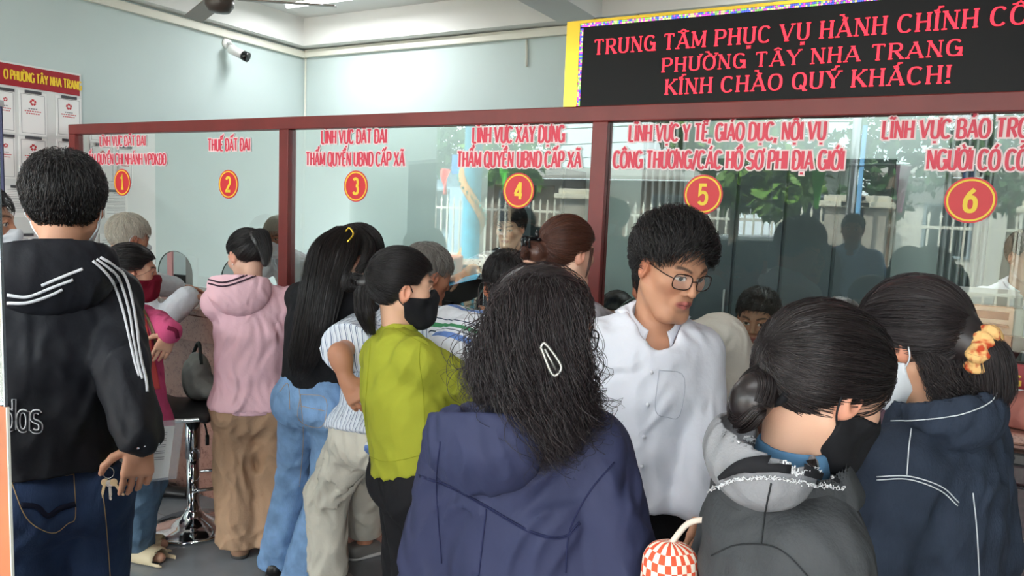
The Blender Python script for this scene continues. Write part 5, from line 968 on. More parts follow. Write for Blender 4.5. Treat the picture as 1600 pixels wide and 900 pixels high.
# ---- clerks behind the glass
def clerk(label, H, haz, taz, sex, P0, shirt, hp=0, S=1.62, sleeve='long', hands=None, skin=(208, 162, 136), **kw):
    o = person(label, H, haz, taz, sex, S=S, hpit=hp, pelvis=P0, skin=skin, hands=hands, **kw); sh = top(o, 'shirt', shirt, off=.018, sleeve=sleeve, hem=-.16, wr=.004, slw=(.018, .02, .018)); shirt_collar(o, shirt, sh); legs(o, 'trousers', BLACKC); shoes(o, DARKSHOE); return o
def chair(x, y, z, a, label):
    e = empty('office_chair', (x, y, 0), label, 'chair'); R = rotm(a); M = lambda u, v, w_: V3(x, y, w_) + R @ V3(u, v, 0); MB().obox(M(0, 0, z), R, (.23, .23, .03)).build('seat', BLKP, e, bevel=.02); MB().obox(M(0, -.27, z + .38), R, (.21, .02, .20)).build('backrest', BLKP, e, bevel=.015); MB().tube([M(0, -.20, z - .02), M(0, -.30, z + .05), M(0, -.29, z + .25)], .014, 8).build('back_support', CHROME, e, True); MB().tube([M(0, 0, .06), M(0, 0, z - .03)], .025, 12).build('column', CHROME, e, True)
    for k in range(5): t = 2 * math.pi * k / 5; MB().tube([M(0, 0, .07), M(.26 * math.cos(t), .26 * math.sin(t), .05), M(.26 * math.cos(t), .26 * math.sin(t), .002)], .015, 8).build('leg', BLKP, e, True)
H = at(414, 366, 5.25); o = clerk('clerk with long black hair and eyeglasses behind the glass of window two', H, 200, 186, 'f', (H[0] + .0, H[1] + .03, .80), WHITEC, 18, S=1.56, fineh=.0032, hs=1.0)
hair(o, cap(o, vol=(.010, .010, .010), nz=.001, extra=[rc(o.w(s * .075, -.03, .0), o.w(s * .085, -.05, -.2), .026, .02) for s in (-1, 1)] + [rc(o.w(0, -.09, 0), o.w(0, -.09, -.2), .04, .03)]), [sleek(o, 300, (0, -.6, .8), lift=.004)] + [lock([o.w(s * .05, .05, .09), o.w(s * .082, .0, .03), o.w(s * .09, -.03, -.08), o.w(s * .088, -.05, -.22)], 200, [.02, .028, .028, .016]) for s in (-1, 1)], BLACK); glasses(o, mat('thin_black_rim', (.02, .02, .02), .3))
DOT = cloth('dotted_white_cotton', (226, 230, 236), var=0); nt, b_, new, L = nodes(DOT); tc = new('ShaderNodeTexCoord'); vn = new('ShaderNodeTexVoronoi'); vn.inputs['Scale'].default_value = 55; ml = new('ShaderNodeMath'); ml.operation = 'LESS_THAN'; ml.inputs[1].default_value = .22; mx = new('ShaderNodeMixRGB'); mx.inputs[1].default_value = (*srgb(228, 232, 238), 1); mx.inputs[2].default_value = (*srgb(90, 110, 130), 1); L(tc.outputs['Object'], vn.inputs['Vector']); L(vn.outputs['Distance'], ml.inputs[0]); L(ml.outputs[0], mx.inputs[0]); L(mx.outputs[0], b_.inputs['Base Color'])
H = at(797, 356, 4.5); o = clerk('clerk in a dotted white shirt standing behind the glass of window four', H, 172, 168, 'm', (H[0] + .02, H[1] + .14, .86), DOT, 14, sleeve=.85, S=1.68, fineh=.0028, skin=(214, 172, 146), hands={'R': dict(p=at(694, 446, 3.92), pole=(-1, .2, -.3), d=(-.5, -.8, -.1), pn=(0, 0, -1), th=(.6, -.4, 0)), 'L': dict(p=at(800, 470, 3.95), pole=(1, .2, -.3))})
hair(o, cap(o, vol=(.010, .010, .016)), [crop(o, 1100, L=(.05, .085), lift=.022, crown=(.03, .05, .12), fwd=.1, droop=.4, sweep=-.8)], BLACK)
e = MB().obox(o.Wr['R'] + nrm(V3(-.5, -.8, -.1)) * .10 + R_ * .055 + V3(0, 0, -.012), np.stack([nrm(V3(.93, .25, .28)), nrm(np.cross(V3(-.25, -.3, .92), V3(.93, .25, .28))), nrm(np.cross(nrm(V3(.93, .25, .28)), nrm(np.cross(V3(-.25, -.3, .92), V3(.93, .25, .28)))))], 1), (.15, .055, .0015)).build('blue_folder', mat('cyan_card', srgb(40, 164, 214), .5)); tag(e, 'bright blue card folder held out behind the arch of window four', 'folder')
H = at(1184, 500, 3.22); o = clerk('clerk with short black hair looking down behind the glass of window five', H, 180, 180, 'm', (H[0] + .02, H[1] + .34, .52), WHITEC, 10, S=1.64, fineh=.003, skin=(190, 140, 114), feet={'L': (H[0] + .1, H[1] - .05 + .12, .075), 'R': (H[0] - .1, H[1] + .07, .075)}, hands={'L': dict(p=(H[0] + .16, 3.3, 1.115), pole=(1, .3, -.6)), 'R': dict(p=(H[0] - .17, 3.3, 1.115), pole=(-1, .3, -.6))}, hump=.04)
hair(o, cap(o, vol=(.007, .007, .012)), [crop(o, 800, L=(.02, .035), lift=.018, sweep=.6)], BLACK); chair(H[0] + .02, H[1] + .38, .35, 180, 'black office chair under the clerk of window five')
H = at(962, 494, 3.75); o = clerk('clerk with brown hair seated low behind the glass left of number five', H, 180, 180, 'f', (H[0], H[1] + .22, .60), cloth('grey_blouse', (1, 1, 1)), 12, S=1.55, feet={'L': (H[0] + .1, H[1] - .12, .075), 'R': (H[0] - .1, H[1] - .12, .075)}); hair(o, cap(o, vol=(.012, .012, .012), nz=.001), [sleek(o, 500, (0, -.8, .3))], hair_mat('brown_hair', (70, 58, 50))); chair(H[0], H[1] + .26, .42, 180, 'black office chair under the clerk left of number five')
H = at(1606, 402, 3.7); o = clerk('clerk in a white shirt behind the glass at the right edge', H, 150, 165, 'm', (H[0] - .0, H[1] + .06, .88), WHITEC, 8, S=1.66); hair(o, cap(o, vol=(.01, .01, .012)), [crop(o, 600)], BLACK)
# ---- person between the two women on the right, only the crown shows
H = at(1308, 530, 2.25)
o = person('brown-haired person at the counter hidden behind the charcoal jacket woman', H, -8, -4, 'f', S=1.56, hpit=20, pelvis=(H[0], H[1] - .36, .82), skin=(200, 156, 130), hands={'R': dict(p=(H[0] + .22, 2.78, 1.115), pole=(1, -.3, -.4)), 'L': dict(p=(H[0] - .22, 2.78, 1.115), pole=(-1, -.3, -.4))})
top(o, 'blouse', cloth('mauve_blouse', (120, 92, 104)), off=.014, hem=-.15); legs(o, 'trousers', BLACKC); shoes(o, DARKSHOE); hair(o, cap(o, vol=(.01, .012, .01), nz=.001, extra=[rc(o.w(0, -.1, -.02), o.w(0, -.11, -.16), .04, .03)]), [sleek(o, 500, (0, -1, -.2)), lock([o.w(0, -.1, 0), o.w(0, -.13, -.1), o.w(0, -.12, -.22)], 200, [.04, .045, .02])], hair_mat('brown_hair', (1, 1, 1)))
# ---- lime shirt woman
H = at(630, 452, 2.4); P0 = at(650, 738, 2.42)
LIME = cloth('lime_cotton', (158, 162, 50), var=.03, bump=.1)
o = person('person in a lime green shirt and black face mask with arms crossed', H, 44, 28, 'f', hpit=2, pelvis=P0, skin=(214, 168, 140), fineh=.0028, build=1.06, hs=1.0, S=1.56, nohand='LR', hands={'R': dict(p=at(690, 590, 2.62), pole=R_ * 1.0 - U_ * .5 - F_ * .1), 'L': dict(p=at(700, 580, 2.75), pole=-R_ * .2 - U_ + F_)})
sh = top(o, 'lime_shirt', LIME, off=.020, hem=.095, wr=.005, wfreq=15, seed=61, slw=(.018, .022, .02), waist=1.1, neck=.058, hemtilt=.18, cuff=1.05, bust=1); collar(o, LIME, r=.062, hgt=.05, tilt=.25, flare=.012, parent=sh)
T = bvh(sh); seam(T, [[(660, 510), (655, 560), (660, 600), (663, 650), (664, 705)], [(583, 500), (577, 560), (571, 640), (573, 690)], [(590, 498), (630, 520), (668, 540)], [(575, 712), (600, 721), (630, 718), (660, 710)]], cloth('lime_seam', (140, 146, 30)), sh, 'seam', r=.0009)
legs(o, 'black_trousers', BLACKC, w=(.098, .074, .066), hip=.006, wr=.002, topq=.135); shoes(o, DARKSHOE); mask(o, cloth('black_mask_cloth', (28, 28, 31), var=0), z0=.0)
hair(o, cap(o, vol=(.009, .010, .010), nz=.0008, extra=[rc(o.w(0, -.10, .02), o.w(-.0, -.132, .016), .026, .022), rc(o.w(0, -.11, .01), o.w(0, -.11, -.09), .020, .024), rc(o.w(0, -.11, -.09), o.w(.0, -.09, -.14), .024, .012)]), [sleek(o, 1100, (0, -1, .16), lift=.008, m=14), lock([o.w(0, -.10, .02), o.w(0, -.125, -.01), o.w(0, -.115, -.08), o.w(.01, -.09, -.15)], 420, [.02, .028, .034, .014], endj=.3, frizz=.0004), lock([o.w(0, -.11, .02), o.w(-.005, -.17, .03), o.w(-.005, -.175, .0), o.w(0, -.135, .0)], 160, [.016, .018, .018, .012])], BLACK, label='black hair tied in a low ponytail')
# ---- man with eyeglasses in the white shirt
H = at(1048, 420, 2.0); P0 = at(998, 770, 2.06)
o = person('person with eyeglasses in a white dress shirt turning to his side', H, 124, 146, 'm', hpit=18, hrol=-4, S=1.70, pelvis=P0, skin=(200, 148, 118), fineh=.0024, hs=1.05, shw=.133, headkw=dict(nose=1.03), colkw=dict(lips=(176, 92, 90)), elbows={'L': at(1092, 660, 2.0)}, hands={'L': dict(p=at(1084, 780, 1.94), d=-U_ + R_ * .1), 'R': dict(p=at(905, 770, 1.98), pole=-R_)})
WS = cloth('white_shirt_cloth', (230, 231, 240), var=.015, bump=.1); sh = top(o, 'white_shirt', WS, off=.020, hem=-.04, wr=.006, wfreq=16, seed=71, slw=(.020, .024, .022), neck=.066, neckdrop=.03, waist=.97, cuff=1.0)
shirt_collar(o, WS, sh, tip=.05, w=.032, drop=.036, open_=24, tilt=.7); T = bvh(sh)
seam(T, [[(1013, 530), (1010, 580), (1004, 640), (996, 700), (992, 745)]], cloth('shirt_seam', (190, 192, 204)), sh, 'placket_edge', r=.0009); seam(T, [[(1029, 528), (1027, 580), (1021, 640), (1013, 700), (1009, 745)]], cloth('shirt_seam', (190, 192, 204)), sh, 'placket_edge', r=.0009)
seam(T, [[(1030, 578), (1068, 588), (1062, 648), (1043, 652), (1024, 640), (1030, 578)]], cloth('shirt_seam', (1, 1, 1)), sh, 'pocket_seam', r=.0009)
BTN = mat('pearl_button', srgb(214, 214, 220), .3)
for x, y in ((1018, 582), (1012, 632), (1006, 682), (1003, 728)):
    h = hit(T, x, y, .003); MB().ell(h, (.0055, .0055, .0055), 10).build('button', BTN, sh, True)
legs(o, 'black_trousers', BLACKC, topq=.10); shoes(o, DARKSHOE); bt = MB(); F = Field(o.P - .3, o.P + .3, .008); F.add(seg(o.sp(.04), o.sp(.11), .175, .13, .17, .127, o.r), 0); F.cut(half(o.sp(.05), -o.u)); F.cut(half(o.sp(.105), o.u)); finish(o, 'belt', F, DARKSHOE)
HLG = ([-.1, -.05, -.02, .0, .02, .035, .05, .07, .09], [-.045, -.035, .0, .030, .030, .030, .062, .080, .084]); hair(o, cap(o, vol=(.008, .010, .020), hl=HLG), [crop(o, 2000, L=(.045, .062), lift=.034, crown=(0, -.08, .09), fwd=.6, droop=.1, rough=.3, sweep=1.3, hl=HLG)], BLACK, label='thick black hair swept forward'); glasses(o, mat('dark_metal_rim', srgb(58, 44, 38), .3, metal=.6))
# ------------------------------------------------------------------ the people nearest the door
# ---- man in the black sports jacket
H = at(102, 322, 1.95); P0 = at(82, 748, 1.98)
BJ = cloth('black_sports_cloth', (30, 31, 37), rough=.6, bump=.1)
o = person('person in a black sports jacket with three white stripes and blue jeans', H, -50, -76, 'm', hpit=4, pelvis=P0, S=1.73, skin=(198, 146, 118), fineh=.003, build=1.0, shw=.128, elbows={'R': at(190, 568, 1.92)}, hands={'R': dict(p=at(219, 688, 1.88), d=-U_ * .95 - R_ * .08, pn=-R_ * .6 + F_ * .75, th=-R_ * .8 - F_ * .55, curl=.6, thumb=.45, h=.0034, pole=-F_ * .3 + R_ * .9)}, nb=tuple(-R_ * .015))
jk = top(o, 'sports_jacket', BJ, off=.022, hem=.085, wr=.007, wfreq=13, seed=81, slw=(.014, .018, .018), waist=1.1, neck=.062, cuff=.93, belly=.01, shcap=.055)
hd = hood(o, BJ, size=(.150, .085, .125), px=(84, 418), dt=.09, tilt=.5, open_=.04, seed=12, th=.016); collar(o, BJ, r=.075, hgt=.05, tilt=.1, gap=False, flare=.02, parent=jk)
WST = cloth('white_stripe_cloth', (236, 236, 240), var=0); T = bvh([jk, hd])
band(T, [[(155.6, 402), (178, 416), (195, 434), (206, 472), (213, 515), (219, 560), (227, 592), (229, 612)], [(149.8, 405), (170, 420), (185, 437), (200, 483), (208, 530), (215, 568), (222, 592)], [(144, 407.6), (162, 424), (177, 445), (193, 491), (202, 532), (209, 562), (217, 588)]], WST, jk, 3.6, 'sleeve_stripe', off=.003, n=40)
band(T, [[(64, 446), (95, 433), (128, 420)], [(12, 460), (43, 463), (78, 450), (113, 437)], [(12, 472.5), (43, 472), (78, 461), (97, 452)]], WST, hd, 4.2, 'hood_stripe', off=.003, n=30)
Lg, Wd = layout('adidas', .14); T2 = bvh(jk); ol = []
for p, wt in Lg: ol.append([(64 - (Wd - a) * 34.0, 672 - 10 * (1 - a / Wd) * .6 - c * 46 + 2) for a, c in p])
for kk, (mm, w_, of) in enumerate(((WST, 7.5, .0025), (BJ, 3.6, .004))): band(T2, [q for q in ol if max(x for x, y in q) > -30], mm, jk, w_, ['logo_outline', 'logo_fill'][kk], off=of, n=26, thick=.001)
jn = legs(o, 'jeans', DENIM_D, w=(.112, .092, .08), hip=.010, wr=.005, seed=83, topq=.13, bum=.01); shoes(o, DARKSHOE); T = bvh(jn)
seam(T, [[(17, 750), (60, 745), (115, 737)], [(17, 754), (60, 749), (115, 741)], [(17, 750), (36, 800), (55, 822), (84, 833), (106, 818), (118, 806), (115, 737)], [(160, 765), (166, 820), (172, 900)]], THREAD, jn, 'stitching', r=.0012); band(T, [[(33, 789), (58, 792), (74, 806), (92, 795), (118, 787)]], cloth('dark_denim_patch', (26, 30, 50)), jn, 8, 'pocket_tear', off=.002)
hair(o, cap(o, vol=(.012, .014, .018), nz=.002), [(crop(o, 1700, L=(.04, .07), lift=.022, crown=(.0, -.04, .12), fwd=.3, droop=.4), .0008)], BLACK, label='thick black hair cut straight at the nape'); mask(o, mat('mask_white', (.9, .9, .9)))
w0 = o.Wr['R']; fa = nrm(o.Wr['R'] - o.El['R']); e1 = nrm(np.cross(fa, V3(0, 0, 1))); e2 = np.cross(fa, e1); br = MB()
for q in range(14): t = 2 * math.pi * q / 14; br.ell(w0 + fa * .02 + (e1 * math.cos(t) + e2 * math.sin(t)) * .034, (.0075, .0075, .006), 8)
br.build('bracelet', mat('silver', (.8, .8, .82), .2, metal=1), o.ob, True)
# folder of papers in his hand, keys on his belt
c0 = [at(166, 664, 1.99), at(288, 655, 2.12), at(276, 748, 2.10), at(156, 762, 1.97)]; fo = empty('document_folder', (c0[0] + c0[2]) / 2, 'clear plastic folder of white papers held by the black jacket man', 'folder'); nn_ = nrm(np.cross(c0[1] - c0[0], c0[3] - c0[0])); 
lerp4 = lambda u, v: (c0[0] * (1 - u) + c0[1] * u) * (1 - v) + (c0[3] * (1 - u) + c0[2] * u) * v
MB().poly([lerp4(u, v) for u, v in ((.02, .1), (.88, .1), (.88, .96), (.02, .96))], nn_ * .004).build('papers', PAPER, fo); MB().poly([c0[i] + nn_ * .006 for i in range(4)], nn_ * .0012).build('cover', mat('clear_plastic', srgb(214, 220, 226), .15, alpha=.16), fo); MB().poly([c0[i] - nn_ * .003 for i in range(4)], nn_ * .0012).build('cover', mat('clear_plastic', (.8, .8, .8)), fo)
sg = 1 if nn_ @ F_ < 0 else -1; ln = MB()
for k in range(16):
    v = .16 + .034 * k; a = .45; ln.poly([lerp4(a, v) + nn_ * (.0048 if sg > 0 else -.0012), lerp4(a + (.34 if k % 3 else .2), v) + nn_ * (.0048 if sg > 0 else -.0012), lerp4(a + (.34 if k % 3 else .2), v + .011) + nn_ * (.0048 if sg > 0 else -.0012), lerp4(a, v + .011) + nn_ * (.0048 if sg > 0 else -.0012)], nn_ * .0004)
ln.build('print', INK, fo)
kc = hit(T, 166, 738, .016); ky = empty('key_bunch', kc, 'bunch of keys on a ring hanging at the belt of the black jacket man', 'keys'); BRASS = mat('brass_key', (.7, .55, .35), .3, metal=1); NICK = mat('nickel_key', (.72, .72, .7), .25, metal=1)
def px2(dx, dy, dz=0): return kc + (R_ * dx - U_ * dy) * 1.9 / FPX - F_ * dz
MB().tube([px2(9 * math.cos(t), 4 + 9 * math.sin(t)) for t in np.linspace(0, 6.28, 24)], .0011, 6, False).build('ring', NICK, ky, True)
for nm, m_, x0, y0, an, z_ in (('key', BRASS, -3, 12, 12, .002), ('key', NICK, 4, 13, -4, .006), ('key', BRASS, 8, 12, -38, .010)):
    t = math.radians(an); dx, dy = -math.sin(t), math.cos(t); bow = [px2(x0 + 6 * math.cos(q) + dx * 7, y0 + 6 * math.sin(q) + dy * 7, z_) for q in np.linspace(0, 6.28, 17)[:-1]]; kb = MB().poly(bow, -F_ * .002); w1 = (dy * 2.2, -dx * 2.2)
    bl = [(0, 12), (0, 32), (1.2, 34), (2, 31), (1.4, 29), (2, 26), (2, 12)]; kb.poly([px2(x0 + dx * b_ + w1[0] * (a_ - 1), y0 + dy * b_ + w1[1] * (a_ - 1), z_) for a_, b_ in bl], -F_ * .002); kb.build(nm, m_, ky)
# ---- woman in the navy jacket with wavy hair
H = at(850, 520, 1.45); P0 = at(832, 1000, 1.48)
NV = cloth('navy_raincoat', (50, 54, 82), rough=.7, bump=.12, scale=(40, 40, 25), var=.05)
o = person('person in a navy hooded jacket with long wavy black hair and a silver hair clip', H, 26, -14, 'f', hpit=10, pelvis=P0, S=1.56, skin=(196, 142, 114), fineh=.0028, build=1.0, shw=.138, hs=1.0)
jk = top(o, 'navy_jacket', NV, off=.024, hem=-.35, wr=.008, wfreq=13, seed=91, slw=(.022, .028, .026), waist=1.16, neck=.064, shcap=.055, h=.0075)
hd = hood(o, NV, size=(.115, .075, .10), px=(757, 688), dt=.10, tilt=.35, open_=.045, seed=17, th=.014, wr=.007, h=.005); T = bvh([jk, hd])
seam(T, [[(655, 742), (700, 758), (760, 790), (830, 830), (880, 838), (905, 815)], [(655, 745), (700, 761), (760, 793), (830, 833), (880, 841), (907, 818)], [(960, 722), (920, 770), (890, 830), (884, 895)], [(688, 690), (682, 760), (690, 880)], [(760, 795), (748, 900)]], cloth('navy_seam', (36, 40, 72)), jk, 'seam', r=.0016)
seam(T, [[(690, 628), (700, 660), (740, 690), (790, 700), (822, 692)]], cloth('navy_seam', (1, 1, 1)), hd, 'hood_seam', r=.0016)
legs(o, 'trousers', BLACKC); shoes(o, DARKSHOE); glasses(o, mat('black_rim', (.012, .012, .014), .25), label='thick black eyeglasses')
WV = hair_mat('wavy_black_hair', (44, 36, 37), .40, .65); g = lambda pts: [at(*p) for p in pts]
Ls = [(g([(835, 448, 1.40), (805, 480, 1.34), (780, 540, 1.32), (765, 600, 1.34), (752, 640, 1.36)]), 420, [.03, .04, .045, .05, .035]), (g([(845, 448, 1.40), (825, 490, 1.32), (815, 560, 1.30), (825, 630, 1.31), (845, 690, 1.32), (858, 735, 1.33)]), 700, [.03, .045, .05, .055, .05, .025]),
      (g([(858, 448, 1.40), (870, 490, 1.32), (872, 560, 1.29), (872, 630, 1.30), (875, 690, 1.31), (880, 722, 1.32)]), 700, [.03, .045, .048, .052, .045, .025]), (g([(866, 452, 1.42), (885, 500, 1.36), (888, 560, 1.33), (898, 620, 1.34), (915, 660, 1.36), (925, 682, 1.37)]), 420, [.025, .03, .035, .04, .04, .02]), (g([(838, 450, 1.42), (800, 500, 1.38), (770, 570, 1.38), (750, 620, 1.40)]), 260, [.02, .03, .035, .03])]
ex = [];
for G, n, r in Ls:
    for i in range(min(3, len(G) - 1)): ex.append(rc(G[i], G[i + 1], r[i] * .75, r[i + 1] * (.75 if i < 2 else .5)))
S_ = [lock(G, n, r, wave=.011, freq=3.2, frizz=.0011, endj=.35, m=34) for G, n, r in Ls] + [lock(G, 60, [x * 1.5 for x in r], wave=.016, freq=4, frizz=.003, endj=.5, m=34, startj=.3) for G, n, r in Ls]
hair(o, cap(o, vol=(.009, .010, .010), nz=.0015, extra=ex), [sleek(o, 900, (-.1, -.95, -.25), lift=.008)] + S_, WV, rad=.0006, label='long wavy black hair')
MB().ell(o.w(-.012, -.055, .128), (.010, .016, .004), 12, o.R).build('parting', cloth('scalp_skin', (178, 138, 118)), o.ob, True)
hk = [at(x, y, 1.215) for x, y in ((845, 542), (853, 538), (876, 570), (872, 584), (862, 583))]; cl = MB(); cl.tube(spline([hk[0] , hk[1], hk[2], hk[3], hk[4], hk[0]], 40), .0028, 6, False).tube([at(851, 545, 1.214), at(869, 578, 1.212)], .002, 6); cl.build('snap_hair_clip', mat('worn_silver', (.42, .41, .38), .45, metal=1), o.ob, True)
# ---- woman in the grey jacket
H = at(1283, 606, 1.12); P0 = at(1228, 1130, 1.2)
GJ = cloth('charcoal_jacket', (66, 68, 70), rough=.85, bump=.18, scale=(160, 160, 80), var=.08); GF = cloth('grey_fleece', (136, 136, 139), bump=.2, scale=(220, 220, 220), var=.05)
o = person('person in a charcoal jacket with a grey hood, black mask and low hair bun', H, 48, 58, 'f', hpit=22, hrol=0, pelvis=P0, S=1.55, skin=(214, 168, 142), fineh=.0024, build=1.0, shw=.125)
jk = top(o, 'charcoal_jacket', GJ, off=.020, hem=-.3, wr=.005, wfreq=12, seed=101, slw=(.020, .022, .022), waist=1.1, neck=.062, shcap=.052, h=.0075)
hd = hood(o, GF, size=(.105, .075, .070), px=(1185, 712), dt=.05, tilt=.4, open_=.03, seed=19, th=.012, h=.005, wr=.004, label='light grey fleece hood'); cl = collar(o, GJ, r=.085, hgt=.05, tilt=.0, gap=False, flare=.03, parent=jk)
inn = collar(o, cloth('blue_shirt_cloth', (86, 126, 160)), r=.058, hgt=.062, tilt=.15, flare=.006, gap=False, name='inner_collar')
T = bvh([jk, hd, cl]); FR = mat('white_fray', srgb(226, 226, 228), .9); fz = MB()
def fray(pts, wpx, n, r=.0006):
    q = spline([(*p, 0) for p in pts], n)[:, :2]
    for x, y in q:
        P_ = [hit(T, x + random.uniform(-wpx, wpx), y + random.uniform(-wpx, wpx), .002 + random.uniform(0, .004)) for _ in range(3)]
        if all(p is not None for p in P_) and max(np.linalg.norm(P_[0] - P_[1]), np.linalg.norm(P_[1] - P_[2])) < .05: fz.tube(spline(P_, 6), r, 4)
band(T, [[(1128, 745), (1170, 728), (1240, 728), (1310, 748)]], BLACKC, jk, [6, 22, 26, 18], 'black_trim', off=.006); fray([(1095, 764), (1108, 770), (1140, 752), (1200, 745), (1260, 755), (1315, 764)], 3.5, 150); fray([(1158, 686), (1180, 690), (1205, 700), (1222, 716), (1238, 738)], 9, 110, .0011); fray([(1090, 690), (1087, 730), (1096, 765)], 1.5, 40); fray([(1240, 742), (1275, 735), (1300, 745)], 3, 40)
fz.build('frayed_edge', FR, jk, True); seam(T, [[(1205, 755), (1196, 800), (1190, 850)], [(1112, 868), (1150, 852), (1200, 852), (1232, 868), (1262, 900)]], cloth('charcoal_seam', (44, 46, 48)), jk, 'seam', r=.0012)
legs(o, 'trousers', BLACKC); shoes(o, DARKSHOE); mask(o, cloth('black_mask_cloth', (1, 1, 1)), z0=.002)
bc = o.w(.01, -.112, -.060)
bun = [lock([bc + o.R @ V3(math.cos(t + q) * (.030 - .005 * q), .010 * math.sin(2 * t), math.sin(t + q) * (.040 - .006 * q)) for q in np.linspace(0, 5.2, 14)], 160, [.014, .017, .013], m=34) for t in (0, 1.6, 3.1, 4.7)]
hair(o, cap(o, vol=(.008, .010, .010), nz=.0006, extra=[el(bc, (.031, .026, .036), o.R), rc(o.w(0, -.085, -.02), bc, .03, .028)], h=.004), [(sleek(o, 2600, (-.06, -1, -.28), lift=.007, m=16, ex=.0150), .0005), *bun], hair_mat('dark_brown_hair', (36, 29, 29), .34, .55), rad=.0006, label='smooth dark hair combed into a low bun')
MB().tube([bc + o.R @ V3(.03 * math.cos(t), .028, .024 + .018 * math.sin(t)) for t in np.linspace(0, 6.28, 20)], .006, 8, False).build('hair_tie', BLACKC, o.ob, True)
# ---- woman in the denim jacket
H = at(1425, 536, 1.52); P0 = at(1440, 1040, 1.56)
o = person('person in a dark denim hooded jacket with an orange scrunchie', H, -70, -62, 'f', hpit=20, pelvis=P0, S=1.56, skin=(206, 158, 130), fineh=.0028, build=1.0, shw=.135, hs=1.0)
jk = top(o, 'denim_jacket', DENIM_J, off=.022, hem=-.22, wr=.006, wfreq=12, seed=111, slw=(.022, .026, .024), waist=1.1, neck=.062, shcap=.055, h=.0075)
hd = hood(o, DENIM_J, size=(.10, .095, .085), px=(1485, 640), dt=.04, tilt=.35, open_=.03, seed=23, th=.014, wr=.005, h=.005); collar(o, DENIM_J, r=.08, hgt=.05, tilt=.1, gap=False, flare=.02, parent=jk); T = bvh([jk, hd])
seam(T, [[(1392, 658), (1440, 656), (1500, 648), (1545, 630), (1562, 608)], [(1370, 745), (1420, 744), (1470, 760), (1498, 785)], [(1370, 750), (1420, 749), (1468, 766), (1496, 790)], [(1424, 670), (1420, 700), (1417, 742)], [(1520, 770), (1526, 830), (1530, 900)]], WTHREAD, jk, 'white_stitching', r=.0012)
legs(o, 'trousers', BLACKC); shoes(o, DARKSHOE); tl_ = o.w(.0, -.115, -.03)
hair(o, cap(o, vol=(.010, .012, .012), nz=.0008, extra=[rc(o.w(0, -.09, -.01), o.w(0, -.125, -.05), .05, .035), rc(o.w(0, -.125, -.05), o.w(0, -.13, -.12), .036, .022)]), [(sleek(o, 1800, (0, -1, -.3), lift=.009, m=15), .0006), lock([o.w(0, -.09, -.03), o.w(0, -.125, -.05), o.w(.0, -.12, -.11), o.w(0, -.10, -.16)], 500, [.035, .042, .04, .018], frizz=.0006, endj=.3), lock([o.w(-.05, -.04, -.02), o.w(-.052, -.055, -.08), o.w(-.055, -.06, -.14), o.w(-.06, -.05, -.18)], 320, [.026, .028, .026, .014], wave=.006, freq=4, frizz=.0012, endj=.4), lock([o.w(.0, -.085, -.05), o.w(-.01, -.085, -.11), o.w(-.02, -.09, -.17)], 300, [.04, .04, .02], wave=.005, freq=4, frizz=.001, endj=.4)], SOFTBLACK, rad=.0006); mask(o, mat('mask_white', (.9, .9, .9)))
sc = tl_ + o.R @ V3(.0, -.008, -.012); sm_ = MB(); ax_ = o.R @ nrm(V3(0, -1, -.5)); e1 = nrm(np.cross(ax_, V3(0, 0, 1))); e2 = np.cross(ax_, e1)
sm_.grid(lambda u, v: sc + (e1 * math.cos(6.283 * u) + e2 * math.sin(6.283 * u)) * (.036 + (.016 + .005 * math.sin(u * 75)) * math.cos(6.283 * v)) + ax_ * (.018 + .004 * math.cos(u * 57)) * math.sin(6.283 * v), 60, 12)
SCR = cloth('peach_scrunchie', (232, 178, 112), var=.0); nt, b_, new, L = nodes(SCR); tc = new('ShaderNodeTexCoord'); vn = new('ShaderNodeTexNoise'); vn.inputs['Scale'].default_value = 45; cr = new('ShaderNodeValToRGB'); cr.color_ramp.elements[0].position = .48; cr.color_ramp.elements[0].color = (*srgb(236, 190, 124), 1); cr.color_ramp.elements[1].position = .60; cr.color_ramp.elements[1].color = (*srgb(196, 74, 44), 1); L(tc.outputs['Object'], vn.inputs['Vector']); L(vn.outputs['Fac'], cr.inputs[0]); L(cr.outputs[0], b_.inputs['Base Color']); sm_.build('scrunchie', SCR, o.ob, True)
# ---- person beyond the door glass at the left edge
H = at(-34, 352, 2.35); o = person('person in grey with a face mask cut off by the left photo edge', H, 40, 30, 'm', S=1.66, skin=(190, 140, 114)); top(o, 'shirt', cloth('grey_shirt', (150, 152, 156)), off=.02, hem=-.15); legs(o, 'trousers', BLACKC); shoes(o, DARKSHOE); hair(o, cap(o), [crop(o, 400)], BLACK); mask(o, mat('mask_white', (.9, .9, .9)))
# ---- bystander at the doorway, seen as a reflection in the glass
H = V3(-.62, -.75, 1.60); o = person('person in a light blue shirt at the doorway, mirrored in the glass', H, 2, 0, 'm', S=1.72, skin=(176, 126, 100)); BS = cloth('light_blue_shirt', (150, 184, 220)); sh = top(o, 'shirt', BS, off=.02, hem=-.16, sleeve=.8); shirt_collar(o, BS, sh); legs(o, 'trousers', BLACKC); shoes(o, DARKSHOE); hair(o, cap(o), [crop(o, 400)], BLACK)
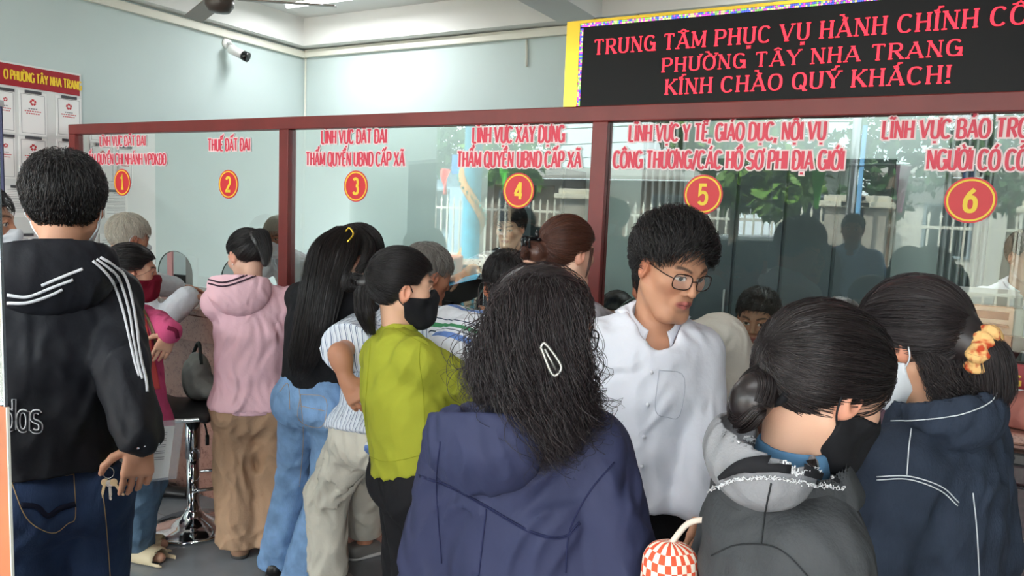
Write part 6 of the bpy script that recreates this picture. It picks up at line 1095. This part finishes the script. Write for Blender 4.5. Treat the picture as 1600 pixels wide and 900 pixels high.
# ---- checked bag, mesh bag, stool, shoes under the counter
ck = mat('orange_check', srgb(226, 92, 60), .9, bump=.2, scale=(120, 120, 120)); nt, b_, new, L = nodes(ck); a = new('ShaderNodeAttribute'); a.attribute_name = 'uvq'; ch = new('ShaderNodeTexChecker'); ch.inputs['Scale'].default_value = 1; ch.inputs['Color1'].default_value = (*srgb(222, 84, 52), 1); ch.inputs['Color2'].default_value = (*srgb(240, 226, 208), 1); L(a.outputs['Vector'], ch.inputs['Vector']); L(ch.outputs['Color'], b_.inputs['Base Color'])
tc_ = at(1050, 822, 1.22); bc = tc_ - V3(0, 0, .20); F = Field(bc - .3, bc + .3, .006); F.add(seg(bc + V3(0, 0, .14), bc - V3(0, 0, .16), .046, .036, .062, .045, V3(*R_)), .0); F.wrinkle(.004, 16, 5); v, f = F.mesh(); q = v - bc; ang = np.arctan2(q[:, 1] * 1.2, q[:, 0]) / (2 * math.pi) * 26; uvq = np.stack([ang + .013 + q[:, 2] * 8, q[:, 2] / .0135 + .02, 0 * ang + .5], 1)
bg = mesh('checked_bag', v - tc_, f, ck, attrs={'uvq': ('FLOAT_VECTOR', uvq)}); bg.location = tc_; tag(bg, 'orange and white checked soft bag hanging between navy and charcoal jackets', 'bag'); MB().tube(spline([tc_ - V3(0, 0, .03), tc_ + V3(.02, .03, .0), tc_ + V3(.06, .04, .01), tc_ + V3(.10, .06, .0)], 14), .005, 8).build('strap', cloth('cream_strap', (220, 205, 190)), bg, True)
NET = mat('mesh_net', srgb(206, 160, 136), .7); nt, b_, new, L = nodes(NET); tc = new('ShaderNodeTexCoord'); mp = new('ShaderNodeMapping'); mp.inputs['Rotation'].default_value = (0, .785, 0); mp.inputs['Scale'].default_value = (120, 120, 120); ch = new('ShaderNodeTexChecker'); ch.inputs['Scale'].default_value = 1; ch.inputs['Color1'].default_value = (*srgb(30, 24, 24), 1); ch.inputs['Color2'].default_value = (*srgb(214, 170, 146), 1); L(tc.outputs['Object'], mp.inputs[0]); L(mp.outputs[0], ch.inputs[0]); L(ch.outputs[0], b_.inputs['Base Color'])
mc = at(662, 868, 2.12); F = Field(mc - .3, mc + .3, .007); F.add(seg(mc + V3(0, 0, .09), mc - V3(0, 0, .16), .02, .04, .045, .07, V3(*R_)), 0); v, f = F.mesh(); nb_ = mesh('mesh_bag', v - mc, f, NET); nb_.location = mc; tag(nb_, 'black and beige mesh bag hanging beside the black trousers of the lime woman', 'bag'); MB().tube(spline([mc + V3(0, 0, .12), mc + V3(0, .02, .25), at(668, 750, 2.22)], 12), .006, 8).build('strap', BLACKC, nb_, True)
c = onZ(302, 824, 0); st = empty('bar_stool', c, 'chrome bar stool with black bucket seat in front of the granite counter', 'stool')
MB().lathe([(0, .001), (.205, .001), (.21, .008), (.20, .016), (.12, .035), (.06, .06), (.04, .085), (.036, .10), (0, .10)], c, 48).build('base', CHROME, st, True); MB().lathe([(0, .10), (.030, .10), (.030, .36), (0, .36)], c, 24).build('lower_column', CHROME, st, True); zs = .63; MB().lathe([(0, .36), (.024, .36), (.036, .362), (.036, zs - .06), (0, zs - .06)], c, 24).build('column_sleeve', CHROME, st, True)
sd = nrm(V3(.58, .81, 0)); sl_ = V3(sd[1], -sd[0], 0)     # the seat faces sd
F = Field(c + V3(-.4, -.4, zs - .15), c + V3(.4, .4, zs + .45), .008); R3 = np.stack([sl_, sd, V3(0, 0, 1)], 1); W = lambda x, y, z: c + R3 @ V3(x, y, z)
pr_ = [(.21, zs + .0), (.05, zs - .02), (-.12, zs - .01), (-.19, zs + .06), (-.215, zs + .17), (-.215, zs + .30)]
for (y0, z0), (y1, z1) in zip(pr_[:-1], pr_[1:]): F.add(seg(W(0, y0, z0), W(0, y1, z1), .20, .03, .20, .03, sl_), .03)
v, f = F.mesh(); mesh('seat', v, f, mat('black_leatherette', srgb(20, 20, 22), .4), st)
for s in (-1, 1): MB().tube(spline([W(s * .205, y, z) for y, z in pr_], 30), .011, 8).build('side_rail', CHROME, st, True)
MB().tube(spline([W(-.205, -.20, zs + .22), W(-.1, -.255, zs + .235), W(.1, -.255, zs + .235), W(.205, -.20, zs + .22)], 20), .010, 8).build('back_bar', CHROME, st, True); MB().tube(spline([W(.03, .03, zs - .06), W(.09, .05, zs - .075), W(.13, .06, zs - .12)], 10), .005, 6).tube([W(.13, .06, zs - .12), W(.13, .06, zs - .17)], .009, 8).build('height_lever', BLKP, st, True); MB().tube(spline([W(-.14, .0, .24), W(-.12, .13, .24), W(0, .17, .24), W(.12, .13, .24), W(.14, 0, .24)], 24), .009, 8).tube([W(-.14, 0, .24), W(-.036, 0, .24)], .009, 8).tube([W(.14, 0, .24), W(.036, 0, .24)], .009, 8).build('footrest', CHROME, st, True)
F = Field(c + V3(-.4, -.4, zs - .1), c + V3(.4, .4, zs + .5), .008); F.add(el(W(-.04, .10, zs + .06), (.12, .10, .045), R3), 0); F.add(el(W(-.06, .02, zs + .13), (.08, .07, .12), R3), .06); F.wrinkle(.008, 17, 9); v, f = F.mesh(); OLV = cloth('grey_green_cloth', (150, 156, 150), var=.25, vscale=6); bgk = mesh('backpack', v - c, f, OLV); bgk.location = c; tag(bgk, 'grey green cloth bag lying on the black bar stool', 'bag'); MB().tube(spline([W(-.10, .0, zs + .22), W(-.05, .03, zs + .30), W(.0, .04, zs + .20)], 14), .009, 8).build('strap', cloth('dark_strap', (52, 58, 56)), bgk, True)
# empty black shoe pair under the counter
for dx_, lab in ((0, 'black shoe on the floor left of the bar stool base, nearer the stool'), (-.13, 'black shoe on the floor left of the bar stool base, nearer the wall')):
    c2 = onZ(262, 776, 0) + V3(dx_, .0, 0); F = Field(c2 - V3(.2, .2, 0), c2 + V3(.2, .2, .15), .006); fd = nrm(V3(.9, .45, 0)); lt = V3(fd[1], -fd[0], 0); F.add(seg(c2 - fd * .10 + V3(0, 0, .035), c2 + fd * .11 + V3(0, 0, .028), .036, .036, .042, .028, lt), .02); F.add(rc(c2 - fd * .09 + V3(0, 0, .06), c2 - fd * .03 + V3(0, 0, .055), .03, .03), .03); F.sub(el(c2 - fd * .075 + V3(0, 0, .10), (.028, .05, .035), np.stack([lt, fd, V3(0, 0, 1)], 1)), .01); F.cut(half((0, 0, .004), (0, 0, -1))); v, f = F.mesh(); sh = mesh('black_shoe', v - c2, f, DARKSHOE); sh.location = c2; tag(sh, lab, 'shoe')
# bag on the counter, chair back
c = onY(1592, 655, 2.74); c[2] = 1.051; F = Field(c - V3(.3, .2, 0), c + V3(.35, .2, .25), .007); F.add(el(c + V3(.04, 0, .045), (.17, .07, .07)), 0); F.wrinkle(.005, 18, 3); F.cut(half((0, 0, 1.052), (0, 0, -1))); v, f = F.mesh(); cb_ = mesh('cloth_bag', v - c, f, cloth('dusty_pink_cloth', (176, 112, 102))); cb_.location = c; tag(cb_, 'dusty pink cloth bag with dark gold band at the right counter end', 'bag'); T = bvh(cb_); band(T, [[(1545, 668), (1575, 671), (1606, 675)]], mat('dark_gold_band', srgb(96, 66, 36), .5), cb_, 10, 'trim_band')
c = onY(1580, 632, 2.82); e = MB().obox((c[0], 2.80, 1.105), np.array(rotm(10, 12)), (.045, .005, .05)).build('paper_slip', PAPER); tag(e, 'white paper slip standing before the red desk sign', 'paper')
c = onY(1560, 530, 3.5); e = empty('wooden_chair', (c[0] + .1, 3.5, 0), 'dark maroon wooden chair back with a hand slot behind the red desk sign', 'chair'); MW = mat('maroon_wood', srgb(64, 24, 28), .3); pts = []
xc = c[0] + .16; ztop = onY(1545, 521, 3.5)[2]
for x, z in ((-.24, ztop - .10), (-.23, ztop - .03), (-.19, ztop), (-.05, ztop - .005), (.05, ztop - .005), (.19, ztop), (.23, ztop - .03), (.24, ztop - .10)): pts.append((xc + x, 3.5, z))
for s in (-1, 1): MB().box((xc + s * .22 - .02, 3.49, .001), (xc + s * .22 + .02, 3.53, ztop - .10)).build('back_post', MW, e, bevel=.006); MB().box((xc + s * .22 - .02, 3.83, .001), (xc + s * .22 + .02, 3.87, .44)).build('leg', MW, e, bevel=.006)
MB().poly(pts + [(xc + .10, 3.5, ztop - .10), (xc + .08, 3.5, ztop - .055), (xc - .08, 3.5, ztop - .055), (xc - .10, 3.5, ztop - .10)], (0, .03, 0)).build('top_slat', MW, e); MB().box((xc - .24, 3.49, ztop - .32), (xc + .24, 3.53, ztop - .10)).build('back_panel', MW, e, bevel=.006); MB().box((xc - .25, 3.45, .44), (xc + .25, 3.89, .48)).build('seat', MW, e, bevel=.008)
# ---- glazed door leaf standing open at the left edge
dl = empty('door_1', at(0, 700, .95) * V3(1, 1, 0)); struct(dl); a = at(0, 300, .95); zs_ = at(6, 646, .95)[2]; ax = nrm(V3(-.985, -.17, 0)); ay = V3(-ax[1], ax[0], 0); M3 = np.stack([ax, ay, V3(0, 0, 1)], 1); b0 = V3(a[0], a[1], 0)
def slab(x0, x1, z0, z1, th, m, name, bevel=.0004): return MB().obox(b0 + ax * (x0 + x1) / 2 + V3(0, 0, (z0 + z1) / 2), M3, (abs(x1 - x0) / 2, th, (z1 - z0) / 2)).build(name, m, dl, bevel=bevel)
slab(0, .003, zs_, 2.3, .002, mat('steel_edge', srgb(150, 160, 166), .25, metal=.8), 'steel_edge'); slab(.006, .80, zs_ + .002, 2.3, .003, CLEAR, 'glass'); slab(-.001, .80, .01, zs_, .0015, mat('orange_wood', srgb(176, 98, 54), .45, var=.2, vscale=7), 'wood_panel'); slab(-.003, -.001, .01, zs_, .002, TRUNK, 'edge_strip')
# ------------------------------------------------------------------ the street side: what the glass mirrors
def mir(x, y, Yv): p = onY(x, y, Yv); return V3(p[0], 2 * YP - p[1], p[2])
CONC = mat('grey_concrete', srgb(150, 148, 142), .9, var=.12, vscale=3); CRW = mat('cream_wall', srgb(232, 224, 204), .8); ASPH = mat('asphalt', srgb(120, 118, 114), .95, var=.1, vscale=5)
struct(MB().box((-40, -40, -.32), (30, YF - .12, -.2)).build('ground', ASPH)); struct(MB().box((XL - .3, -3.0, -.2), (XR + .3, YF - .121, -.02)).build('floor_porch', tiles('porch_tiles', (176, 168, 156), .4, .5))); struct(MB().box((XL - .15, -3.1, 3.12), (XR + .15, YF - .121, 3.26)).build('ceiling_added_sunshade', WHITE))  # roof slab over the porch is added, unseen, to stop sun entering the doorway
# painted dragon column on the porch
c = mir(738, 300, 8.9); co = empty('painted_column', (c[0], c[1], -.02), 'blue porch column wound with an orange scaled dragon body, mirrored in the glass', 'column'); BLU = mat('column_blue', srgb(70, 160, 190), .6, var=.25, vscale=7); ORS = mat('orange_scales', srgb(226, 160, 90), .6, bump=.6, scale=(90, 90, 90)); TEALS = mat('teal_fins', srgb(90, 190, 180), .6)
MB().lathe([(0, -.02), (.17, -.02), (.17, .12), (.125, .14), (.125, 3.0), (.17, 3.02), (.17, 3.119), (0, 3.119)], (c[0], c[1], 0), 28).build('shaft', BLU, co, True)
hel = [V3(c[0] + .135 * math.cos(t), c[1] + .135 * math.sin(t), .4 + t * .19) for t in np.linspace(0, 12.5, 120)]; MB().tube(hel, np.interp(np.linspace(0, 1, 120), [0, .1, .9, 1], [.015, .06, .065, .03]), 10).build('scaled_body', ORS, co, True)
fn_ = MB()
for i in range(4, 116, 3):
    p = hel[i]; d = nrm(p - V3(c[0], c[1], p[2])); q = p + d * .055; fn_.poly([q - V3(0, 0, .03), q + d * .045 + V3(0, 0, .02), q + V3(0, 0, .03)], nrm(np.cross(d, V3(0, 0, 1))) * .012)
fn_.build('fins', TEALS, co)
# balustrade with turned balusters, terracotta planter
x0, x1 = mir(694, 376, 8.8)[0], mir(776, 370, 8.8)[0]; yb = 6 - 8.8; bal = empty('balustrade', ((x0 + x1) / 2, yb, -.02), 'cream porch balustrade with turned balusters, mirrored in the glass', 'balustrade'); MB().box((x0, yb - .07, .86), (x1, yb + .07, .95)).build('handrail', CRW, bal, bevel=.01); MB().box((x0, yb - .07, -.02), (x1, yb + .07, .10)).build('base_rail', CRW, bal, bevel=.01)
n = int((x1 - x0) / .15)
for i in range(n): MB().lathe([(.02, .10), (.04, .12), (.03, .18), (.055, .34), (.028, .55), (.022, .75), (.04, .82), (.04, .86)], (x0 + (i + .5) * (x1 - x0) / n, yb, 0), 14).build('baluster', CRW, bal, True)
c = mir(697, 380, 8.4); MBp = MB().lathe([(0, -.02), (.14, -.02), (.19, .0), (.15, .3), (.22, .85), (.24, .95), (.24, 1.0), (.20, 1.0), (.18, .9), (0, .9)], (c[0], c[1], 0), 24).build('stone_planter', mat('terracotta', srgb(206, 128, 96), .7), smooth=True); tag(MBp, 'terracotta planter beside the porch balustrade, mirrored in the glass', 'planter')
# street fence: stone pillars, pickets on a plinth
STONE = mat('rubble_stone', srgb(150, 144, 134), .9, bump=.8, scale=(7, 7, 7), var=.3, vscale=5); IRON = mat('cream_iron', srgb(240, 236, 222), .5); PLN = mat('plinth_salmon', srgb(214, 168, 138), .85)
YV = 14.0; YR = 6 - YV
def pillar(px, w_): 
    c = mir(px, 330, YV); e = empty('fence_pillar', (c[0], YR, -.2), 'rubble stone pillar with a cream cap in the street fence', 'pillar', 'stone pillars of the street fence'); e['label'] = 'rubble stone pillar with a cream cap in the street fence'; MB().box((c[0] - w_, YR - w_, -.2), (c[0] + w_, YR + w_, 1.92)).build('shaft', STONE, e); MB().box((c[0] - w_ - .1, YR - w_ - .1, 1.92), (c[0] + w_ + .1, YR + w_ + .1, 2.02)).box((c[0] - w_ - .03, YR - w_ - .03, 2.02), (c[0] + w_ + .03, YR + w_ + .03, 2.12)).build('cap', CRW, e, bevel=.02); return c[0]
xp = [pillar(px, .30) for px in (640, 905, 1322, 1356, 1640)]
def fence(xa, xb, lab):
    e = empty('picket_fence', ((xa + xb) / 2, YR, -.2), lab, 'fence'); MB().box((xa, YR - .1, -.2), (xb, YR + .1, .45)).build('plinth', PLN, e)
    for z in (.6, 1.62): MB().box((xa, YR - .02, z), (xb, YR + .02, z + .05)).build('rail', IRON, e)
    n = int((xb - xa) / .16); b = MB()
    for i in range(n):
        x = xa + (i + .5) * (xb - xa) / n; b.box((x - .016, YR - .016, .451), (x + .016, YR + .016, 1.80)).add([(x - .03, YR, 1.80), (x, YR - .016, 1.80), (x + .03, YR, 1.80), (x, YR + .016, 1.80), (x, YR, 1.92)], [(0, 1, 4), (1, 2, 4), (2, 3, 4), (3, 0, 4), (3, 2, 1, 0)])
    b.build('pickets', IRON, e)
fence(xp[0] - 6, xp[0] - .31, 'cream picket fence on a plinth left of the first stone pillar'); fence(xp[0] + .31, xp[1] - .31, 'cream picket fence behind the painted column'); fence(xp[1] + .31, xp[2] - .31, 'cream picket fence between the parked car and stone pillars'); fence(xp[3] + .31, xp[4] - .31, 'cream picket fence under the pink flag'); fence(xp[4] + .31, xp[4] + 7, 'cream picket fence at the far right')
# houses over the road
def house(x0, x1, yv, z1, m, lab, roof=None):
    e = empty('street_house', ((x0 + x1) / 2, 6 - yv - 1.5, -.2), lab, 'house'); y = 6 - yv; MB().box((x0, y - 3, -.2), (x1, y, z1)).build('wall', m, e); MB().poly([(x0 - .3, y + .6, z1), (x1 + .3, y + .6, z1), (x1 + .3, y + .6, z1 + .1), (x0 - .3, y + .6, z1 + .1)], (0, -4, .5)).build('roof', roof or CONC, e)
    n = max(1, int((x1 - x0) / 2.6))
    for i in range(n):
        xc = x0 + (i + .5) * (x1 - x0) / n; f = MB().box((xc - .6, y + .001, .8), (xc + .6, y + .05, 2.3)).build('window', mat('shutter', srgb(120, 132, 140), .6), e); MB().box((xc - .52, y + .051, .88), (xc + .52, y + .056, 2.22)).build('pane', DGL, f)
a = lambda px, yv: mir(px, 300, yv)[0]
house(a(1215, 19), a(1318, 19), 19, 3.1, mat('green_grey_wall', srgb(150, 160, 148), .85), 'grey green house wall across the street beside the blue pole'); house(a(1362, 24), a(1620, 24), 24, 3.0, mat('pale_house', srgb(216, 212, 204), .85), 'low pale house across the street behind the pink flag'); house(a(540, 22), a(732, 22), 22, 3.2, mat('light_blue_house', srgb(170, 196, 214), .85), 'light blue shop house across the street behind the blue sign'); house(a(752, 22), a(1120, 22), 22, 2.7, mat('tan_house', srgb(118, 104, 92), .85), 'tan house across the street behind the parked car')
# trees: each with its own trunk and leaves
LEAFM = [mat('leaf_green', srgb(92, 130, 46), .6, var=.35, vscale=3), mat('leaf_dark', srgb(52, 88, 44), .6, var=.35, vscale=3)]; BARK = mat('bark', srgb(120, 104, 88), .9, bump=.4, scale=(20, 20, 5))
def tree(c, hgt, clumps, nl, lab, m, ls=.16, tr=.09):
    e = empty('street_tree', (c[0], c[1], -.2), lab, 'tree'); r = np.random.default_rng(len(lab)); tk = MB().tube(spline([(c[0], c[1], -.2), (c[0] + .1, c[1], hgt * .5), (c[0], c[1], hgt)], 10), np.linspace(tr, tr * .5, 10), 10)
    for cc, rr in clumps: tk.tube([V3(c[0], c[1], hgt * .75), V3(*cc)], [tr * .4, tr * .15], 6)
    tk.build('trunk', BARK, e, True); V, Fq = [], []
    for cc, rr in clumps:
        for _ in range(nl):
            d = nrm(r.normal(size=3)); p = V3(*cc) + d * V3(*rr) * r.uniform(.4, 1) ** .5; u = nrm(r.normal(size=3) + V3(0, 0, -.4)); v = nrm(np.cross(u, r.normal(size=3))); s = ls * r.uniform(.6, 1.2); k = len(V); n_ = np.cross(u, v) * s * .12; V += [p, p + u * s * .5 + v * s * .28 + n_, p + u * s, p + u * s * .5 - v * s * .28 + n_]; Fq.append((k, k + 1, k + 2, k + 3))
    mesh('foliage', np.array(V), np.array(Fq), m, e, smooth=False)
g0 = mir(1165, 260, 11.0)
tree((g0[0] - .2, g0[1]), 2.9, [(mir(x, y, 11.0), (r, .7, r * .7)) for x, y, r in ((1140, 205, .55), (1200, 235, .6), (1235, 285, .45), (1165, 265, .5), (1105, 225, .5), (1215, 310, .3), (1140, 300, .3), (1085, 200, .5))], 190, 'broad leaved green tree hanging over the parked car, mirrored in the glass', LEAFM[0], .24)
g0 = mir(795, 250, 11.5); tree((g0[0], g0[1]), 2.9, [(mir(x, y, 11.5), (r, .6, r * .7)) for x, y, r in ((790, 255, .55), (830, 235, .5), (765, 240, .4), (815, 280, .35))], 160, 'leafy green tree beside the painted column, mirrored in the glass', LEAFM[0], .2)
for px, py, lab, s in ((1385, 225, 'dark feathery tree over the fence left of the pink flag', 1.0), (1575, 230, 'dark feathery tree over the fence at number six', .8), (672, 215, 'dark feathery tree beside the orange flag', .7)):
    c = mir(px, 330, 16); tz = mir(px, py, 16)[2]; tree((c[0], c[1]), tz, [(V3(c[0], c[1], tz) + V3(dx * s, 0, dz * s), (.8 * s, .6, .35 * s)) for dx, dz in ((0, .3), (-.8, -.1), (.8, 0), (.2, -.6), (-.3, -1.1))], 220, lab, LEAFM[1], .22, .13)
# poles, wires, flags, blue sign
def pole(px, yv, r, z, m, lab): c = mir(px, 300, yv); o = MB().tube([(c[0], c[1], -.2), (c[0], c[1], z)], r, 14).build('street_pole', m, smooth=True); return tag(o, lab, 'pole'), c
pole(1330, 10.5, .05, 4.6, STEEL, 'grey steel pole standing before the street fence'); pole(1343, 13.2, .035, 3.2, mat('pole_blue', srgb(90, 150, 196), .5), 'light blue pole beside the stone fence pillar'); 
WIRE = mat('black_wire', srgb(30, 30, 32), .7)
for i in range(8):
    z = 3.4 + .26 * i + .1 * math.sin(i * 3); o = MB().tube([V3(x, -11.5 - .15 * i, z + .16 * math.cos(x * .22 + i)) for x in np.linspace(-22, 16, 30)], .014, 5).build('overhead_wire', WIRE); tag(o, 'black overhead wire strung along the street', 'wire', 'overhead wires along the street')
for x in (-22, 16): c = (x, -12.2); o = MB().tube([(c[0], c[1], -.2), (c[0], c[1], 6.2)], .12, 12).build('utility_pole', CONC); tag(o, 'concrete utility pole carrying the wires at the street\'s %s end' % ('near' if x > 0 else 'far'), 'pole')
FL = dict(green=(120, 240, 90), pink=(250, 130, 190), blue=(90, 140, 240), orange=(250, 170, 60), red=(240, 80, 70), crimson=(220, 50, 90))
strg = MB().tube([mir(x, y, 8.6) for x, y in ((600, 205), (650, 250), (695, 262), (760, 240), (800, 262), (1000, 235), (1280, 262), (1412, 257), (1515, 256), (1640, 240))], .005, 5).build('flag_string', WIRE); tag(strg, 'thin string carrying the coloured flags across the porch front', 'string')
for px, py, hh, cn in ((1280, 264, 56, 'green'), (1412, 259, 62, 'pink'), (1515, 258, 44, 'blue'), (651, 256, 52, 'orange'), (696, 264, 46, 'red'), (789, 256, 46, 'green'), (680, 186, 36, 'crimson')):
    p0 = mir(px, py, 8.6); h_ = hh * 8.9 / FPX; b = MB(); b.grid(lambda u, v: p0 + V3((u - .5) * .14 * (1 - .75 * v), .03 * math.sin(5 * u + 6 * v), -v * h_), 6, 10); e = b.build('pennant_flag', mat('flag_' + cn, srgb(*FL[cn]), .7), None, True, solid=.003); tag(e, {'green': 'bright green pennant beside the steel pole' if px > 1000 else 'bright green pennant beside number four', 'pink': 'pink pennant over the picket fence', 'blue': 'blue pennant above number six', 'orange': 'orange pennant at the left end of the flag string', 'red': 'red pennant beside the painted column', 'crimson': 'crimson pennant high beside the feathery tree'}[cn], 'flag')
c0, c1 = mir(712, 262, 13.2), mir(758, 235, 13.2); sx = (c0[0] + c1[0]) / 2; e = empty('street_sign', (sx, c0[1], -.2), 'blue street sign with white letters on a post, mirrored in the glass', 'sign'); MB().box((sx - .45, c0[1] - .03, 2.35), (sx + .45, c0[1], 2.75)).build('plate', mat('sign_blue', srgb(50, 110, 180), .5), e); MB().tube([(sx, c0[1] - .06, -.2), (sx, c0[1] - .06, 2.74)], .035, 10).build('post', STEEL, e, True); letters('XUT', (sx + .30, c0[1] + .002, 2.46), (-1, 0, 0), (0, 0, 1), .55, .2, IRON, e, thick=.18)
# parked car, tail towards the fence pillars
c = mir(1150, 375, 12.6); cr_ = empty('parked_car', (c[0], c[1], -.2), 'white hatchback parked by the street fence, mirrored in the glass', 'car'); CW = mat('car_white', srgb(226, 228, 230), .2, coat=.5)
prof = [(-2.0, .30), (-2.05, .70), (-1.95, .98), (-1.05, 1.10), (-.35, 1.58), (.95, 1.62), (1.55, 1.10), (1.72, .80), (1.72, .30)]
M4 = lambda x, y, z: V3(c[0], c[1], -.2) + V3(x, y, z)
b = MB(); rows = [(-.82, .0), (-.86, .06), (.86, .06), (.82, 0)]
bd_ = MB().poly([M4(x, -.84, z) for x, z in prof], (0, 1.68, 0)).build('body', CW, cr_, bevel=.06)
for s in (-1, 1):
    MB().poly([M4(x, s * .845, z) for x, z in ((-.95, 1.12), (-.33, 1.50), (.25, 1.53), (.25, 1.12))], (0, .006 * s, 0)).build('side_window', DGL, cr_); MB().poly([M4(x, s * .845, z) for x, z in ((.31, 1.12), (.31, 1.53), (.90, 1.54), (1.38, 1.14))], (0, .006 * s, 0)).build('side_window', DGL, cr_)
    for x in (-1.3, 1.1): MB().lathe([(.0, -.1), (.2, -.1), (.33, -.09), (.35, -.05), (.35, .05), (.33, .09), (.2, .1), (0, .1)], M4(x, s * .78, .35), 28, np.stack([V3(1, 0, 0), V3(0, 0, 1), V3(0, -1, 0)], 1)).build('wheel', BLKP, cr_, True)
    MB().box(M4(1.56, s * .62 - .2, .84), M4(1.76, s * .62 + .2, 1.04)).build('tail_lamp', mat('tail_red', srgb(220, 40, 70), .3), cr_, bevel=.03)
MB().poly([M4(1.0, -.7, 1.60), M4(1.0, .7, 1.60), M4(1.52, .7, 1.16), M4(1.52, -.7, 1.16)], (.02, 0, .02)).build('rear_window', DGL, cr_); MB().box(M4(1.70, -.85, .35), M4(1.82, .85, .62)).build('bumper', CW, cr_, bevel=.04)
